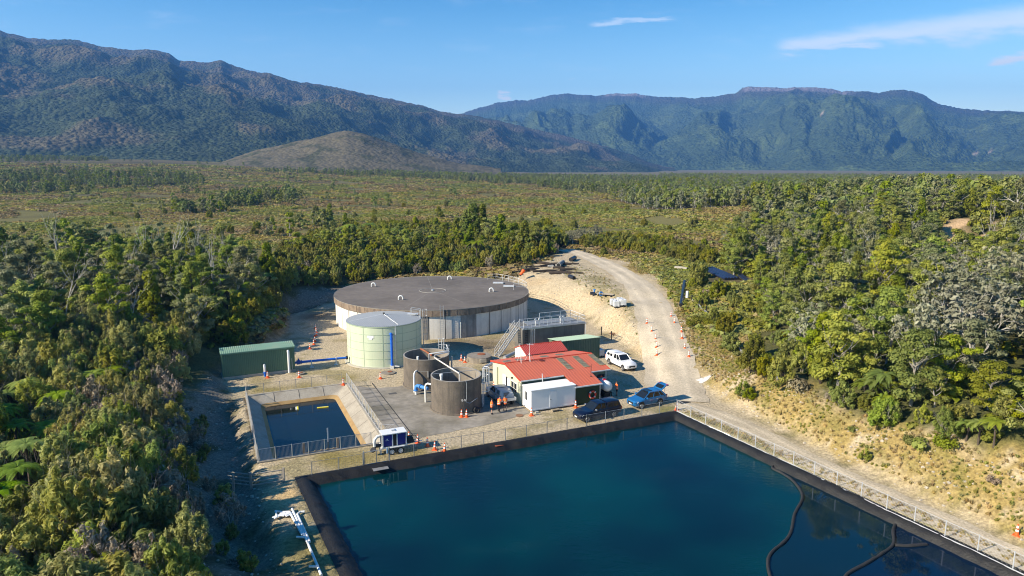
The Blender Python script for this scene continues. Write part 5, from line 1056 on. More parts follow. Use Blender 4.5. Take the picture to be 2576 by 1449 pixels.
# sagging grey silt fences on the dry bank
def silt(label, px):
    P = [Vector(on(*q)) for q in px]; t = thing('silt_fence', label, 'fence', tuple(P[0]), 0, 'sagging silt fences on the bank'); o = P[0]
    cl_ = mat('silt_cloth', (0.26, 0.27, 0.27), 0.9, var=0.4, scale=2)
    for p in P: MB().box(tuple(p - o + Vector((0, 0, 0.6))), (0.16, 0.16, 1.7)).build('post', black, t)
    mb = MB()
    for a, b in zip(P[:-1], P[1:]):
        a, b = a - o, b - o; n = 6
        for i in range(n):
            u, v = i / n, (i + 1) / n; f = lambda w: 0.75 - 0.35 * math.sin(w * math.pi); A, B_ = a.lerp(b, u), a.lerp(b, v)
            mb.add([tuple(A), tuple(B_), tuple(B_ + Vector((0.06 * math.sin(v * 9), 0.03, f(v)))), tuple(A + Vector((0.06 * math.sin(u * 9), 0.03, f(u))))], [(0, 1, 2, 3)])
    mb.build('cloth', cl_, t)
silt('sagging grey silt fence with black posts below the bundled black pipes', ((1740, 762), (1758, 775), (1776, 792), (1795, 812)))
silt('low grey silt fence half hidden in grass on the dry bank', ((1855, 880), (1873, 893), (1889, 905)))
silt('torn grey silt fence lying along the dry grass of the bank', ((1925, 935), (1950, 952), (1968, 965)))
# ================================================================ TRAFFIC CONES
def make_cone(name, label, grp, band=2):
    t = thing(name, label, 'traffic cone', (0, 0, 0), 0, grp)
    f = lambda z: 0.155 - 0.115 * (z - 0.05) / 0.85
    MB().lathe([(f(.05), .05), (f(.9), .9), (0.001, .9)], n=16, cap=False).build('body', orange_c, t, True)
    MB().box((0, 0, 0.025), (0.5, 0.5, 0.05), 0, 0.94).build('base', orange_c, t)
    for z0, z1_ in ((0.33, 0.48), (0.60, 0.78))[:band]: MB().lathe([(f(z0) + .004, z0), (f(z1_) + .004, z1_)], n=16, cap=False).build('band', mat('cone_white', (0.85, 0.84, 0.82), 0.5), t, True)
    return t
cone0 = None
def cone(p, label, grp, sc=1.0):
    global cone0
    if cone0 is None: cone0 = make_cone('traffic_cone', label, grp); cone0.location = (p[0], p[1], p[2]); cone0.rotation_euler.z = 0.3; return cone0
    return dup(cone0, p, random.uniform(0, 1.5), label, grp, sc)
random.seed(11)
for k, q in enumerate(((1892, 775), (1975, 803), (2068, 832), (2140, 868), (2235, 885))):
    cone(z3(*q), 'orange and white cone %s in the row beside the pump trailer' % ('nearest the trailer', 'by the drawbar', 'third from the trailer', 'second from the pond edge', 'nearest the pond edge')[k], 'cones by the pump trailer')
for q, l in (((80, 810), 'left orange cone of the pair at the foot of the nearer concrete tank'), ((128, 810), 'right orange cone of the pair at the foot of the nearer concrete tank'), ((755, 795), 'orange cone at the near corner of the white cabin'),
             ((1182, 718), 'orange cone at the right end of the white cabin'), ((390, 535), 'orange cone behind the grey ute by the cream wall')): cone(z4(*q), l, 'cones in the yard')
cone(z4(2157, 742), 'red and white cone at the right corner of the pond fence', 'cones in the yard', 1.1)
cone(z1(783, 1203), 'orange cone in front of the green shed beside the blue outlet', 'cones in the yard'); cone(z1(1088, 1200), 'orange cone next to the small rusty manhole', 'cones in the yard'); cone(z1(1873, 1212), 'orange cone in front of the green tank by the flat manhole', 'cones in the yard')
cone(z3(1257, 240), 'orange cone at the far right corner of the basin', 'cones in the yard')
cone(z2(593, 905), 'shaded cone behind the concrete tank in the green tank shadow', 'cones in the yard'); cone(z2(627, 925), 'pale faded cone beside the squat round chamber', 'cones in the yard')
for k, q in enumerate(((1190, 922), (1228, 882), (1240, 853), (1250, 795), (1240, 800), (1252, 765), (1243, 728))):
    cone(z1(*q), ('nearest cone', 'second cone', 'third cone', 'fourth cone', 'fifth cone', 'second farthest cone', 'farthest cone')[k] + ' in the line left of the green tank', 'cones left of the green tank', 0.95)
for k, q in enumerate(((1355, 860, 2.8), (1400, 935, 2.2), (1437, 1013, 1.6), (1447, 1090, 1.1), (1450, 1167, .6))): cone(on((1900 + q[0] / 2.576) / 1.49068, (880 + q[1] / 2.576) / 1.49068, q[2]), ('farthest', 'fourth nearest', 'third nearest', 'second nearest', 'nearest')[k] + ' cone along the left edge of the gravel road', 'cones on the left road edge')
for k, q in enumerate(((1588, 795, 3), (1620, 855, 2.6), (1688, 940, 2), (1693, 1003, 1.5), (1720, 1103, 1), (1760, 1180, .6))): cone(on((1900 + q[0] / 2.576) / 1.49068, (880 + q[1] / 2.576) / 1.49068, q[2]), ('farthest', 'second farthest', 'third farthest', 'third nearest', 'second nearest', 'nearest')[k] + ' cone along the right edge of the gravel road', 'cones on the right road edge')
cone(on((2560 + 1680 / 1.3414) / 1.49068, (1080 + 1245 / 1.3414) / 1.49068, 0.1), 'pale faded cone beside the pond path in the lower right', 'cones in the yard')
# ================================================================ VEHICLES
tyre_m = mat('tyre', (0.016, 0.016, 0.017), 0.8); alloy = mat('alloy', (0.50, 0.51, 0.53), 0.35, 0.7); trimk = mat('black_trim', (0.018, 0.018, 0.020), 0.5); lampw = mat('headlamp', (0.75, 0.78, 0.8), 0.15); lampr = mat('tail_lamp', (0.45, 0.01, 0.01), 0.25); platem = mat('number_plate', (0.8, 0.8, 0.78), 0.5)
def vehicle(name, label, cat, loc, rz, paint, kind, pitch=0.0):
    """kind: 'canopy' double cab with a canopy, 'service' flat tray with a service box, 'wagon' five door car with open tailgate. Nose towards +x."""
    t = thing(name, label, cat, loc, rz); t.rotation_euler = (0, pitch, rz)
    car = kind == 'wagon'; Lh = 2.3 if car else 2.68; Wd = 0.92; hood = 1.02 if car else 1.12; belt = 1.10 if car else 1.18; roof = 1.68 if car else 1.76
    xw = 0.78 * Lh * 0.66 if not car else 1.0     # windscreen foot
    xw = 1.0 if car else 1.05; xr = -Lh + 0.15 if car else (-0.75)
    def sec(x, w, zb, zt, tw):
        return [(x, -w, zb + .12), (x, -w * 1.0, zb + 0.4), (x, -w, zt - 0.12), (x, -w * tw, zt), (x, w * tw, zt), (x, w, zt - 0.12), (x, w, zb + 0.4), (x, w, zb + .12), (x, w * 0.8, zb), (x, -w * 0.8, zb)]
    S = [sec(Lh, Wd * 0.72, 0.42, 0.78, 0.7), sec(Lh - 0.10, Wd * 0.88, 0.33, 0.92, 0.82), sec(Lh - 0.45, Wd, 0.30, hood - 0.04, 0.84), sec(xw + 0.35, Wd, 0.30, hood, 0.88), sec(xw, Wd, 0.30, belt, 0.92)]
    back = -Lh if kind != 'service' else -0.85
    S += [sec(0, Wd, 0.30, belt, 0.94), sec(back + 0.5, Wd, 0.32, belt + (0.03 if car else 0), 0.94), sec(back + 0.06, Wd * 0.97, 0.36, belt, 0.92), sec(back, Wd * 0.93, 0.42, belt - 0.06, 0.9)]
    body = MB().loft(S).build('body', paint, t, True, 0.0)
    # wheels with dark arches
    for x in (Lh - 0.88, -(Lh - 1.02)):
        for s in (-1, 1):
            MXr = Matrix.Translation((x, s * (Wd - 0.10), 0.36)) @ Matrix.Rotation(R(90), 4, 'X'); ar = Matrix.Translation((x, s * (Wd - 0.085), 0.40)) @ Matrix.Rotation(R(90), 4, 'X')
            MB(ar).lathe([(0.001, -0.1), (0.45, -0.1), (0.45, 0.1), (0.001, 0.1)], n=20).build('wheel_arch', trimk, t)
            w = MB(MXr).lathe([(0.24, -0.12), (0.34, -0.125), (0.365, -0.08), (0.365, 0.08), (0.34, 0.125), (0.24, 0.12)], n=24, cap=False).build('wheel', tyre_m, t, True)
            rm = MB(MXr).lathe([(0.001, -s * 0.105), (0.06, -s * 0.11), (0.10, -s * 0.10)], n=16, cap=False)
            for k in range(6): a = k * math.pi / 3; rm.add([(0.07 * math.cos(a - .5), 0.07 * math.sin(a - .5), -s * 0.13), (0.25 * math.cos(a - .17), 0.25 * math.sin(a - .17), -s * 0.135), (0.25 * math.cos(a + .17), 0.25 * math.sin(a + .17), -s * 0.135), (0.07 * math.cos(a + .5), 0.07 * math.sin(a + .5), -s * 0.13)], [(0, 1, 2, 3)])
            rm.lathe([(0.235, -s * 0.12), (0.255, -s * 0.14), (0.265, -s * 0.12)], n=20, cap=False); rm.build('rim', alloy, w); MB(MXr).lathe([(0.001, -s * 0.09), (0.25, -s * 0.09)], n=16, cap=False).build('brake_disc', trimk, w)
    # cabin: pillars and roof in paint, glass panes set between
    rx0, rx1 = (0.15, -Lh + 0.75) if car else (0.30, -0.62); by0 = Wd * 0.92; ry = Wd * 0.74; e = 0.0
    A = [(xw, -by0 + .03, belt - .02), (rx0, -ry, roof), (rx1, -ry, roof - (0.06 if car else 0)), (xr, -by0 + .03, belt - .02)]
    Bm = [(x, -y, z) for x, y, z in A]
    cabin = MB(); cabin.loft([[A[0], A[1], A[2], A[3]], [Bm[0], Bm[1], Bm[2], Bm[3]]], True).build('window_glass', glass, t)
    MB().loft([[(rx0 + .06, -ry * .98, roof - .015), (rx0, -ry * 1.03, roof + .02), (rx1, -ry * 1.03, roof + .02 - (0.06 if car else 0)), (rx1 - .06, -ry, roof - .02 - (0.06 if car else 0))], [(rx0 + .06, 0, roof + .02), (rx0, 0, roof + .07), (rx1, 0, roof + .06 - (0.05 if car else 0)), (rx1 - .06, 0, roof + .0 - (0.05 if car else 0))], [(rx0 + .06, ry * .98, roof - .015), (rx0, ry * 1.03, roof + .02), (rx1, ry * 1.03, roof + .02 - (0.06 if car else 0)), (rx1 - .06, ry, roof - .02 - (0.06 if car else 0))]], True).build('roof', paint, t, True)
    for s, Q in ((-1, A), (1, Bm)):
        pl = MB()
        pl.tube([Q[0], Q[1]], 0.045, 6).tube([Q[1], Q[2]], 0.04, 6).tube([Q[2], Q[3]], 0.06 if not car else 0.09, 6)
        for f in ((0.52,) if not car else (0.40, 0.74)):
            lo = Vector(Q[0]).lerp(Vector(Q[3]), f + 0.03); hi = Vector(Q[1]).lerp(Vector(Q[2]), f); pl.tube([tuple(lo), tuple(hi)], 0.04, 5)
        pl.build('pillars', paint, t)
    for s in (-1, 1):
        MB().box((xw - 0.28, s * (Wd + 0.12), belt + 0.08), (0.14, 0.24, 0.17)).build('mirror', paint if kind != 'canopy' or car else mat('chrome', (0.7, 0.7, 0.72), 0.2, 0.8), t, bevel=0.03)
        MB().add([(Lh - 0.08, s * Wd * .48, .80), (Lh - 0.05, s * Wd * .50, .68), (Lh - 0.25, s * Wd * .95, .74), (Lh - 0.42, s * (Wd + .004), .92), (Lh - 0.20, s * Wd * .80, .92)], [(0, 1, 2, 3, 4)]).build('headlight', lampw, t)
        MB().box((back - 0.0, s * Wd * 0.86, 0.92), (0.10, 0.16, 0.42)).build('tail_light', lampr, t)
        for xd in ((0.35, -0.35) if kind == 'service' else (0.42, -0.55)): MB().box((xd - 0.25, s * (Wd + 0.012), belt - 0.22), (0.18, 0.03, 0.04)).build('door_handle', mat('chrome', (0.7, 0.7, 0.72), 0.2, 0.8), t)
        dl = MB()
        for xd in (xw - 0.12, -0.02, xr + 0.2 if car else -0.85): dl.box((xd, s * (Wd + 0.002), 0.78), (0.02, 0.01, 0.66))
        dl.build('door_gap', trimk, t)
    MB().box((Lh - 0.02, 0, 0.66), (0.06, Wd * 1.0, 0.24)).box((Lh - 0.06, 0, 0.44), (0.1, Wd * 1.35, 0.14)).build('grille', trimk, t)
    MB().box((Lh + 0.02, 0, 0.55), (0.03, 0.40, 0.13)).build('number_plate', platem, t); MB().box((back - 0.03, 0, 0.75), (0.03, 0.40, 0.13)).build('number_plate', platem, t)
    MB().bx(-0.75 if kind == 'service' else -Lh + 0.7, Lh - 0.9, -Wd - .02, -Wd + .1, 0.26, 0.36).bx(-0.75 if kind == 'service' else -Lh + .7, Lh - 0.9, Wd - .1, Wd + .02, 0.26, 0.36).build('sill', trimk, t)
    if kind == 'canopy':
        c0, c1 = -0.80, -Lh + 0.03
        def cs(x, z, f=1.0): return [(x, -Wd * .95, belt - .05), (x, -Wd * .80 * f, z - .06), (x, -Wd * .62 * f, z), (x, Wd * .62 * f, z), (x, Wd * .80 * f, z - .06), (x, Wd * .95, belt - .05)]
        MB().loft([cs(c0, roof + .06), cs(c0 - 0.9, roof + .09), cs(c1 + 0.35, roof + 0.06), [(c1, y, z) if z < belt else (c1 + 0.22, y, z) for x, y, z in cs(c1, roof + 0.02, .97)]], True, True).build('canopy', paint, t, True)
        for s in (-1, 1):
            for x0, x1 in ((-0.98, -1.55), (-1.66, -2.3)): MB().add([(x0, s * Wd * .945, belt + .08), (x1, s * Wd * .945, belt + .08), (x1 + .05, s * Wd * .855, belt + .42), (x0 - .02, s * Wd * .855, belt + .42)], [(0, 1, 2, 3)]).build('canopy_window', glass, t)
        MB().add([(c1 - .01, -Wd * .7, belt + .05), (c1 - .01, Wd * .7, belt + .05), (c1 + .16, Wd * .62, belt + .46), (c1 + .16, -Wd * .62, belt + .46)], [(0, 1, 2, 3)]).build('rear_window', glass, t)
    if kind == 'service':
        alu = mat('tray_alloy', (0.55, 0.57, 0.58), 0.45, 0.4, var=0.2, scale=2); boxm = mat('service_box', (0.42, 0.44, 0.46), 0.5, 0.1, var=0.2, scale=1.5)
        MB().bx(-Lh - 0.15, -0.82, -0.93, 0.93, 0.78, 0.86).bx(-Lh - .15, -.85, -.95, -.9, .86, 1.1).bx(-Lh - .15, -.85, .9, .95, .86, 1.1).bx(-Lh - .18, -Lh - .13, -.93, .93, .80, 1.1).build('tray', alu, t)
        MB().loft([[(-0.86, -.85, .86), (-0.86, -.85, 1.35), (-0.9, -.66, 1.80), (-0.9, .66, 1.80), (-0.86, .85, 1.35), (-0.86, .85, .86)], [(-2.35, -.85, .86), (-2.3, -.85, 1.35), (-1.95, -.66, 1.80), (-1.95, .66, 1.80), (-2.3, .85, 1.35), (-2.35, .85, .86)]], True).build('service_box', boxm, t)
        for s in (-1, 1): MB().add([(-1.2, s * .855, 1.38), (-1.95, s * .855, 1.38), (-1.8, s * .70, 1.74), (-1.2, s * .70, 1.74)], [(0, 1, 2, 3)]).build('box_hatch', mat('hatch_grey', (0.12, 0.125, 0.13), 0.6), t)
        MB().add([(-2.34, -.35, 1.0), (-2.34, .35, 1.0), (-2.15, .35, 1.6), (-2.15, -.35, 1.6)], [(0, 1, 2, 3)]).build('box_hatch', mat('hatch_grey', (0.12, 0.125, 0.13), 0.6), t); MB().tube([(-Lh, -.3, .55), (-Lh - .3, 0, .5), (-Lh, .3, .55)], 0.04, 6).build('tow_bar', trimk, t)
    if kind == 'canopy' and 'dark blue' in label:
        MB().tube([(0.42, -.62, roof + .10), (0.42, .62, roof + .10)], 0.06, 6).build('light_bar', trimk, t); MB().tube([(2.62, -0.75, 0.36), (2.74, -.2, .34), (2.74, .2, .34), (2.62, .75, .36)], 0.05, 6).build('bumper_bar', mat('chrome', (0.7, 0.7, 0.72), 0.2, 0.8), t)
    if car:
        MB().box((-0.05, 0, roof + .075), (0.75, 0.85, 0.02)).build('sunroof', glass, t)
        for s in (-1, 1): MB().tube([(rx0 - .1, s * ry * .95, roof + .07), (rx1 + .1, s * ry * .95, roof + .03)], 0.025, 5).build('roof_rail', mat('chrome', (0.7, 0.7, 0.72), 0.2, 0.8), t)
        MB().add([(xr - .02, -.75, .62), (xr - .02, .75, .62), (rx1 - .1, .62, roof - .12), (rx1 - .1, -.62, roof - .12)], [(0, 1, 2, 3)]).build('boot_opening', dark, t)
        hx, hz_ = rx1 - .05, roof + .02; P_ = [(hx, hz_), (hx - 0.62, hz_ + 0.42), (hx - 1.10, hz_ + 0.46), (hx - 1.12, hz_ + 0.38), (hx - 0.66, hz_ + 0.32), (hx - .02, hz_ - .08)]
        tg = MB().side(P_, -0.70, 0.70).build('tailgate', paint, t)
        MB().add([(hx - .10, -.55, hz_ + .10), (hx - .56, -.55, hz_ + .41), (hx - .56, .55, hz_ + .41), (hx - .10, .55, hz_ + .10)], [(0, 1, 2, 3)]).build('rear_window', glass, tg); MB().box((hx - .86, 0, hz_ + .33), (.42, 1.3, .03)).build('inner_lining', trimk, tg)
        for s in (-1, 1): MB().box((hx - .9, s * .62, hz_ + .46), (.3, .14, .05)).build('tail_lamp', lampr, tg); MB().tube([(xr + .1, s * .66, 1.15), (hx - .5, s * .64, hz_ + .3)], 0.018, 5).build('gas_strut', trimk, t)
    return t
wpaint = mat('ute_white', (0.80, 0.80, 0.80), 0.3, coat=0.5); bpaint = mat('navy_paint', (0.004, 0.008, 0.026), 0.28, coat=0.3, spec=0.4); sblue = mat('bright_blue_paint', (0.02, 0.16, 0.40), 0.25, 0.25, coat=0.6); gpaint2 = mat('silver_grey_paint', (0.34, 0.38, 0.42), 0.35, 0.3)
vehicle('utility_truck', 'dark navy blue ute with a matching canopy parked beside the pond fence', 'ute', (9.25, 72.55, 0), R(207.6), bpaint, 'canopy')
vehicle('utility_truck', 'white ute with a white canopy parked beside the green roofed shed', 'ute', (14.95, 92.1, H(14.95, 92.1) + 0.02), R(-66), wpaint, 'canopy')
vehicle('utility_truck', 'silver grey ute with a service box parked by the cream gable wall', 'ute', (-1.45, 78.1, 0.02), R(112), gpaint2, 'service')
vehicle('estate_car', 'bright blue car with its tailgate raised beside the pond corner', 'car', (15.45, 76.6, 0), R(209), sblue, 'wagon')
# ================================================================ PUMP TRAILER
t = thing('pump_trailer', 'white framed trailer pump with dark blue side panels on twin axles', 'pump trailer', (-11.35, 63.35, 0), R(23))
pw = mat('pump_white', (0.66, 0.68, 0.69), 0.5, var=0.15, scale=2); pb = mat('pump_blue', (0.008, 0.018, 0.20), 0.45, var=0.15, scale=2)
MB().bx(-1.3, 1.15, -0.62, 0.62, 0.62, 0.78).build('chassis', pw, t); MB().bx(-1.15, 1.05, -0.55, 0.55, 0.78, 1.95).build('housing', dark, t)
for x0, x1 in ((-1.12, -0.32), (0.22, 1.0)): MB().bx(x0, x1, -0.60, -0.55, 0.85, 1.9).build('side_panel', pb, t); MB().bx(x0, x1, 0.55, 0.60, 0.85, 1.9).build('side_panel', pb, t)
fr = MB()
for x in (-1.19, -0.27, 0.17, 1.06):
    for y in (-.60, .60): fr.box((x, y, 1.38), (0.09, 0.09, 1.25))
fr.build('frame', pw, t); rfo = MB().bx(-1.28, 1.14, -.68, .68, 1.96, 2.06).build('canopy_roof', mat('pump_roof', (0.72, 0.73, 0.73), 0.5), t, bevel=0.02)
MB().box((-0.05, 0, 2.10), (0.32, 0.22, 0.08)).box((0.12, .1, 2.1), (0.08, 0.5, 0.06)).build('lifting_eye', galv, rfo)
tx = MB().lathe([(0.11, 0.0), (0.001, 0.0)], n=12)
lg = MB().add([(-0.83, -0.603, 1.55), (-0.73, -0.603, 1.55), (-0.78, -0.603, 1.47)], [(0, 1, 2)]).lathe([(0.055, 0), (0.055, 0.001)], (0, 0, 0), 10) if False else MB().add([(-0.85, -.604, 1.58), (-.69, -.604, 1.58), (-.71, -.604, 1.5), (-.77, -.604, 1.45), (-.83, -.604, 1.5)], [(0, 1, 2, 3, 4)]).bx(-.94, -.60, -.604, -.602, 1.385, 1.415); lg.build('emblem', white, t)
for x in (-0.42, 0.42):
    for s in (-1, 1):
        MXr = Matrix.Translation((x, s * .78, 0.33)) @ Matrix.Rotation(R(90), 4, 'X'); w = MB(MXr).lathe([(0.2, -.1), (.31, -.1), (.33, -.07), (.33, .07), (.31, .1), (.2, .1)], n=24, cap=False).build('wheel', tyre_m, t, True); MB(MXr).lathe([(0.001, -s * .09), (.06, -s * .12), (.2, -s * .105), (.215, -s * .12)], n=20, cap=False).build('rim', mat('wheel_white', (0.62, 0.64, 0.66), 0.5), w, True)
        hl = MB(MXr)
        for k in range(6): a = k * 1.047; hl.lathe([(0.001, -s * .118), (.026, -s * .118)], (.13 * math.cos(a), .13 * math.sin(a), 0), 8, cap=False)
        hl.build('wheel_hole', black, w)
for s in (-1, 1): MB().bx(-.85, .85, s * .78 - .13, s * .78 + .13, .69, .73).build('mudguard', pw, t)
MB().tube([(1.15, -.45, .7), (2.3, 0, .62)], 0.05, 6).tube([(1.15, .45, .7), (2.3, 0, .62)], 0.05, 6).tube([(2.25, 0, .62), (2.75, 0, .62)], 0.045, 6).tube([(2.1, .12, .05), (2.1, .12, .9)], .035, 6).build('drawbar', pw, t)
MB().box((1.55, 0, 0.98), (0.75, 0.85, 0.5), 0, 0.7).tube([(1.3, .3, 1.2), (2.1, .1, 1.25), (2.5, -.1, .7)], .04, 6).build('hose_cover', black, t, bevel=.06)
MB().tube([(-1.2, 0, 1.75), (-1.6, -.05, 1.72), (-1.85, -.1, 1.5), (-1.92, -.1, 1.2), (-1.9, -.1, .8)], .14, 12).build('outlet_pipe', pw, t, True); MB().tube([(-1.2, .05, .75), (-1.75, .1, .75)], .17, 12).tube([(-1.75, .1, .75), (-1.85, .1, .75)], .26, 12).tube([(-2.05, -.25, .5), (-2.1, -.3, .6)], .28, 12).build('suction_flange', trimk, t)
MB().box((-1.35, -.3, .35), (.1, .1, .75)).box((-1.35, .3, .35), (.1, .1, .75)).build('stand_leg', pw, t); MB().tube([(-1.3, -.55, .8), (-1.3, -.55, 1.95)], .03, 5).build('lamp_post', galv, t)
# ================================================================ PEOPLE
skin = mat('skin', (0.46, 0.27, 0.19), 0.6); hiv = mat('hi_vis_orange', (0.90, 0.14, 0.015), 0.6); hiy = mat('hi_vis_yellow', (0.85, 0.60, 0.05), 0.6); refl = mat('reflective', (0.75, 0.75, 0.72), 0.4); navy = mat('navy_cloth', (0.012, 0.015, 0.030), 0.85); boots = mat('boots', (0.02, 0.017, 0.014), 0.8); hair = mat('dark_hair', (0.03, 0.02, 0.014), 0.8)
def skinned(name, V, E, Rr, m, parent, sub=1, root=0):
    me = bpy.data.meshes.new(name); bm = bmesh.new(); ly = bm.verts.layers.skin.verify(); vs = []
    for i, (p, r) in enumerate(zip(V, Rr)):
        v = bm.verts.new(p); r = r if isinstance(r, tuple) else (r, r); v[ly].radius = r; v[ly].use_root = i == root; vs.append(v)
    for a, b in E: bm.edges.new((vs[a], vs[b]))
    bm.to_mesh(me); bm.free(); me.materials.append(m); o = link(name, me, parent)
    s = o.modifiers.new('skin', 'SKIN'); s.use_smooth_shade = True; s.branch_smoothing = 0.6
    if sub: u = o.modifiers.new('sub', 'SUBSURF'); u.levels = sub; u.render_levels = sub
    return o
def person(label, loc, rz, arms, lean=0.0, step=0.0, longs=False, headturn=0.0, cap=None):
    t = thing('person', label, 'person', loc, rz); ln = lean
    sh = Vector((ln * 0.9, 0, 1.43)); hp = Vector((0, 0, 0.93)); nk = Vector((ln * 1.05, 0, 1.53)); hd = Vector((ln * 1.25, 0, 1.66))
    V = [hp, Vector((ln * 0.4, 0, 1.12)), Vector((ln * .75, 0, 1.32)), nk, hd, hd + Vector((0.015, 0, 0.09))]; Rr = [(0.15, 0.11), (0.135, 0.10), (0.16, 0.115), 0.055, (0.085, 0.095), (0.07, 0.08)]; E = [(0, 1), (1, 2), (2, 3), (3, 4), (4, 5)]
    hands = []
    for s, (el, wr) in zip((1, -1), arms):
        k = len(V); S = Vector((ln * .85, s * 0.19, 1.40)); el, wr = Vector(el), Vector(wr); V += [S, el, wr]; Rr += [0.062, 0.045, 0.031]; E += [(2, k), (k, k + 1), (k + 1, k + 2)]
        d = (wr - el).normalized(); sd = d.cross(Vector((0, 0, 1))); sd = sd.normalized() if sd.length > 0.1 else Vector((1, 0, 0)); palm = wr + d * 0.075; V.append(palm); Rr.append((0.036, 0.018)); E.append((k + 2, k + 3)); kp = k + 3
        dn = sd.cross(d)
        for j, (o, L) in enumerate(((-0.030, 0.062), (-0.010, 0.075), (0.010, 0.070), (0.030, 0.055))):
            a = palm + sd * o + d * 0.025; V += [a, a + d * L * .55 + dn * -.01, a + d * L * .9 + dn * -.035]; Rr += [0.0095, 0.009, 0.008]; q = len(V) - 3; E += [(kp, q), (q, q + 1), (q + 1, q + 2)]
        a = palm - d * 0.03 + sd * -0.035; V += [a, a + sd * -.028 + d * .035]; Rr += [0.011, 0.009]; q = len(V) - 2; E += [(kp, q), (q, q + 1)]
    legs = []
    for s in (1, -1):
        k = len(V); fx = s * step; H0, K, A_, T_ = Vector((0, s * 0.09, 0.88)), Vector((0.03 + fx * .6, s * 0.11, 0.49)), Vector((-0.01 + fx, s * 0.12, 0.09)), Vector((0.15 + fx, s * 0.14, 0.04)); V += [H0, K, A_, T_]; Rr += [0.088, 0.058, 0.042, 0.04]; E += [(0, k), (k, k + 1), (k + 1, k + 2), (k + 2, k + 3)]; legs.append((H0, K, A_, T_))
    skinned('body', V, E, Rr, skin, t)
    # face: eyes, nose, mouth and ears ride on the head
    fm = MB(); fm.tube([hd + Vector((.09, 0, .03)), hd + Vector((.118, 0, -.005)), hd + Vector((.095, 0, -.015))], [.008, .016, .012], 6); fm.tube([hd + Vector((0, .085, .0)), hd + Vector((-.01, .10, .02))], .022, 6).tube([hd + Vector((0, -.085, .0)), hd + Vector((-.01, -.10, .02))], .022, 6).build('nose_and_ears', skin, t)
    ey = MB()
    for s in (-1, 1): ey.tube([hd + Vector((.085, s * .033, .022)), hd + Vector((.098, s * .033, .022))], .011, 6)
    ey.tube([hd + Vector((.088, -.025, -.052)), hd + Vector((.092, .025, -.052))], .007, 5); ey.build('eyes_and_mouth', mat('eye_dark', (0.03, 0.015, 0.012)), t)
    hb = MB(Matrix.Translation(hd + Vector((-.012, 0, .035)))); hb.lathe([(0.104, -0.02), (0.106, 0.03), (0.085, 0.085), (0.045, 0.115), (0.001, 0.123)], n=14, cap=False)
    if cap: hb.add([(.08, -.08, .02), (.19, -.05, .01), (.19, .05, .01), (.08, .08, .02), (.08, 0, .05)], [(0, 1, 2, 3), (0, 4, 3)])
    hb.build('cap' if cap else 'hair', cap or hair, t, True)
    # vest with reflective bands
    def ring(z, w, d, x): return [(x + d * math.cos(a), w * math.sin(a), z) for a in [2 * math.pi * k / 14 for k in range(14)]]
    vest = MB().loft([ring(0.84, .205, .155, 0), ring(1.0, .20, .15, ln * .15), ring(1.16, .195, .145, ln * .45), ring(1.34, .225, .155, ln * .8), ring(1.45, .19, .115, ln * .95), ring(1.51, .08, .075, ln * 1.0)], False).build('vest', hiv, t, True)
    for z, w, d, x in ((0.98, .204, .154, ln * .12), (1.14, .20, .15, ln * .42)): MB().loft([ring(z, w, d, x), ring(z + .055, w, d, x + .01)], False).build('reflective_band', refl, vest, True)
    MB().loft([ring(1.16, .1, .152, ln * .45 - .02), ring(1.44, .09, .127, ln * .93 - .01)], False).build('yellow_panel', hiy, vest, True)
    for s, (el, wr) in zip((1, -1), arms): S = Vector((ln * .85, s * 0.19, 1.41)); skinned('sleeve', [S + Vector((0, -s * .05, 0)), S, S.lerp(Vector(el), 0.75)], [(0, 1), (1, 2)], [.075, .078, .066], hiv, t)
    for s, (H0, K, A_, T_) in zip((1, -1), legs):
        V2 = [Vector((0, s * 0.05, 0.94)), H0, H0.lerp(K, 0.95)]; R2 = [.11, .105, .085]; E2 = [(0, 1), (1, 2)]
        if longs: V2 += [A_ + Vector((0, 0, .06))]; R2[2] = .075; R2 += [.06]; E2 += [(2, 3)]
        skinned('trouser_leg' if longs else 'shorts_leg', V2, E2, R2, navy, t)
        skinned('boot', [A_ + Vector((0, 0, .1)), A_ + Vector((0, 0, -.03)), T_], [(0, 1), (1, 2)], [.062, .055, .052], boots, t)
    return t
pp = lambda x, y: (*z4(x, y)[:2], 0.025)
person('person in an orange vest and shorts standing leftmost behind the grey ute', pp(370, 783), R(15), (((0.06, .27, 1.16), (0.27, .16, 1.10)), ((0.05, -.27, 1.15), (0.25, -.2, 1.08))), 0.03, 0.05)
person('person in an orange vest and long dark trousers leaning at the ute tray', pp(440, 760), R(60), (((0.14, .25, 1.22), (0.38, .14, 1.22)), ((0.14, -.25, 1.22), (0.38, -.14, 1.2))), 0.16, 0.06, True)
person('person in an open orange vest and shorts standing rightmost at the ute tray', pp(500, 752), R(100), (((0.12, .30, 1.30), (0.26, .12, 1.45)), ((0.05, -.27, 1.15), (0.24, -.16, 1.05))), 0.05, 0.12)
person('person in an orange vest standing alone beside the white plastic tank', pp(1578, 605), R(200), (((0.08, .26, 1.17), (0.28, .10, 1.2)), ((0.08, -.26, 1.17), (0.28, -.10, 1.2))), 0.04, 0.04)
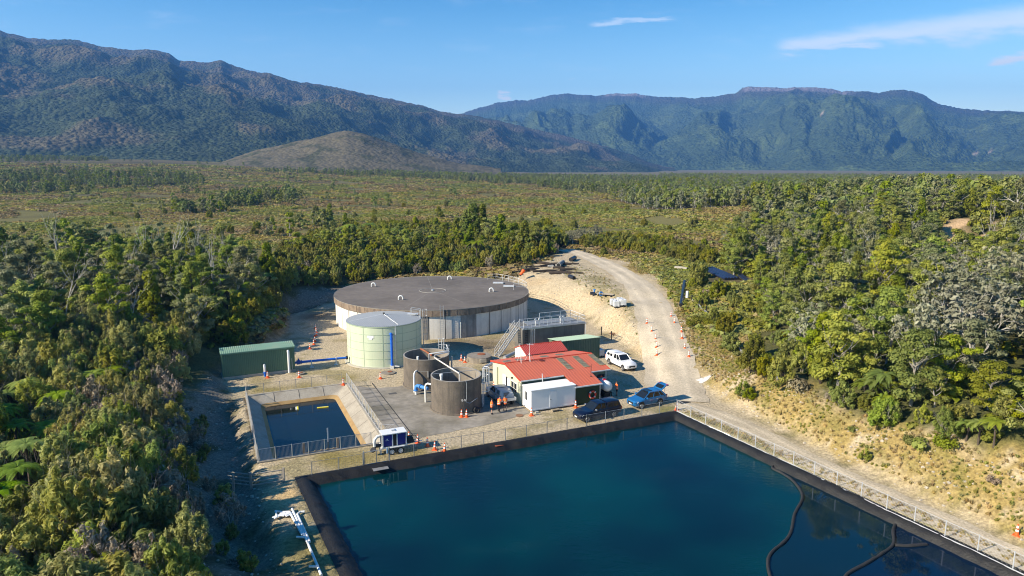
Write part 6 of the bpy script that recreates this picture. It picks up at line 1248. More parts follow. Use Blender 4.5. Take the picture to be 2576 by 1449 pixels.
# ================================================================ LOOSE THINGS
# plastic liquid totes
def tote(loc, rz, label, first=[None]):
    if first[0] is not None: return dup(first[0], loc, rz, label)
    t = thing('liquid_tote', label, 'tote', loc, rz, 'white caged totes beside the road'); first[0] = t
    MB().bx(-.48, .48, -.58, .58, .16, 1.10).build('bottle', mat('tote_white', (0.80, 0.80, 0.79), 0.5), t, bevel=.06); c = MB()
    for x in np.linspace(-.5, .5, 6):
        for y in (-.6, .6): c.tube([(x, y, .14), (x, y, 1.12)], .011, 4, False)
    for y in np.linspace(-.6, .6, 7):
        for x in (-.5, .5): c.tube([(x, y, .14), (x, y, 1.12)], .011, 4, False)
    for z in (.3, .5, .7, .9, 1.12): c.tube([(-.5, -.6, z), (.5, -.6, z), (.5, .6, z), (-.5, .6, z), (-.5, -.6, z)], .011, 4, False)
    c.build('cage', galvl, t); b = MB()
    for x in (-.42, 0, .42):
        for y in (-.5, .5): b.box((x, y, .06), (.14, .16, .12))
    b.box((0, 0, .13), (1, 1.2, .03)).build('pallet', mat('pallet_black', (.03, .03, .03)), t); MB().lathe([(.1, 1.1), (.1, 1.15), (.001, 1.15)], n=14).build('lid', black, t); MB().box((0, -.62, .2), (.14, .1, .12)).build('valve', black, t)
    return t
pt = on(1558, 773, 3.9); ib = L4((pt[0] - .5, pt[1] + .3), R(3)); nm = ('nearest left', 'nearest right', 'farther left', 'farther right')
for k, (u, v) in enumerate(((0, 0), (1.12, 0), (-0.25, 1.3), (.9, 1.35))): x, y = ib(u, v); tote((x, y, H(x, y) + .02), R(3), nm[k] + ' of the four white caged totes by the road')
# fittings pile beside the totes
p = on(1500, 742, 4.1)
t = thing('pipe_fitting', 'dark pipe fitting with a blue flange left of the totes', 'pipe fitting', (p[0] - .6, p[1] + .3, p[2])); MB().tube([(-.5, 0, .3), (.4, -.2, .3)], .3, 12).build('barrel', bpipe, t, True); MB().tube([(.3, .3, .3), (.32, .35, 1.0)], .16, 10).tube([(.32, .35, .9), (.32, .35, 1.0)], .26, 10).build('branch', bluel, t, True)
t = thing('pipe_fitting', 'pale blue ring fitting lying in front of the pale planks', 'pipe fitting', (*on(1512, 744, 4.0)[:2], H(*on(1512, 744, 4.0)[:2]) + .42), .3); torus(Matrix.Rotation(R(75), 4, 'X'), .32, .12).build('ring', bluel, t, True); torus(Matrix.Rotation(R(75), 4, 'X'), .17, .05).build('seal', black, t, True)
p = on(1516, 740, 4.1); t = thing('plank_stack', 'stack of pale weathered planks on dark bearers left of the totes', 'planks', p, R(-28))
for k in range(5): MB().box((0.6, -.5 + k * .26, .36), (3.2, .2, .06)).build('plank', mat('pale_plank', (.45, .38, .28), .9, var=.4, scale=3), t)
for x in (-.6, .6, 1.8): MB().box((x, 0, .16), (.2, 1.3, .32)).build('bearer', black, t)
# black pipes and culverts
def pipe_thing(name, label, a, b, r, m=bpipe, lift=None, hollow=True, cat='pipe', grp=None, n=6):
    A, B_ = Vector(a), Vector(b); P = []
    for k in range(n + 1): q = A.lerp(B_, k / n); P.append(Vector((q.x, q.y, H(q.x, q.y) + r * 0.92)))
    for _ in range(3):
        for k in range(1, n): P[k].z = max(P[k].z, (P[k - 1].z + P[k + 1].z) / 2)
    t = thing(name, label, cat, tuple(P[0]), 0, grp); MB().tube([tuple(q - P[0]) for q in P], r, 12).build('barrel', m, t, True)
    d = (P[0] - P[1]).normalized(); MB().tube([(0, 0, 0), tuple(d * .012)], r * .8, 12).build('bore', dark, t); d = (P[-1] - P[-2]).normalized(); e = P[-1] - P[0]; MB().tube([tuple(e), tuple(e + d * .012)], r * .8, 12).build('bore', dark, t)
    return t
pipe_thing('black_pipe', 'long curved black pipe lying beside the silt fence right of the road', on(1713, 772, 4), on(1722, 712, 4.6), .33)
t = thing('wrapped_post', 'white wrapped post standing beside the long curved black pipe', 'post', on(1728, 755, 4.2)); MB().tube([(0, 0, 0), (.02, 0, 1.6)], .25, 10).build('wrap', white, t, True)
A0, A1 = Vector(on(1763, 678, 5.2)), Vector(on(1826, 705, 5.2)); dd_ = (A1 - A0); dd_.z = 0; sd_ = Vector((-dd_.y, dd_.x, 0)).normalized()
nmp = ('nearest', 'second', 'third', 'fourth', 'farthest')
for k in range(5): pipe_thing('black_pipe', nmp[k] + ' of the five blue black pipes bundled on the dry bank', A0 + sd_ * k * .62, A1 + sd_ * k * .62, .30, mat('blue_black_pipe', (.012, .020, .055), .35), grp='bundled black pipes')
A0, A1 = Vector(on(1858, 695, 5.3)), Vector(on(1880, 712, 5.3))
for k in range(3): pipe_thing('black_pipe', ('nearest', 'middle', 'farthest')[k] + ' pipe of the small dark bundle right of the five pipes', A0 + Vector((.3, .55, 0)) * k, A1 + Vector((.3, .55, 0)) * k, .26, mat('blue_black_pipe', (.012, .020, .055), .35), grp='small pipe bundle')
pipe_thing('culvert_pipe', 'pale concrete culvert pipe lying in dry grass beyond the road', on(1698, 679, 5), on(1728, 682, 5), .42, mat('culvert', (.40, .36, .28), .9, var=.4, scale=1))
pipe_thing('culvert_pipe', 'short black pipe lying on the crest of the gravel bank', on(1432, 699, 4.5), on(1444, 704, 4.5), .4)
pipe_thing('culvert_pipe', 'grey pipe end in the dark rubble behind the reservoir', on(1405, 672, 5), on(1416, 664, 5), .5, mat('culvert_grey', (.28, .27, .25), .9))
pipe_thing('culvert_pipe', 'dark pipe end at the top of the road bend', on(1436, 658, 5.3), on(1446, 653, 5.3), .5)
# windsock
p = on(1318, 705, 4.4); t = thing('windsock', 'limp bright orange windsock on a thin pole behind the reservoir', 'windsock', p); MB().tube([(0, 0, 0), (0, 0, 2.4)], .04, 6).build('pole', galv, t); MB().tube([(0, 0, 2.3), (-.15, 0, 2.0), (-.45, -.05, 1.6), (-.8, -.1, 1.25)], [.38, .36, .30, .22], 10).build('sock', mat('sock_orange', (.95, .12, .01), .6), t, True)
# dark rubble of logs behind the reservoir
random.seed(5); lgm = mat('dark_log', (.05, .038, .028), .95, var=.5, scale=2)
for k in range(26):
    q = on(random.uniform(1290, 1430), random.uniform(664, 690), 5.0); a = random.uniform(-.6, .6); L = random.uniform(1.2, 3.5); r = random.uniform(.12, .3)
    tag(MB().tube([(q[0] - L * math.cos(a), q[1] - L * math.sin(a), q[2] + r * .7), (q[0], q[1], q[2] + r * 1.0), (q[0] + L * math.cos(a), q[1] + L * math.sin(a), q[2] + r * .6)], [r * .8, r, r * .6], 7).build('dark_log', lgm, None, True), 'dark log in the rubble heap behind the reservoir', 'log', 'logs heaped behind the reservoir')
for q, w in (((1385, 671), 1.5), ((1400, 668), .9)): p = on(*q, 5.0); tag(MB().box((p[0], p[1], p[2] + .2), (w, .7, .35), .3, .8).build('pale_slab', mat('pale_slab', (.5, .48, .44), .9, var=.4)), ('larger' if w > 1 else 'smaller') + ' pale slab lying in the dark rubble behind the reservoir', 'slab')
# posts, rust frame, stored pipes by the white ute
for q, l in (((915, 970), 'left dark marker post on the bank above the green roofed shed'), ((1012, 1015), 'right dark marker post on the bank above the stored pipes')): p = on((1900 + q[0] / 2.576) / 1.49068, (880 + q[1] / 2.576) / 1.49068, 1.5); tag(MB().box((p[0], p[1], p[2] + .6), (.14, .14, 1.6)).build('marker_post', black), l, 'post')
p = on((1900 + 1050 / 2.576) / 1.49068, (880 + 855 / 2.576) / 1.49068, 2.6); t = thing('rusty_rectangle', 'small rusty rectangular frame lying on the gravel bank', 'frame', p, .35); MB().bx(-.8, .8, -.35, -.25, .05, .15).bx(-.8, .8, .25, .35, .05, .15).bx(-.8, -.7, -.25, .25, .05, .15).bx(.7, .8, -.25, .25, .05, .15).build('bar', rust, t)
p0 = mbk(18.9, 15.6)
for k in range(5): a = (p0[0] + k * .28, p0[1] + k * .10, 0); pipe_thing('stored_pipe', ('leftmost', 'second', 'third', 'fourth', 'rightmost')[k] + ' blue stored pipe stacked right of the green roofed shed', a, (a[0] - 1.2 + 2.8, a[1] + 4.4 - 4.0, 0), .11, bluel, grp='stored blue pipes', n=3)
x, y = mbk(18.85, 14.3); t = dup([o for o in SC.objects if o.name == 'liquid_tote'][0], (x, y, H(x, y) + .02), BD, 'grey shaded tote standing right of the green roofed shed', 'totes by the shed')
# tyre and pallet leaning at the nearer tank
p = z3(2545, 515); t = thing('spare_tyre', 'old black tyre leaning on the foot of the nearer concrete tank', 'tyre', (p[0], p[1], .38), .4); torus(Matrix.Rotation(R(78), 4, 'X'), .27, .11).build('tread', tyre_m, t, True)
p = z4(150, 770); t = thing('wooden_pallet', 'brown wooden pallet leaning on the foot of the nearer concrete tank', 'pallet', (p[0], p[1] + .15, 0), .25)
for k in range(6): MB().box((-.5 + k * .2, .05, .5), (.14, .04, 1.0)).build('slat', mat('brown_wood', (.13, .07, .04), .9, var=.4, scale=3), t)
for z in (.1, .5, .9): MB().box((0, .12, z), (1.15, .08, .1)).build('bearer', mat('brown_wood', (.13, .07, .04)), t)
# white pipes lying lower left
wl = lambda x, y: ground((960 + x / 4.831) / 1.49068, (1860 + y / 4.831) / 1.49068, 0.1)
for pts_, l in (([(655, 245), (940, 870), (1185, 1449)], 'longest white pipe lying on the grass left of the pond'), ([(610, 300), (845, 730)], 'left short white pipe lying beside the longest one'), ([(750, 350), (975, 845)], 'right white pipe lying beside the longest one')):
    P = [Vector(wl(*q)) for q in pts_]; t = thing('white_pipe', l, 'pipe', tuple(P[0]), 0, 'white pipes lying left of the pond'); MB().tube([tuple(q - P[0] + Vector((0, 0, .06))) for q in P], .095, 10).build('barrel', whitep, t, True)
    if len(pts_) == 3:
        for a, b in (((880, 770), (735, 765)), ((1105, 1305), (962, 1302))): A, B_ = Vector(wl(*a)) - P[0], Vector(wl(*b)) - P[0]; MB().tube([tuple(A + Vector((0, 0, .1))), tuple(B_ + Vector((0, 0, .1)))], .085, 8).build('branch', whitep, t, True)
P = [Vector(wl(*q)) for q in ((750, 345), (800, 305), (880, 298))]; tag(MB().tube([tuple(q + Vector((0, 0, .08))) for q in P], .09, 8).build('pipe_bend', whitep, None, True), 'short white pipe bend at the head of the white pipes', 'pipe bend')
P = [Vector(wl(*q)) for q in ((345, 295), (480, 310), (600, 305))]; t = thing('white_rack', 'tangled white pipe frame with a folded sheet left of the white pipes', 'pipe frame', tuple(P[0])); MB().tube([tuple(q - P[0] + Vector((0, 0, .1))) for q in P], .08, 8).tube([tuple(Vector(wl(360, 300)) - P[0] + Vector((0, 0, .1))), tuple(Vector(wl(380, 405)) - P[0] + Vector((0, 0, .1)))], .07, 8).build('pipe', whitep, t, True)
c = Vector(wl(490, 360)) - P[0]; mb = MB(); random.seed(2)
for k in range(7): o_ = Vector((random.uniform(-.45, .45), random.uniform(-.3, .3), .05 + random.random() * .12)); mb.box(tuple(c + o_), (.55, .4, .04), random.uniform(0, 3), .9)
mb.build('folded_sheet', white, t)
# white spilled heap by the road
p = on((2560 + 105 / 1.3414) / 1.49068, (1080 + 465 / 1.3414) / 1.49068, .6); V, F_ = [], []; random.seed(9)
hp = []
for i in range(7):
    for k in range(22): a = 2 * math.pi * k / 22; q = i / 6 * (1 + .25 * math.sin(3 * a + 1) + .15 * math.sin(5 * a)); x, y = p[0] + .95 * q * math.cos(a), p[1] + 0.65 * q * math.sin(a); V.append((x, y, H(x, y) + .07 + (.30 * (1 - (i / 6) ** 1.6) - .02) * (1 + .5 * (random.random() - .5))))
for i in range(6):
    for k in range(22): F_.append((i * 22 + k, (i + 1) * 22 + k, (i + 1) * 22 + (k + 1) % 22, i * 22 + (k + 1) % 22))
tag(MB().add(V, F_).build('white_heap', mat('white_lime', (.62, .60, .56), .9, var=.4, scale=3), None, True), 'small spilled white heap at the foot of the dry bank', 'heap')
p = z4(2225, 668); tag(MB().box((p[0], p[1], .03), (1.4, .9, .06), .6).build('rubber_mat', black), 'black rubber mat lying on the gravel by the pond corner', 'mat')
p = lr(170, 730, .05); a = Vector(lr(135, 700, .1)); b = Vector(lr(240, 745, .1)); tag(MB().tube([tuple(a), tuple(b)], .1, 8).build('white_pipe', whitep, None, True), 'white pipe lying along the foot of the right pond fence', 'pipe')
# ================================================================ PLANTS: prototypes
rg = np.random.RandomState(21)
def leaves(clumps, per, size, rs, up=0.5, aspect=1.6, spike=0.0, shell=0.55, sag=0.0):
    C_ = np.repeat(np.asarray(clumps, float), per, axis=0); n = len(C_)
    d = rs.normal(size=(n, 3)); d /= np.linalg.norm(d, axis=1)[:, None]; r = (shell + (1 - shell) * rs.rand(n)) * np.where(rs.rand(n) < 0.25, rs.rand(n), 1)
    p = C_[:, :3] + d * C_[:, 3:6] * r[:, None]; p[:, 2] -= sag * (d[:, 0] ** 2 + d[:, 1] ** 2) * C_[:, 3]
    nn = d * 1.0 + np.array((0, 0, up)) + rs.normal(size=(n, 3)) * 0.33; nn /= np.linalg.norm(nn, axis=1)[:, None]
    a = rs.normal(size=(n, 3)) + spike * (d + np.array((0, 0, 1.2))); a -= nn * (a * nn).sum(1)[:, None]; a /= np.linalg.norm(a, axis=1)[:, None]; b = np.cross(nn, a)
    s = size * (0.6 + 0.8 * rs.rand(n)); a *= (s * aspect * 0.5)[:, None]; b *= (s * 0.5)[:, None]; bend = nn * (s * 0.18)[:, None]
    V = np.stack([p - a * 0.9, p - b + bend, p + a * 1.1, p + b + bend], 1).reshape(-1, 3); F = np.arange(4 * n).reshape(n, 4)
    ct = np.repeat(rs.rand(len(clumps)), per); t = np.clip(0.65 * ct + 0.35 * rs.rand(n), 0, 1)
    return V, F, np.repeat(t, 4)
def branch(mb, rs, p, d, L, r, depth, ends, nseg=4, spread=0.7, kids=(2, 4), up=0.15, n=5):
    p, d = Vector(p), Vector(d).normalized(); pts, rr = [p.copy()], [r]
    for k in range(nseg):
        d = (d + Vector(rs.normal(size=3)) * 0.16 + Vector((0, 0, up * 0.3))).normalized(); p = p + d * L / nseg; pts.append(p.copy()); rr.append(r * (1 - 0.7 * (k + 1) / nseg))
    mb.tube(pts, rr, n if depth < 2 else 4, False); ends.append(tuple(pts[-1]))
    if depth <= 0: return
    for _ in range(rs.randint(*kids)):
        i = rs.randint(max(1, nseg // 2), nseg + 1); s = Vector(rs.normal(size=3)); s = (s - d * s.dot(d)).normalized()
        branch(mb, rs, pts[i], d * (1 - spread * 0.5) + s * spread + Vector((0, 0, up)), L * (0.5 + 0.3 * rs.rand()), rr[i] * 0.75, depth - 1, ends, 3, spread, kids, up, n)
bark_p = mat('pale_bark', (0.34, 0.31, 0.27), 0.9, var=0.6, scale=3, dirt=(0.13, 0.115, 0.10)); bark_d = mat('dark_bark', (0.085, 0.065, 0.05), 0.95, var=0.5, scale=3); bark_w = mat('bleached_bark', (0.50, 0.47, 0.42), 0.9, var=0.5, scale=3, dirt=(0.25, 0.23, 0.2))
LM = dict(beech=leafmat('beech_leaf', (0.179, 0.235, 0.031), (0.386, 0.420, 0.063), 0.42), heathb=leafmat('heath_brown_leaf', (0.247, 0.184, 0.063), (0.362, 0.278, 0.105), 0.3, hue=0.18), heathg=leafmat('heath_green_leaf', (0.201, 0.224, 0.041), (0.356, 0.362, 0.071), 0.38, hue=0.18), beech2=leafmat('beech_grey_leaf', (0.165, 0.190, 0.075), (0.300, 0.310, 0.140), 0.4), podo=leafmat('conifer_leaf', (0.130, 0.184, 0.011), (0.313, 0.351, 0.019), 0.4),
          manuka=leafmat('manuka_leaf', (0.236, 0.252, 0.042), (0.483, 0.457, 0.116), 0.42), manuka2=leafmat('manuka_green_leaf', (0.178, 0.238, 0.037), (0.378, 0.427, 0.078), 0.42), scrub=leafmat('scrub_leaf', (0.144, 0.172, 0.017), (0.402, 0.391, 0.041), 0.4), fern=leafmat('fern_frond', (0.180, 0.280, 0.020), (0.340, 0.460, 0.040), 0.5),
          lichen=leafmat('lichen_twig', (0.190, 0.195, 0.115), (0.330, 0.330, 0.210), 0.15), grey=leafmat('dry_twig', (0.215, 0.172, 0.110), (0.380, 0.320, 0.215), 0.15), heath=leafmat('heath_leaf', (0.286, 0.249, 0.056), (0.420, 0.353, 0.092), 0.35, hue=0.18),
          grass=leafmat('dry_grass', (0.370, 0.285, 0.095), (0.520, 0.420, 0.180), 0.35), ggrass=leafmat('green_grass', (0.240, 0.246, 0.048), (0.408, 0.384, 0.096), 0.35), bush=leafmat('green_bush', (0.165, 0.193, 0.026), (0.341, 0.347, 0.055), 0.4), bright=leafmat('fresh_leaf', (0.180, 0.220, 0.015), (0.360, 0.370, 0.030), 0.4), farl=leafmat('far_leaf', (0.161, 0.201, 0.041), (0.333, 0.356, 0.092), hue=0.3))
TOM = {}
def proto(kind, crown, crown_m, stem=None, stem_m=None, cname='crown', sname='trunk'):
    V, F, t = crown; a = arr_mesh(kind + '_crown', V, F, crown_m, False, t); b = stem.mesh(kind + '_stem', stem_m, True) if stem is not None else None
    TOM.setdefault(kind, []).append((a, b, cname, sname))
def mk_beech(seed, lm, key, H_=9.0, bm_=None, per=230, nclump=32, leaf=0.215, wide=1.0, shellb=0.5, bark=None):
    rs = np.random.RandomState(seed); mb = MB(); ends = []; mb.tube([(0, 0, -.5), (.1, 0, H_ * .2), (rs.normal() * .3, rs.normal() * .3, H_ * .5)], [.24, .19, .14], 7, False)
    for k in range(6): a = k * 1.05 + rs.rand(); z = H_ * (.25 + .3 * rs.rand()); branch(mb, rs, (0, 0, z), (math.cos(a), math.sin(a), .75), H_ * .36, .10, 1, ends, 4, .7, (2, 4), .25)
    cl = []
    for k in range(nclump):
        a = rs.rand() * 6.283; u = rs.rand() ** .6; z = rs.rand(); rad = 3.0 * wide * (0.35 + 0.65 * math.sin(min(1, z * 1.1 + .15) * math.pi) ** .6) * u
        cl.append((rad * math.cos(a), rad * math.sin(a), H_ * (.20 + .76 * z) - 0.22 * rad, 1.05 * (.6 + .7 * rs.rand()), 1.05 * (.6 + .7 * rs.rand()), .58 * (.6 + .8 * rs.rand())))
    for e in ends[::3]: cl.append((e[0], e[1], e[2] + .2, .8, .8, .35))
    proto(key, leaves(cl, per, leaf, rs, .7, 1.5, 0, .3), lm, mb, bark or bark_p)
for s in range(3): mk_beech(100 + s, LM['beech'], 'beech', 8.5 + s)
for s in range(3): mk_beech(110 + s, LM['beech2'], 'greybeech', 8.5 + s, per=190, nclump=26, bark=bark_w)
def mk_podo(seed, H_=10.0):
    rs = np.random.RandomState(seed); mb = MB(); mb.tube([(0, 0, -.5), (0, 0, H_ * .5), (.1, 0, H_ * .95)], [.24, .15, .03], 7, False); cl = []
    for k in range(38):
        z = rs.rand() ** .8; rad = (1 - z * .88) ** .75 * 2.1 * (0.4 + .6 * rs.rand()); a = rs.rand() * 6.283
        cl.append((rad * math.cos(a), rad * math.sin(a), H_ * (.12 + .85 * z), .65, .65, .75)); mb.tube([(0, 0, H_ * (.1 + .85 * z)), (rad * math.cos(a), rad * math.sin(a), H_ * (.12 + .85 * z))], [.05, .02], 4, False)
    proto('conifer', leaves(cl, 95, .24, rs, .25, 2.4, .8, .35, .2), LM['podo'], mb, bark_d)
for s in range(3): mk_podo(200 + s, 9 + s * .8)
def mk_manuka(seed, key, lm, H_=3.6, W_=1.45, per=130, leaf=.085, ncl=46, stemm=None, cr=.24):
    rs = np.random.RandomState(seed); mb = MB(); ends = []
    for k in range(5): a = rs.rand() * 6.283; branch(mb, rs, (.1 * math.cos(a), .1 * math.sin(a), -.3), (.42 * math.cos(a), .42 * math.sin(a), 1), H_ * .62, .05, 2, ends, 4, .6, (2, 4), .45)
    cl = []
    for k in range(ncl):
        a = rs.rand() * 6.283; rad = W_ * rs.rand() ** .55; z = H_ * (.96 - .40 * (rad / W_) ** 2 - .34 * rs.rand() ** 1.5 + .10 * rs.normal()); q = cr * (.6 + .9 * rs.rand()); cl.append((rad * math.cos(a), rad * math.sin(a), z, q, q, q * (1.1 + .9 * rs.rand())))
    for k in range(ncl // 3): a = rs.rand() * 6.283; cl.append((W_ * .75 * math.cos(a), W_ * .75 * math.sin(a), H_ * (.2 + .3 * rs.rand()), .34, .34, .42))
    proto(key, leaves(cl, per, leaf, rs, .35, 3.0, 1.5, .15), lm, mb, stemm or bark_p)
for s in range(4): mk_manuka(300 + s, 'manuka', LM['manuka'], 3.6 + .3 * s)
for s in range(2): mk_manuka(305 + s, 'manuka2', LM['manuka2'], 3.3)
for s in range(3): mk_manuka(310 + s, 'scrub', LM['scrub'], 3.9, 1.6, 62, .15, 46, bark_d, .33)
for s in range(2): mk_manuka(320 + s, 'greyshrub', LM['grey'], 2.9, 1.2, 46, .08, 34, bark_w)
for s in range(2): mk_manuka(330 + s, 'yellowshrub', LM['bright'], 2.0, .8, 70, .11, 18, bark_d, .2)
def mk_bush(seed, key, lm, r=1.0, h=1.1, n=70, leaf=.42, ncl=7, stem=True):
    rs = np.random.RandomState(seed); cl = []
    for k in range(ncl): a = rs.rand() * 6.283; q = r * rs.rand() ** .6 * .8; cl.append((q * math.cos(a), q * math.sin(a), h * (.3 + .4 * rs.rand()), .42 * r, .42 * r, .38 * h))
    mb = MB()
    if stem: 
        for k in range(4): a = rs.rand() * 6.283; mb.tube([(0, 0, -.2), (.35 * r * math.cos(a), .35 * r * math.sin(a), h * .6)], [.04, .015], 4, False)
    proto(key, leaves(cl, n // ncl, leaf, rs, .7, 1.4, .3, .4), lm, mb if stem else None, bark_d)
for s in range(3): mk_bush(400 + s, 'heath', LM['heath'], 1.45, .50, 100, .42, 9, False)
for s in range(2): mk_bush(404 + s, 'heathb', LM['heathb'], 1.4, .55, 100, .40, 9, False); mk_bush(407 + s, 'heathg', LM['heathg'], 1.4, .65, 100, .42, 9, False)
for s in range(3): mk_bush(410 + s, 'under', LM['bush'], 1.2, 1.4, 140, .40, 10, False)
for s in range(3): mk_bush(420 + s, 'bankshrub', LM['bush'], .95, 1.15, 900, .13, 12)
for s in range(2): mk_bush(430 + s, 'brownshrub', LM['grey'], .9, 1.0, 700, .12, 10)
def mk_far(seed, key, lm, H_=9, n=15, per=24, leaf=.75, cone=False):
    rs = np.random.RandomState(seed); cl = []
    for k in range(n):
        a = rs.rand() * 6.283; z = rs.rand(); rad = 2.5 * ((1 - z * .75) if cone else math.sin((.2 + .75 * z) * math.pi) ** .6) * rs.rand() ** .5; cl.append((rad * math.cos(a), rad * math.sin(a), H_ * (.22 + .75 * z), 1.05, 1.05, .7))
    mb = MB(); mb.tube([(0, 0, -.5), (0, 0, H_ * .8)], [.22, .06], 5, False); proto(key, leaves(cl, per, leaf, rs, .7, 1.4, 0, .4), lm, mb, bark_p)
for s in range(2): mk_far(500 + s, 'farbeech', LM['farl'], 8.5)
for s in range(2): mk_far(510 + s, 'farpodo', LM['podo'], 9.5, 14, 24, .6, True)
mk_far(520, 'fargrey', LM['beech2'], 8.0, 12, 24, .6); mk_far(521, 'farlichen', LM['lichen'], 7.5, 10, 24, .38)
def mk_fern(seed, H_=2.6):
    rs = np.random.RandomState(seed); V, F, T = [], [], []; mb = MB(); mb.tube([(0, 0, -.4), (.08, 0, H_ * .5), (.05, .05, H_)], [.14, .11, .12], 7, False)
    for k in range(10): a = k * .63; mb.tube([(.1 * math.cos(a), .1 * math.sin(a), H_ - .05), (.35 * math.cos(a), .35 * math.sin(a), H_ - .5), (.3 * math.cos(a), .3 * math.sin(a), H_ - 1.0)], [.04, .05, .02], 4, False)
    for k in range(20):
        a = k * 2.4 + rs.rand() * .4; L = 1.55 + .5 * rs.rand(); el = .75 - .5 * rs.rand(); dx, dy = math.cos(a), math.sin(a); tn = rs.rand()
        def pt(u): return np.array((dx * L * u, dy * L * u, H_ + L * (el * u - 0.75 * u * u)))
        n = 20
        for i in range(n):
            u = .08 + .92 * i / n; c = pt(u); c2 = pt(u + .034); w = .33 * math.sin(min(1, (1.02 - u) * 1.25) * math.pi / 2) * (0.5 + .5 * min(1, u * 4))
            for s in (-1, 1):
                o = np.array((-dy * s * w + dx * .12, dx * s * w + dy * .12, -.10 * w - .03)); q = len(V); V += [c, c2, c2 + o, c + o * .95]; F.append((q, q + 1, q + 2, q + 3)); T += [tn * .6 + .4 * rs.rand()] * 4
    proto('fern', (np.array(V), np.array(F), np.array(T)), LM['fern'], mb, bark_d, 'fronds')
for s in range(3): mk_fern(600 + s, 2.2 + s * .5)
def mk_dead(seed, H_=7.5):
    rs = np.random.RandomState(seed); mb = MB(); ends = []; branch(mb, rs, (0, 0, -.4), (rs.normal() * .06, rs.normal() * .06, 1), H_, .15, 2, ends, 7, .6, (4, 6), .35); return mb
for s in range(3): TOM.setdefault('dead', []).append((None, mk_dead(700 + s).mesh('dead_stem', bark_w, True), 'crown', 'trunk'))
def mk_lichen(seed, H_=7.5, dens=26):
    rs = np.random.RandomState(seed); mb = MB(); ends = []; mb.tube([(0, 0, -.5), (.1, .1, H_ * .3)], [.25, .17], 7, False)
    for k in range(6): a = k * 1.05 + rs.rand() * .6; branch(mb, rs, (.1, .1, H_ * (.15 + .15 * rs.rand())), (math.cos(a) * .8, math.sin(a) * .8, 1), H_ * .45, .12, 2, ends, 5, .75, (3, 5), .2)
    cl = [(*e, .42, .42, .30) for e in ends]; proto('lichen', leaves(cl, dens, .19, rs, .3, 2.2, .2, .2), LM['lichen'], mb, bark_w)
for s in range(3): mk_lichen(800 + s, 7 + s * .6)
# ---------------------------------------------------------------- placing single plants
def plant(kind, i, loc, sc, rz, name, label, cat, group=None):
    a, b, cn, sn = TOM[kind][i % len(TOM[kind])]; t = bpy.data.objects.new(name, None); COL.objects.link(t); t.location = loc; t.rotation_euler = (0, 0, rz); t.scale = sc if isinstance(sc, tuple) else (sc, sc, sc); t.empty_display_size = .3; tag(t, label, cat, group)
    for me, n in ((b, sn), (a, cn)):
        if me is not None: o = bpy.data.objects.new(n, me); COL.objects.link(o); o.parent = t
    return t
def jgrid(poly, s, rs, jit=.45):
    P = np.array([p[:2] for p in poly]); x0, y0 = P.min(0); x1, y1 = P.max(0); x, y = np.meshgrid(np.arange(x0, x1, s), np.arange(y0, y1, s)); x[1::2] += s / 2
    x = x + rs.uniform(-jit, jit, x.shape) * s; y = y + rs.uniform(-jit, jit, y.shape) * s; k = inside(P, x, y); return np.stack([x[k], y[k]], 1)
def D(z, *px): return [ground(x, y, z)[:2] for x, y in px]
ROADL = [p[:2] for p in ROADC]
def clear(P, bank=True, m=1.0):
    x, y = P[:, 0], P[:, 1]; k = ~inside(YARD, x, y) & (dist_line(ROADL, x, y) > 3.2 + m) & (dist_line(YARD, x, y, True) > m)
    if bank: k &= ~inside(BANK, x, y)
    a, s = slip_frame(x, y); k &= ~((s > -4) & (s < 10) & (a > -36) & (a < 8))
    return P[k]
def seen(P, pad=14):
    """keep points that can come into view of the photo or a step beside it"""
    return P[(np.abs(np.arctan2(P[:, 0], P[:, 1] + 6)) < R(37.5)) | (np.abs(P[:, 0]) < .78 * P[:, 1] + pad)]
STUFF = {}
def put_stuff(key, kind, P, smin, smax, rs, zoff=0.0, i=None):
    if not len(P): return
    n = len(P); STUFF.setdefault(key, []).append((kind, P, height(P[:, 0], P[:, 1]) + zoff, rs.uniform(smin, smax, n), rs.uniform(0, 6.283, n)))
def place(P, kinds, name_of, rs, smin, smax, tall=.15):
    """kinds: list of (weight, kind); name_of: kind -> (object name, label, category, group)"""
    w = np.array([k[0] for k in kinds], float); w /= w.sum(); ch = rs.choice(len(kinds), len(P), p=w); Z = height(P[:, 0], P[:, 1])
    for j in range(len(P)):
        kd = kinds[ch[j]][1]; s = rs.uniform(smin, smax); nm = name_of[kd]; plant(kd, rs.randint(9), (P[j, 0], P[j, 1], Z[j] - .1), (s, s, s * rs.uniform(1 - tall, 1 + tall)), rs.uniform(0, 6.283), *nm)
rs = np.random.RandomState(5)
# near thicket beside the ditch
ZA = D(1.5, (436, 1010), (458, 1234), (490, 1449), (560, 1750), (-420, 1750), (-420, 1000), (-60, 950), (120, 925), (300, 885), (455, 875), (478, 940))
PA = seen(jgrid(ZA, 2.05, rs), 6); PA = clear(PA, False, .5); PA = PA[PA[:, 1] > 27]
nm = dict(manuka=('manuka_shrub', 'feathery olive green shrub in the thicket beside the wire fence', 'shrub', 'olive shrubs beside the wire fence'), manuka2=('green_shrub', 'fresher green feathery shrub in the thicket beside the wire fence', 'shrub', 'green shrubs beside the wire fence'), greyshrub=('dry_shrub', 'grey brown half dead shrub among the olive shrubs of the thicket beside the ditch', 'shrub', 'grey shrubs in the thicket beside the ditch'),
          scrub=('dark_shrub', 'darker green upright shrub among the olive shrubs of the thicket beside the ditch', 'shrub', 'dark shrubs in the thicket beside the ditch'))
FERN_A = [ground(*q, 3.2)[:2] for q in ((25, 1035), (70, 1020), (45, 1125), (90, 1150), (20, 1195), (75, 1200), (280, 975), (235, 985), (15, 1090), (120, 1110), (150, 1045), (55, 1255), (325, 1000), (10, 1290))]
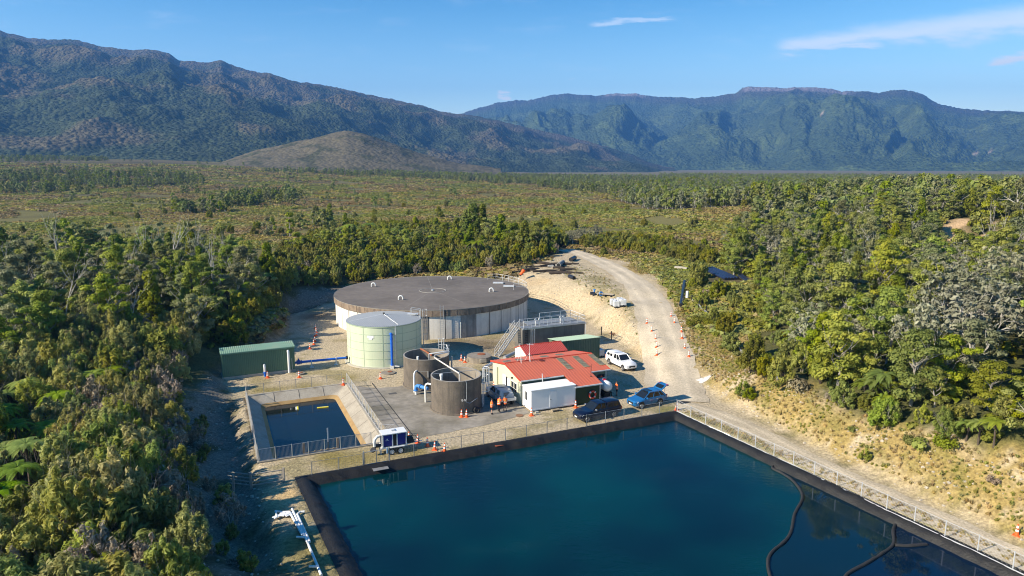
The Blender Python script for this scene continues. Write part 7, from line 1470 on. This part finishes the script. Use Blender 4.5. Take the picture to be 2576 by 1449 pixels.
FA_ = np.array(FERN_A); PA = PA[np.min(np.hypot(PA[:, None, 0] - FA_[None, :, 0], PA[:, None, 1] - FA_[None, :, 1]), 1) > 2.3]
dl_ = dist_line([p[:2] for p in W_], PA[:, 0], PA[:, 1]); mid = np.hypot(PA[:, 0] + 26, PA[:, 1] - 66)
near_e = dl_ < 1.6
greyzone = inside(D(2, (350, 935), (500, 915), (495, 1010), (430, 1060), (330, 1040)), PA[:, 0], PA[:, 1])
place(PA[greyzone], [(.6, 'greyshrub'), (.3, 'manuka')], nm, rs, .7, 1.0)
place(PA[~greyzone & ~near_e][:285], [(.52, 'manuka'), (.24, 'manuka2'), (.17, 'greyshrub'), (.07, 'scrub')], nm, rs, .85, 1.4, .2)
place(PA[~greyzone & near_e], [(.6, 'manuka'), (.4, 'greyshrub')], nm, rs, .75, 1.1)
for j, p in enumerate(FERN_A): plant('fern', j, (p[0], p[1], H(*p) + .7), rs.uniform(.8, 1.05), rs.uniform(0, 6), 'tree_fern', 'bright green tree fern in the gully beside the olive thicket', 'tree fern', 'tree ferns in the gully')
PS = jgrid(D(.3, (470, 1010), (520, 1010), (560, 1100), (560, 1200), (600, 1330), (680, 1449), (520, 1449), (480, 1234)), 2.1, rs); PS = PS[rs.rand(len(PS)) < .85]
nm2 = dict(yellowshrub=('bank_shrub', 'small yellow green shrub on the ditch bank below the wire fence', 'shrub', 'small shrubs on the ditch bank'), greyshrub=('bank_twig_shrub', 'small pale grey twiggy shrub on the ditch bank', 'shrub', 'grey shrubs on the ditch bank'), brownshrub=('bank_twig_shrub', 'small pale grey twiggy shrub on the ditch bank', 'shrub', 'grey shrubs on the ditch bank'))
place(PS, [(.45, 'yellowshrub'), (.2, 'greyshrub'), (.35, 'brownshrub')], nm2, rs, .5, 1.05)
# left forest
ZB = D(3.2, (-420, 990), (0, 955), (130, 920), (300, 880), (440, 860), (560, 845), (640, 800), (668, 770), (690, 735), (640, 715), (560, 690), (420, 690), (200, 700), (-420, 700))
PB = clear(seen(jgrid(ZB, 4.7, rs), 10), True, 1.5); inLB = inside(LEFTB, PB[:, 0], PB[:, 1]); PB = PB[~inLB]
nmB = dict(beech=('beech_tree', 'dark green beech tree in the dense bush behind the green shed', 'tree', 'beech trees in the bush behind the green shed'), greybeech=('grey_beech_tree', 'dull grey green beech tree in the bush behind the green shed', 'tree', 'grey beech trees in the bush behind the green shed'), conifer=('conifer_tree', 'pointed yellow green conifer in the bush behind the green shed', 'tree', 'conifers in the bush behind the green shed'),
           scrub=('scrub_bush', 'dense olive scrub bush in the bush beside the reservoir', 'bush', 'scrub bushes in the bush behind the green shed'), dead=('dead_tree', 'bare bleached dead tree standing in the bush behind the green shed', 'tree', 'dead trees in the bush behind the green shed'), lichen=('lichen_tree', 'pale lichen covered tree standing in the bush behind the green shed', 'tree', 'lichen trees in the bush behind the green shed'), yellowshrub=('bush', 'x', 'bush', None))
place(PB, [(.40, 'beech'), (.22, 'greybeech'), (.08, 'conifer'), (.16, 'scrub'), (.07, 'dead'), (.03, 'lichen')], nmB, rs, .62, .98, .15)
PB2 = clear(seen(jgrid(D(2.8, (480, 870), (620, 840), (660, 790), (690, 750), (660, 740), (600, 790), (480, 845)), 2.6, rs)), True, 1.0); PB2 = PB2[~inside(LEFTB, PB2[:, 0], PB2[:, 1])]
place(PB2, [(1, 'scrub')], nmB, rs, .7, 1.0)
for j, q in enumerate(((545, 812, 3), (575, 800, 3), (610, 782, 3.2), (640, 752, 3.6), (505, 835, 2.8), (560, 775, 3.4), (665, 735, 3.7))): p = ground(*q); plant('fern', j, (p[0], p[1], H(p[0], p[1]) + .6), 1.15, j * 1.7, 'tree_fern', 'bright tree fern on the bush edge above the green shed', 'tree fern', 'tree ferns above the green shed')
for j, (q, h) in enumerate((((440, 715), 1.15), ((476, 712), 1.05), ((150, 700), 1.1), ((330, 760), .9))): p = ground(*q, 4.2); plant('dead', j, (p[0], p[1], H(p[0], p[1])), h, j * 2.1, 'dead_tree', ('tallest bleached dead tree with forked limbs in the bush behind the green shed', 'slim bleached dead trunk just right of the forked dead tree', 'bleached dead tree near the left edge of the bush', 'leaning pale dead tree low in the bush behind the green shed')[j], 'tree')
p = ground(8, 730, 4); plant('conifer', 1, (p[0], p[1], H(p[0], p[1])), (1.5, 1.5, 1.15), 1, 'conifer_tree', 'big dark conifer cut by the left edge of the photo', 'tree')
# scrub belt behind the reservoir
ZC = D(4.6, (655, 762), (700, 735), (770, 712), (860, 690), (1000, 676), (1150, 672), (1270, 672), (1350, 660), (1432, 645), (1425, 622), (1300, 600), (1100, 585), (950, 585), (800, 610), (690, 660), (620, 715))
PC = clear(jgrid(ZC, 2.25, rs), False, 2.0); PC = PC[np.hypot(PC[:, 0] - RC[0], PC[:, 1] - RC[1]) > RR + 3.5]; PC = PC[~inside(LEFTB, PC[:, 0], PC[:, 1]) | (PC[:, 1] > 148)]
PC = PC[np.argsort(np.hypot(PC[:, 0], PC[:, 1]))]
nmC = dict(scrub=('hedge_scrub', 'dense olive green bush in the tall scrub belt behind the reservoir', 'bush', 'scrub belt behind the reservoir'), beech=('belt_tree', 'dark leafy tree rising above the scrub belt behind the reservoir', 'tree', 'trees in the scrub belt'), greyshrub=('belt_dry_bush', 'dry grey bush among the scrub belt behind the reservoir', 'bush', 'dry bushes in the scrub belt'))
nmC['manuka2'] = ('belt_shrub', 'fresher green feathery shrub in the scrub belt behind the reservoir', 'bush', 'feathery shrubs in the scrub belt'); nmC['conifer'] = ('belt_conifer', 'small pointed conifer rising out of the scrub belt behind the reservoir', 'tree', 'small conifers in the scrub belt')
place(PC[:300], [(.70, 'scrub'), (.06, 'greyshrub'), (.20, 'manuka2')], nmC, rs, .55, .95, .22); place(PC[300:][rs.rand(len(PC) - 300) < .05][:14], [(1, 'conifer')], nmC, rs, .5, .75)
rest = PC[300:]; far_ = rest[rs.rand(len(rest)) < .18]; put_stuff('undergrowth', 'scrub', rest, .7, 1.1, rs); place(far_[:60], [(1, 'beech')], nmC, rs, .45, .7)
for j, (x, y, h) in enumerate(((1190, 622, 13), (1172, 618, 10.5), (1213, 622, 11), (1150, 612, 8), (1240, 628, 9.5), (1262, 634, 9), (1290, 636, 9), (1318, 640, 8.6), (1350, 640, 8), (1378, 638, 6.5), (1047, 600, 7), (1098, 600, 6), (1120, 605, 6.5), (830, 560, 7.5), (815, 565, 5), (870, 575, 6))):
    p = ground(x, y, 5.0); s = h / 10; k = 'conifer' if j < 4 or j in (10, 13) else ('beech', 'conifer')[j % 2]
    plant(k, j, (p[0], p[1], H(p[0], p[1])), (s * 1.15, s * 1.15, s), j, 'conifer_tree' if k == 'conifer' else 'belt_tree', {0: 'tallest green conifer rising behind the reservoir', 10: 'lone pointed conifer left of the tall conifer clump', 13: 'lone conifer on the plain above the green tank'}.get(j, 'bright green tree in the tall clump behind the reservoir'), 'tree', None if j in (0, 10, 13) else 'clump of tall trees behind the reservoir')
for j, (x, y) in enumerate(((900, 588), (930, 582), (880, 592), (1160, 600), (1180, 606), (1310, 612), (1335, 616), (1000, 596), (860, 600), (1090, 606), (1200, 630))): p = ground(x, y, 7.4); plant('fern', j, (p[0], p[1], H(p[0], p[1]) + .9), 1.35, j, 'tree_fern', 'yellow green tree fern topping the scrub belt behind the reservoir', 'tree fern', 'tree ferns behind the reservoir')
# low hedge of scrub beyond the road bend
ZK = D(5.2, (1455, 622), (1490, 598), (1600, 602), (1700, 622), (1790, 645), (1850, 690), (1790, 688), (1730, 664), (1650, 645), (1560, 636), (1490, 628))
PK = clear(jgrid(ZK, 2.5, rs), False, 1.0); nmK = dict(scrub=('roadside_scrub', 'olive green scrub bush lining the far side of the road bend', 'bush', 'scrub beyond the road bend'), lichen=('roadside_lichen_tree', 'small pale lichen tree beside the top of the road', 'tree', 'lichen trees by the road top'))
PK = PK[dist_line([on(1763, 672, 5.2)[:2], on(1885, 702, 5.2)[:2]], PK[:, 0], PK[:, 1]) > 4]
place(PK[:150], [(1, 'scrub')], nmK, rs, .45, .75)
for j, q in enumerate(((1440, 618), (1462, 614), (1500, 612))): p = ground(*q, 5.3); plant('lichen', j, (p[0], p[1], H(p[0], p[1])), .6, j, *nmK['lichen'])
# shrubs of the dry bank between road and forest
ZS = D(4.2, (1735, 700), (1800, 700), (1870, 740), (1900, 800), (1960, 860), (2040, 930), (1990, 960), (1900, 925), (1850, 880), (1800, 840), (1755, 800))
PSb = jgrid(ZS, 2.5, rs); PSb = PSb[(rs.rand(len(PSb)) < .75) & (dist_line([on(1763, 685, 5.2)[:2], on(1885, 715, 5.2)[:2]], PSb[:, 0], PSb[:, 1]) > 4)]; nmS = dict(bankshrub=('slope_shrub', 'small rounded green shrub on the slope between road and forest', 'shrub', 'green shrubs on the bank slope'), brownshrub=('dry_slope_shrub', 'small brown dry shrub on the slope between road and forest', 'shrub', 'brown shrubs on the bank slope'), scrub=('upright_slope_shrub', 'taller olive shrub on the slope between road and forest', 'shrub', 'tall shrubs on the bank slope'))
place(PSb, [(.6, 'bankshrub'), (.15, 'brownshrub'), (.25, 'scrub')], nmS, rs, .5, 1.1)
for x, y, s, kd, lab in ((1755, 815, 1.2, 'bankshrub', 'rounded green shrub below the silt fence by the road'), (1735, 820, .9, 'bankshrub', 'small green shrub nearest the road by the silt fence'), (1780, 820, 1.0, 'bankshrub', 'green shrub at the foot of the silt fence'), (1870, 1000, 1.0, 'yellowshrub', 'bright yellow green shrub on the dry bank above the path'), (1885, 1008, .8, 'yellowshrub', 'smaller bright shrub beside the yellow green one on the bank'),
                     (2005, 985, 1.5, 'brownshrub', 'reddish brown rounded shrub on the dry bank'), (2060, 1085, .0, 'bankshrub', ''), (2215, 1075, 1.0, 'bankshrub', 'green shrub alone in the dry grass of the dry bank'), (2175, 1160, .6, 'yellowshrub', 'tiny bright shrub low on the dry bank'), (2375, 1130, 1.1, 'bankshrub', 'round green shrub near the forest edge'), (2290, 1120, .8, 'bankshrub', 'small green shrub in the dry grass right of centre bank')):
    if s: p = on(x, y, 2.5); plant(kd, 0, p, s, .5, 'bank_plant', lab, 'shrub')
for j, (x, y, s, kd) in enumerate(((210, 235, .8, 'scrub'), (250, 320, .9, 'bankshrub'), (345, 270, .8, 'brownshrub'), (360, 350, .8, 'scrub'), (420, 460, .7, 'scrub'), (485, 500, .9, 'scrub'), (555, 480, .9, 'brownshrub'), (640, 440, .8, 'bankshrub'), (700, 480, .9, 'scrub'), (740, 560, .7, 'brownshrub'), (1000, 700, .9, 'manuka2'), (960, 640, .7, 'bankshrub'), (1200, 800, .7, 'brownshrub'), (1330, 770, .8, 'manuka2'), (850, 720, .5, 'bankshrub'), (1560, 980, .6, 'brownshrub'), (600, 420, .9, 'manuka2'), (520, 400, .8, 'scrub'), (800, 600, .8, 'manuka2'))):
    p = on((2560 + x / 1.3414) / 1.49068, (1080 + y / 1.3414) / 1.49068, 2.0); plant(kd, j, p, s, j, 'dotted_shrub' if kd != 'brownshrub' else 'dotted_dry_shrub', 'green shrub standing in the dry golden grass of the bank' if kd != 'brownshrub' else 'dry brown shrub standing in the golden grass of the bank', 'shrub', 'green shrubs dotted over the dry bank' if kd != 'brownshrub' else 'brown shrubs dotted over the dry bank')
p = on(1762, 700, 5); plant('beech', 0, p, .38, 0, 'young_tree', 'thin young tree at the near end of the bundled black pipes', 'tree')
# right forest
EDGE = [(1915, 690), (1905, 760), (1945, 835), (1985, 880), (2060, 945), (2150, 1000), (2240, 1055), (2330, 1085), (2450, 1110), (2560, 1140)]
ZF = D(4.4, *EDGE) + [(62, 42), (75, 30), (150, 60), (420, 330)] + D(6, (2700, 520), (2576, 470), (2200, 462), (1900, 455), (1665, 462), (1560, 500), (1640, 530), (1760, 545), (1900, 552), (1905, 585), (1840, 610), (1815, 650), (1830, 700))
PF = clear(seen(jgrid(ZF, 4.9, rs), 12), True, 1.0); dF = np.hypot(PF[:, 0], PF[:, 1]); PF = PF[np.argsort(dF)]; dF = np.sort(dF); nF = 330
nmF = dict(beech=('forest_beech_tree', 'dark green beech tree in the big forest beyond the dry bank', 'tree', 'beech trees in the big forest'), greybeech=('forest_grey_tree', 'grey green beech tree in the big forest beyond the dry bank', 'tree', 'grey trees in the big forest'), conifer=('forest_conifer_tree', 'pointed yellow green conifer in the big forest beyond the dry bank', 'tree', 'conifers in the big forest'), lichen=('forest_lichen_tree', 'pale lichen draped tree in the big forest beyond the dry bank', 'tree', 'lichen trees in the big forest'), dead=('forest_dead_tree', 'bare bleached tree in the big forest beyond the dry bank', 'tree', 'dead trees in the big forest'))
LB = [on(2440, 915, 6)[:2], on(2395, 860, 6)[:2], on(2520, 800, 6)[:2], on(2480, 850, 6)[:2]]
k_ = np.min([np.hypot(PF[:, 0] - q[0], PF[:, 1] - q[1]) for q in LB], 0) > 3.5; PF, dF = PF[k_], dF[k_]
NEAR = PF[:nF]; lich = inside(D(6, (2330, 640), (2700, 640), (2700, 900), (2500, 960), (2330, 900)), NEAR[:, 0], NEAR[:, 1]); pod = inside(D(6, (1850, 640), (2300, 640), (2280, 720), (2000, 760), (1850, 720)), NEAR[:, 0], NEAR[:, 1])
place(NEAR[lich], [(.34, 'beech'), (.36, 'greybeech'), (.25, 'lichen'), (.05, 'dead')], nmF, rs, .68, 1.05)
place(NEAR[pod & ~lich], [(.2, 'beech'), (.15, 'greybeech'), (.6, 'conifer'), (.05, 'lichen')], nmF, rs, .6, .95)
place(NEAR[~pod & ~lich], [(.62, 'beech'), (.24, 'greybeech'), (.07, 'conifer'), (.07, 'lichen')], nmF, rs, .6, .95)
for j, q in enumerate(LB): plant('lichen', j, (q[0], q[1], H(*q)), (1.35, 1.35, 1.25) if j < 2 else 1.1, j * 1.3, 'forest_lichen_tree', ('biggest ghostly pale lichen tree in front of the big forest', 'pale lichen tree just left of the biggest one', 'pale lichen tree near the right edge of the photo', 'pale lichen tree between the two bigger ones')[j], 'tree')
for j, (x, y, zz) in enumerate(((2180, 1018, 3.8), (2200, 1024, 3.8), (2215, 1018, 3.8), (2225, 1040, 3.6), (1985, 868, 3.6), (2030, 905, 3.6), (2430, 1108, 4.4), (2460, 1118, 4.4), (2500, 1125, 4.4), (1995, 880, 3.5))): p = on(x, y, zz); plant('fern', j, p, (1.0, .7)[j > 2], j, 'tree_fern', 'bright green tree fern at the foot of the forest edge above the dry bank' if j > 2 else ('left', 'middle', 'right')[j] + ' tree fern of the bright clump at the forest edge above the dry bank', 'tree fern', 'tree ferns at the forest edge above the dry bank')
EW = jgrid(D(3.6, *[(x - 6, y + 22) for x, y in EDGE], *[(x + 10, y - 12) for x, y in EDGE[::-1]]), 2.3, rs); put_stuff('undergrowth', 'under', EW, .5, .9, rs, -.15)
PE = jgrid(D(3.6, *[(x - 4, y + 12) for x, y in EDGE], *[(x + 22, y - 30) for x, y in EDGE[::-1]]), 3.0, rs); nmE = dict(beech=('edge_bush', 'leafy green young tree filling the forest edge above the dry bank', 'bush', 'leafy bushes along the forest edge'), scrub=('edge_scrub', 'olive scrub bush at the forest edge above the dry bank', 'bush', 'scrub along the forest edge'), manuka2=('edge_shrub', 'feathery green shrub at the forest edge above the dry bank', 'bush', 'feathery shrubs along the forest edge'))
PE = PE[~inside(YARD, PE[:, 0], PE[:, 1])]; place(PE[:110], [(.4, 'beech'), (.3, 'scrub'), (.3, 'manuka2')], nmE, rs, .34, .62)
_L = math.hypot(*SL0); _u = (SL0[0] / _L, SL0[1] / _L)
for j, (a, s) in enumerate(((-9, -5), (-8, -8), (-11, -3), (-5, -7), (-12, -7), (-10, 1))): q = (SL0[0] + _u[0] * a + _u[1] * s, SL0[1] + _u[1] * a - _u[0] * s); plant('yellowshrub', j, (*q, H(*q)), 1.9, j, 'slip_shrub', 'bright yellow green shrub at the foot of the bare clay slip', 'shrub', 'shrubs below the clay slip')
qa, qs = np.meshgrid(np.arange(-37, 9, 1.5), np.arange(-5, 13, 1.5)); qa, qs = qa.ravel() + rs.uniform(-.6, .6, qa.size), qs.ravel() + rs.uniform(-.6, .6, qs.size); k_ = ~((np.abs(qs - 0.3 * qa) < 3.0) & (qa > -11)); k_ &= ~((np.abs(qs - 7.5 - 0.3 * qa) < 2.0) & (qa > -4)); qa, qs = qa[k_], qs[k_]
QS = np.stack([SL0[0] + _u[0] * qa + _u[1] * qs, SL0[1] + _u[1] * qa - _u[0] * qs], 1); put_stuff('undergrowth', 'under', QS, .8, 1.5, rs, -.1)
SF = PF[nF:]; d2_ = dF[nF:]; keep = rs.rand(len(SF)) < np.clip(1.35 - d2_ / 1300, .3, 1); SF = SF[keep]; d2_ = d2_[keep]; typ = rs.rand(len(SF)); nzf = fbm(SF[:, 0] / 55, SF[:, 1] / 55, 3); typ = np.clip(typ + nzf * .35, 0, 1)
for lo, hi, kd in ((-.1, .42, 'farbeech'), (.42, .58, 'farpodo'), (.58, .90, 'fargrey'), (.90, 1.1, 'farlichen')): put_stuff('forest', kd, SF[(typ >= lo) & (typ < hi)], .68, 1.15, rs)
# more distant woods and scattered trees of the plain
def Pd(*q): return [(d * math.sin(math.atan(wray(px, 430)[0])), d * math.cos(math.atan(wray(px, 430)[0]))) for px, d in q]
for poly, sp in ((Pd((985, 1000), (985, 1400), (1300, 1500), (1650, 1400), (1680, 560), (1580, 470), (1450, 600), (1330, 800), (1150, 880)), 9), (Pd((-250, 620), (-250, 900), (200, 950), (420, 850), (515, 760), (515, 700), (300, 640), (100, 560)), 8), (Pd((530, 400), (600, 500), (700, 560), (745, 530), (740, 460), (690, 420), (600, 380)), 5.5), (Pd((370, 345), (470, 385), (560, 390), (560, 350), (380, 325)), 5.5),
                 (Pd((640, 1020), (760, 1100), (1010, 1150), (1140, 1150), (1120, 1060), (900, 960), (760, 960)), 11), (Pd((-250, 1150), (280, 1250), (260, 1600), (-250, 1650)), 12), (Pd((1660, 1100), (1660, 1800), (2750, 1800), (2750, 1100)), 11), (Pd((-250, 205), (0, 215), (250, 235), (420, 230), (560, 205), (540, 185), (300, 175), (0, 165), (-250, 160)), 7), (Pd((640, 240), (760, 265), (830, 270), (830, 250), (740, 225), (650, 220)), 7)):
    P = seen(jgrid(poly, sp * .85, rs, .9), 30); P = P[fbm(P[:, 0] / (sp * 5), P[:, 1] / (sp * 5), 3) + rs.uniform(-.12, .12, len(P)) > -.06]; t_ = rs.rand(len(P))
    for lo, hi, kd in ((0, .6, 'farbeech'), (.6, .78, 'farpodo'), (.78, 1, 'fargrey')): put_stuff('forest', kd, P[(t_ >= lo) & (t_ < hi)], .5, .95, rs)
PX = np.array(Pd(*[(rs.uniform(150, 1150), rs.uniform(380, 1400)) for _ in range(170)])); PX = clear(PX, True, 2); put_stuff('forest', 'farbeech', PX, .35, .8, rs)
# heath of the plain
N_ = 92000; u = rs.rand(N_); d_ = 105 * (1150 / 105) ** u; az_ = rs.uniform(-R(38.5), R(38.5), N_); PH = np.stack([d_ * np.sin(az_), d_ * np.cos(az_)], 1)
for poly in (ZF, ZC, ZB, ZA, LEFTB): PH = PH[~inside(poly, PH[:, 0], PH[:, 1])]
PH = clear(PH, True, 1.0); pk = np.hypot(PH[:, 0] - ground(655, 510, 5.2)[0], PH[:, 1] - ground(655, 510, 5.2)[1]) > 8; PH = PH[pk]
nh = fbm(PH[:, 0] / 45, PH[:, 1] / 45, 3); dh = np.hypot(PH[:, 0], PH[:, 1]); sc_ = .75 + dh / 420
clr = fbm(PH[:, 0] / 38 + 3, PH[:, 1] / 38, 3) > .20; PH, nh, dh, sc_ = PH[~clr], nh[~clr], dh[~clr], sc_[~clr]
gr_ = (nh > .16) & (rs.rand(len(PH)) < .25)
def put_scaled(key, kind, P, s): STUFF.setdefault(key, []).append((kind, P, height(P[:, 0], P[:, 1]) - .25 * s, s, rs.uniform(0, 6.283, len(P))))
hv = fbm(PH[:, 0] / 70 + 11, PH[:, 1] / 70, 4) + rs.uniform(-.22, .22, len(PH)); hs_ = sc_ * rs.uniform(.6, 1.4, len(PH)) * (1 + .9 * np.clip(nh, -.4, .5))
for kd, k_ in (('heathb', hv < -.13), ('heath', (hv >= -.13) & (hv < .13)), ('heathg', hv >= .13)): k_ = k_ & ~gr_; put_scaled('heath', kd, PH[k_], hs_[k_])
put_scaled('heath', 'under', PH[gr_], .55 * sc_[gr_] * rs.uniform(.6, 1.2, gr_.sum()))
tl = rs.rand(len(PH)) < .006; put_scaled('heath', 'scrub', PH[tl & (dh < 420)], rs.uniform(.5, .9, (tl & (dh < 420)).sum()))
# undergrowth below the single trees
for poly, sp in ((ZB, 2.6), (ZA, 2.3)): P = clear(seen(jgrid(poly, sp, rs), 8), True, .8); P = P[~inside(LEFTB, P[:, 0], P[:, 1]) & (P[:, 1] > 25)]; put_stuff('undergrowth', 'under', P, .7, 1.15, rs, -.3)
P = NEAR + rs.normal(size=NEAR.shape) * 2; put_stuff('undergrowth', 'under', clear(P, True, .5), .9, 1.6, rs, -.2); P = NEAR + rs.normal(size=NEAR.shape) * 2; put_stuff('undergrowth', 'under', clear(P, True, .5), .9, 1.6, rs, -.2)
# dry grass and stones of the banks
def mk_tuft(seed, key='tuft', lmk='grass'):
    rs_ = np.random.RandomState(seed); proto(key, leaves([(0, 0, .12, .22, .22, .12)], 34, .07, rs_, .1, 5.5, 2.2, .2), LM[lmk])
for s in range(2): mk_tuft(900 + s)
for s in range(2): mk_tuft(910 + s, 'greentuft', 'ggrass')
PG = np.concatenate([jgrid(GRASSY, .38, rs, .95), jgrid(PAD, 1.3, rs)]); PG = PG[~inside(YARD, PG[:, 0], PG[:, 1]) & (dist_line(ROADL, PG[:, 0], PG[:, 1]) > 3.3)]; ng = fbm(PG[:, 0] / 5, PG[:, 1] / 5, 3); PG = PG[(ng + rs.uniform(-.25, .25, len(PG))) > -.34]; ug = (fbm(PG[:, 0] / 3 + 7, PG[:, 1] / 3, 3) > .04); put_stuff('dry_grass', 'tuft', PG[~ug], .35, .95, rs); put_stuff('dry_grass', 'greentuft', PG[ug], .3, .85, rs)
PV = np.array([lerp2(POND[1], POND[2], t) for t in rs.rand(700) ** 1.0]); dvec = np.array([(POND[2][1] - POND[1][1]), -(POND[2][0] - POND[1][0])]); dvec = -dvec / np.linalg.norm(dvec); PV = PV + dvec * rs.uniform(.75, 2.0, (700, 1)); put_stuff('dry_grass', 'tuft', PV, .35, .7, rs)
def mk_stone(seed):
    rs_ = np.random.RandomState(seed); bm = bmesh.new(); bmesh.ops.create_icosphere(bm, subdivisions=1, radius=.5)
    for v in bm.verts: v.co *= .7 + .5 * rs_.rand(); v.co.z *= .6
    me = bpy.data.meshes.new('stone'); bm.to_mesh(me); bm.free(); me.materials.append(mat('stone_pale', (.46, .40, .31), .95, var=.5, scale=2)); TOM.setdefault('stone', []).append((me, None, 'stone', ''))
for s in range(3): mk_stone(950 + s)
PR_ = np.concatenate([jgrid(BANK, .55, rs)]); dy_ = dist_line(YARD, PR_[:, 0], PR_[:, 1], True); nr_ = fbm(PR_[:, 0] / 4, PR_[:, 1] / 4, 3)
PR_ = PR_[~inside(YARD, PR_[:, 0], PR_[:, 1]) & (dist_line(ROADL, PR_[:, 0], PR_[:, 1]) > 3.4) & ((nr_ + .25 * np.exp(-dy_ / 3.0)) > .10)]; STUFF.setdefault('gravel', []).append(('stone', PR_, height(PR_[:, 0], PR_[:, 1]) + .02, .10 + .32 * rs.rand(len(PR_)) ** 3, rs.uniform(0, 6, len(PR_))))
PL_ = jgrid(LEFTB, .6, rs); PL_ = PL_[~inside(YARD, PL_[:, 0], PL_[:, 1])]; PL_ = PL_[rs.rand(len(PL_)) < .5]; STUFF['gravel'].append(('stone', PL_, height(PL_[:, 0], PL_[:, 1]) + .02, .10 + .30 * rs.rand(len(PL_)) ** 3, rs.uniform(0, 6, len(PL_))))
# ---------------------------------------------------------------- stuff: one object per mass
def scatter(name, label, cat, groups):
    hid = {}; V, S, Rz, I = [], [], [], []; c = bpy.data.collections.new('source_' + name); k = 0; idx = {}
    for kind, P, Z, s, r in groups:
        if kind not in idx:
            idx[kind] = []
            for a, b, cn, sn in TOM[kind]:
                bm = bmesh.new(); 
                o = bpy.data.objects.new('src_%03d' % k, a if b is None else None) if b is None else None
                if b is not None:
                    me = join_meshes(a, b, kind); o = bpy.data.objects.new('src_%03d' % k, me)
                c.objects.link(o); idx[kind].append(k); k += 1; bm.free()
        n = len(P); V.append(np.c_[P, Z]); S.append(s); Rz.append(r); I.append(np.array(idx[kind])[rs.randint(0, len(idx[kind]), n)])
    V = np.concatenate(V); S = np.concatenate(S); Rz = np.concatenate(Rz); I = np.concatenate(I)
    me = bpy.data.meshes.new(name); me.vertices.add(len(V)); me.vertices.foreach_set('co', V.astype(np.float32).ravel())
    for nm_, ty, dat in (('size', 'FLOAT', S.astype(np.float32)), ('turn', 'FLOAT', Rz.astype(np.float32)), ('pick', 'INT', I.astype(np.int32))): at = me.attributes.new(nm_, ty, 'POINT'); at.data.foreach_set('value', dat)
    o = tag(link(name, me), label, cat, kind='stuff')
    ng_ = bpy.data.node_groups.new(name + '_scatter', 'GeometryNodeTree'); ng_.interface.new_socket('Geometry', in_out='INPUT', socket_type='NodeSocketGeometry'); ng_.interface.new_socket('Geometry', in_out='OUTPUT', socket_type='NodeSocketGeometry'); q = N(ng_)
    gi, go = q.n('NodeGroupInput'), q.n('NodeGroupOutput'); ip = q.n('GeometryNodeInstanceOnPoints'); ci = q.n('GeometryNodeCollectionInfo'); ci.inputs['Collection'].default_value = c; ci.inputs['Separate Children'].default_value = True; ci.inputs['Reset Children'].default_value = True
    def attr(n_, ty): a = q.n('GeometryNodeInputNamedAttribute', data_type=ty); a.inputs['Name'].default_value = n_; return a.outputs[0]
    q.l(gi.outputs[0], ip.inputs['Points']); q.l(ci.outputs[0], ip.inputs['Instance']); ip.inputs['Pick Instance'].default_value = True; q.l(attr('pick', 'INT'), ip.inputs['Instance Index'])
    cx = q.n('ShaderNodeCombineXYZ'); q.l(attr('turn', 'FLOAT'), cx.inputs[2]); q.l(cx.outputs[0], ip.inputs['Rotation']); q.l(attr('size', 'FLOAT'), ip.inputs['Scale']); q.l(ip.outputs[0], go.inputs[0])
    md = o.modifiers.new('scatter', 'NODES'); md.node_group = ng_; return o
def join_meshes(a, b, kind):
    """crown and trunk as one mesh with two materials, for the masses"""
    me = bpy.data.meshes.new(kind + '_whole'); nv, nb = len(a.vertices), len(b.vertices); co = np.empty(nv * 3, np.float32); a.vertices.foreach_get('co', co); cb = np.empty(nb * 3, np.float32); b.vertices.foreach_get('co', cb)
    fs = [tuple(p.vertices) for p in a.polygons] + [tuple(v + nv for v in p.vertices) for p in b.polygons]; me.from_pydata([tuple(x) for x in np.r_[co, cb].reshape(-1, 3)], [], fs)
    me.materials.append(a.materials[0]); me.materials.append(b.materials[0]); mi = np.r_[np.zeros(len(a.polygons), np.int32), np.ones(len(b.polygons), np.int32)]; me.polygons.foreach_set('material_index', mi)
    t = np.zeros(nv + nb, np.float32); tv = np.empty(nv, np.float32); a.attributes['tint'].data.foreach_get('value', tv); t[:nv] = tv; at = me.attributes.new('tint', 'FLOAT', 'POINT'); at.data.foreach_set('value', t); me.update(); return me
LABS = dict(undergrowth=('dense undergrowth filling the bush and forest edges', 'undergrowth'), forest=('far forest of mixed trees stretching across the plain', 'forest'), heath=('low brown olive heath covering the open plain', 'heath'), dry_grass=('dry straw coloured grass on the dry bank', 'grass'), gravel=('pale loose stones on the gravel banks', 'gravel'))
for k, v in STUFF.items(): scatter(k, *LABS[k], v); print(k, sum(len(x[1]) for x in v))
from collections import Counter
print(Counter(o.name.split('.')[0] for o in SC.objects if o.parent is None).most_common(40))
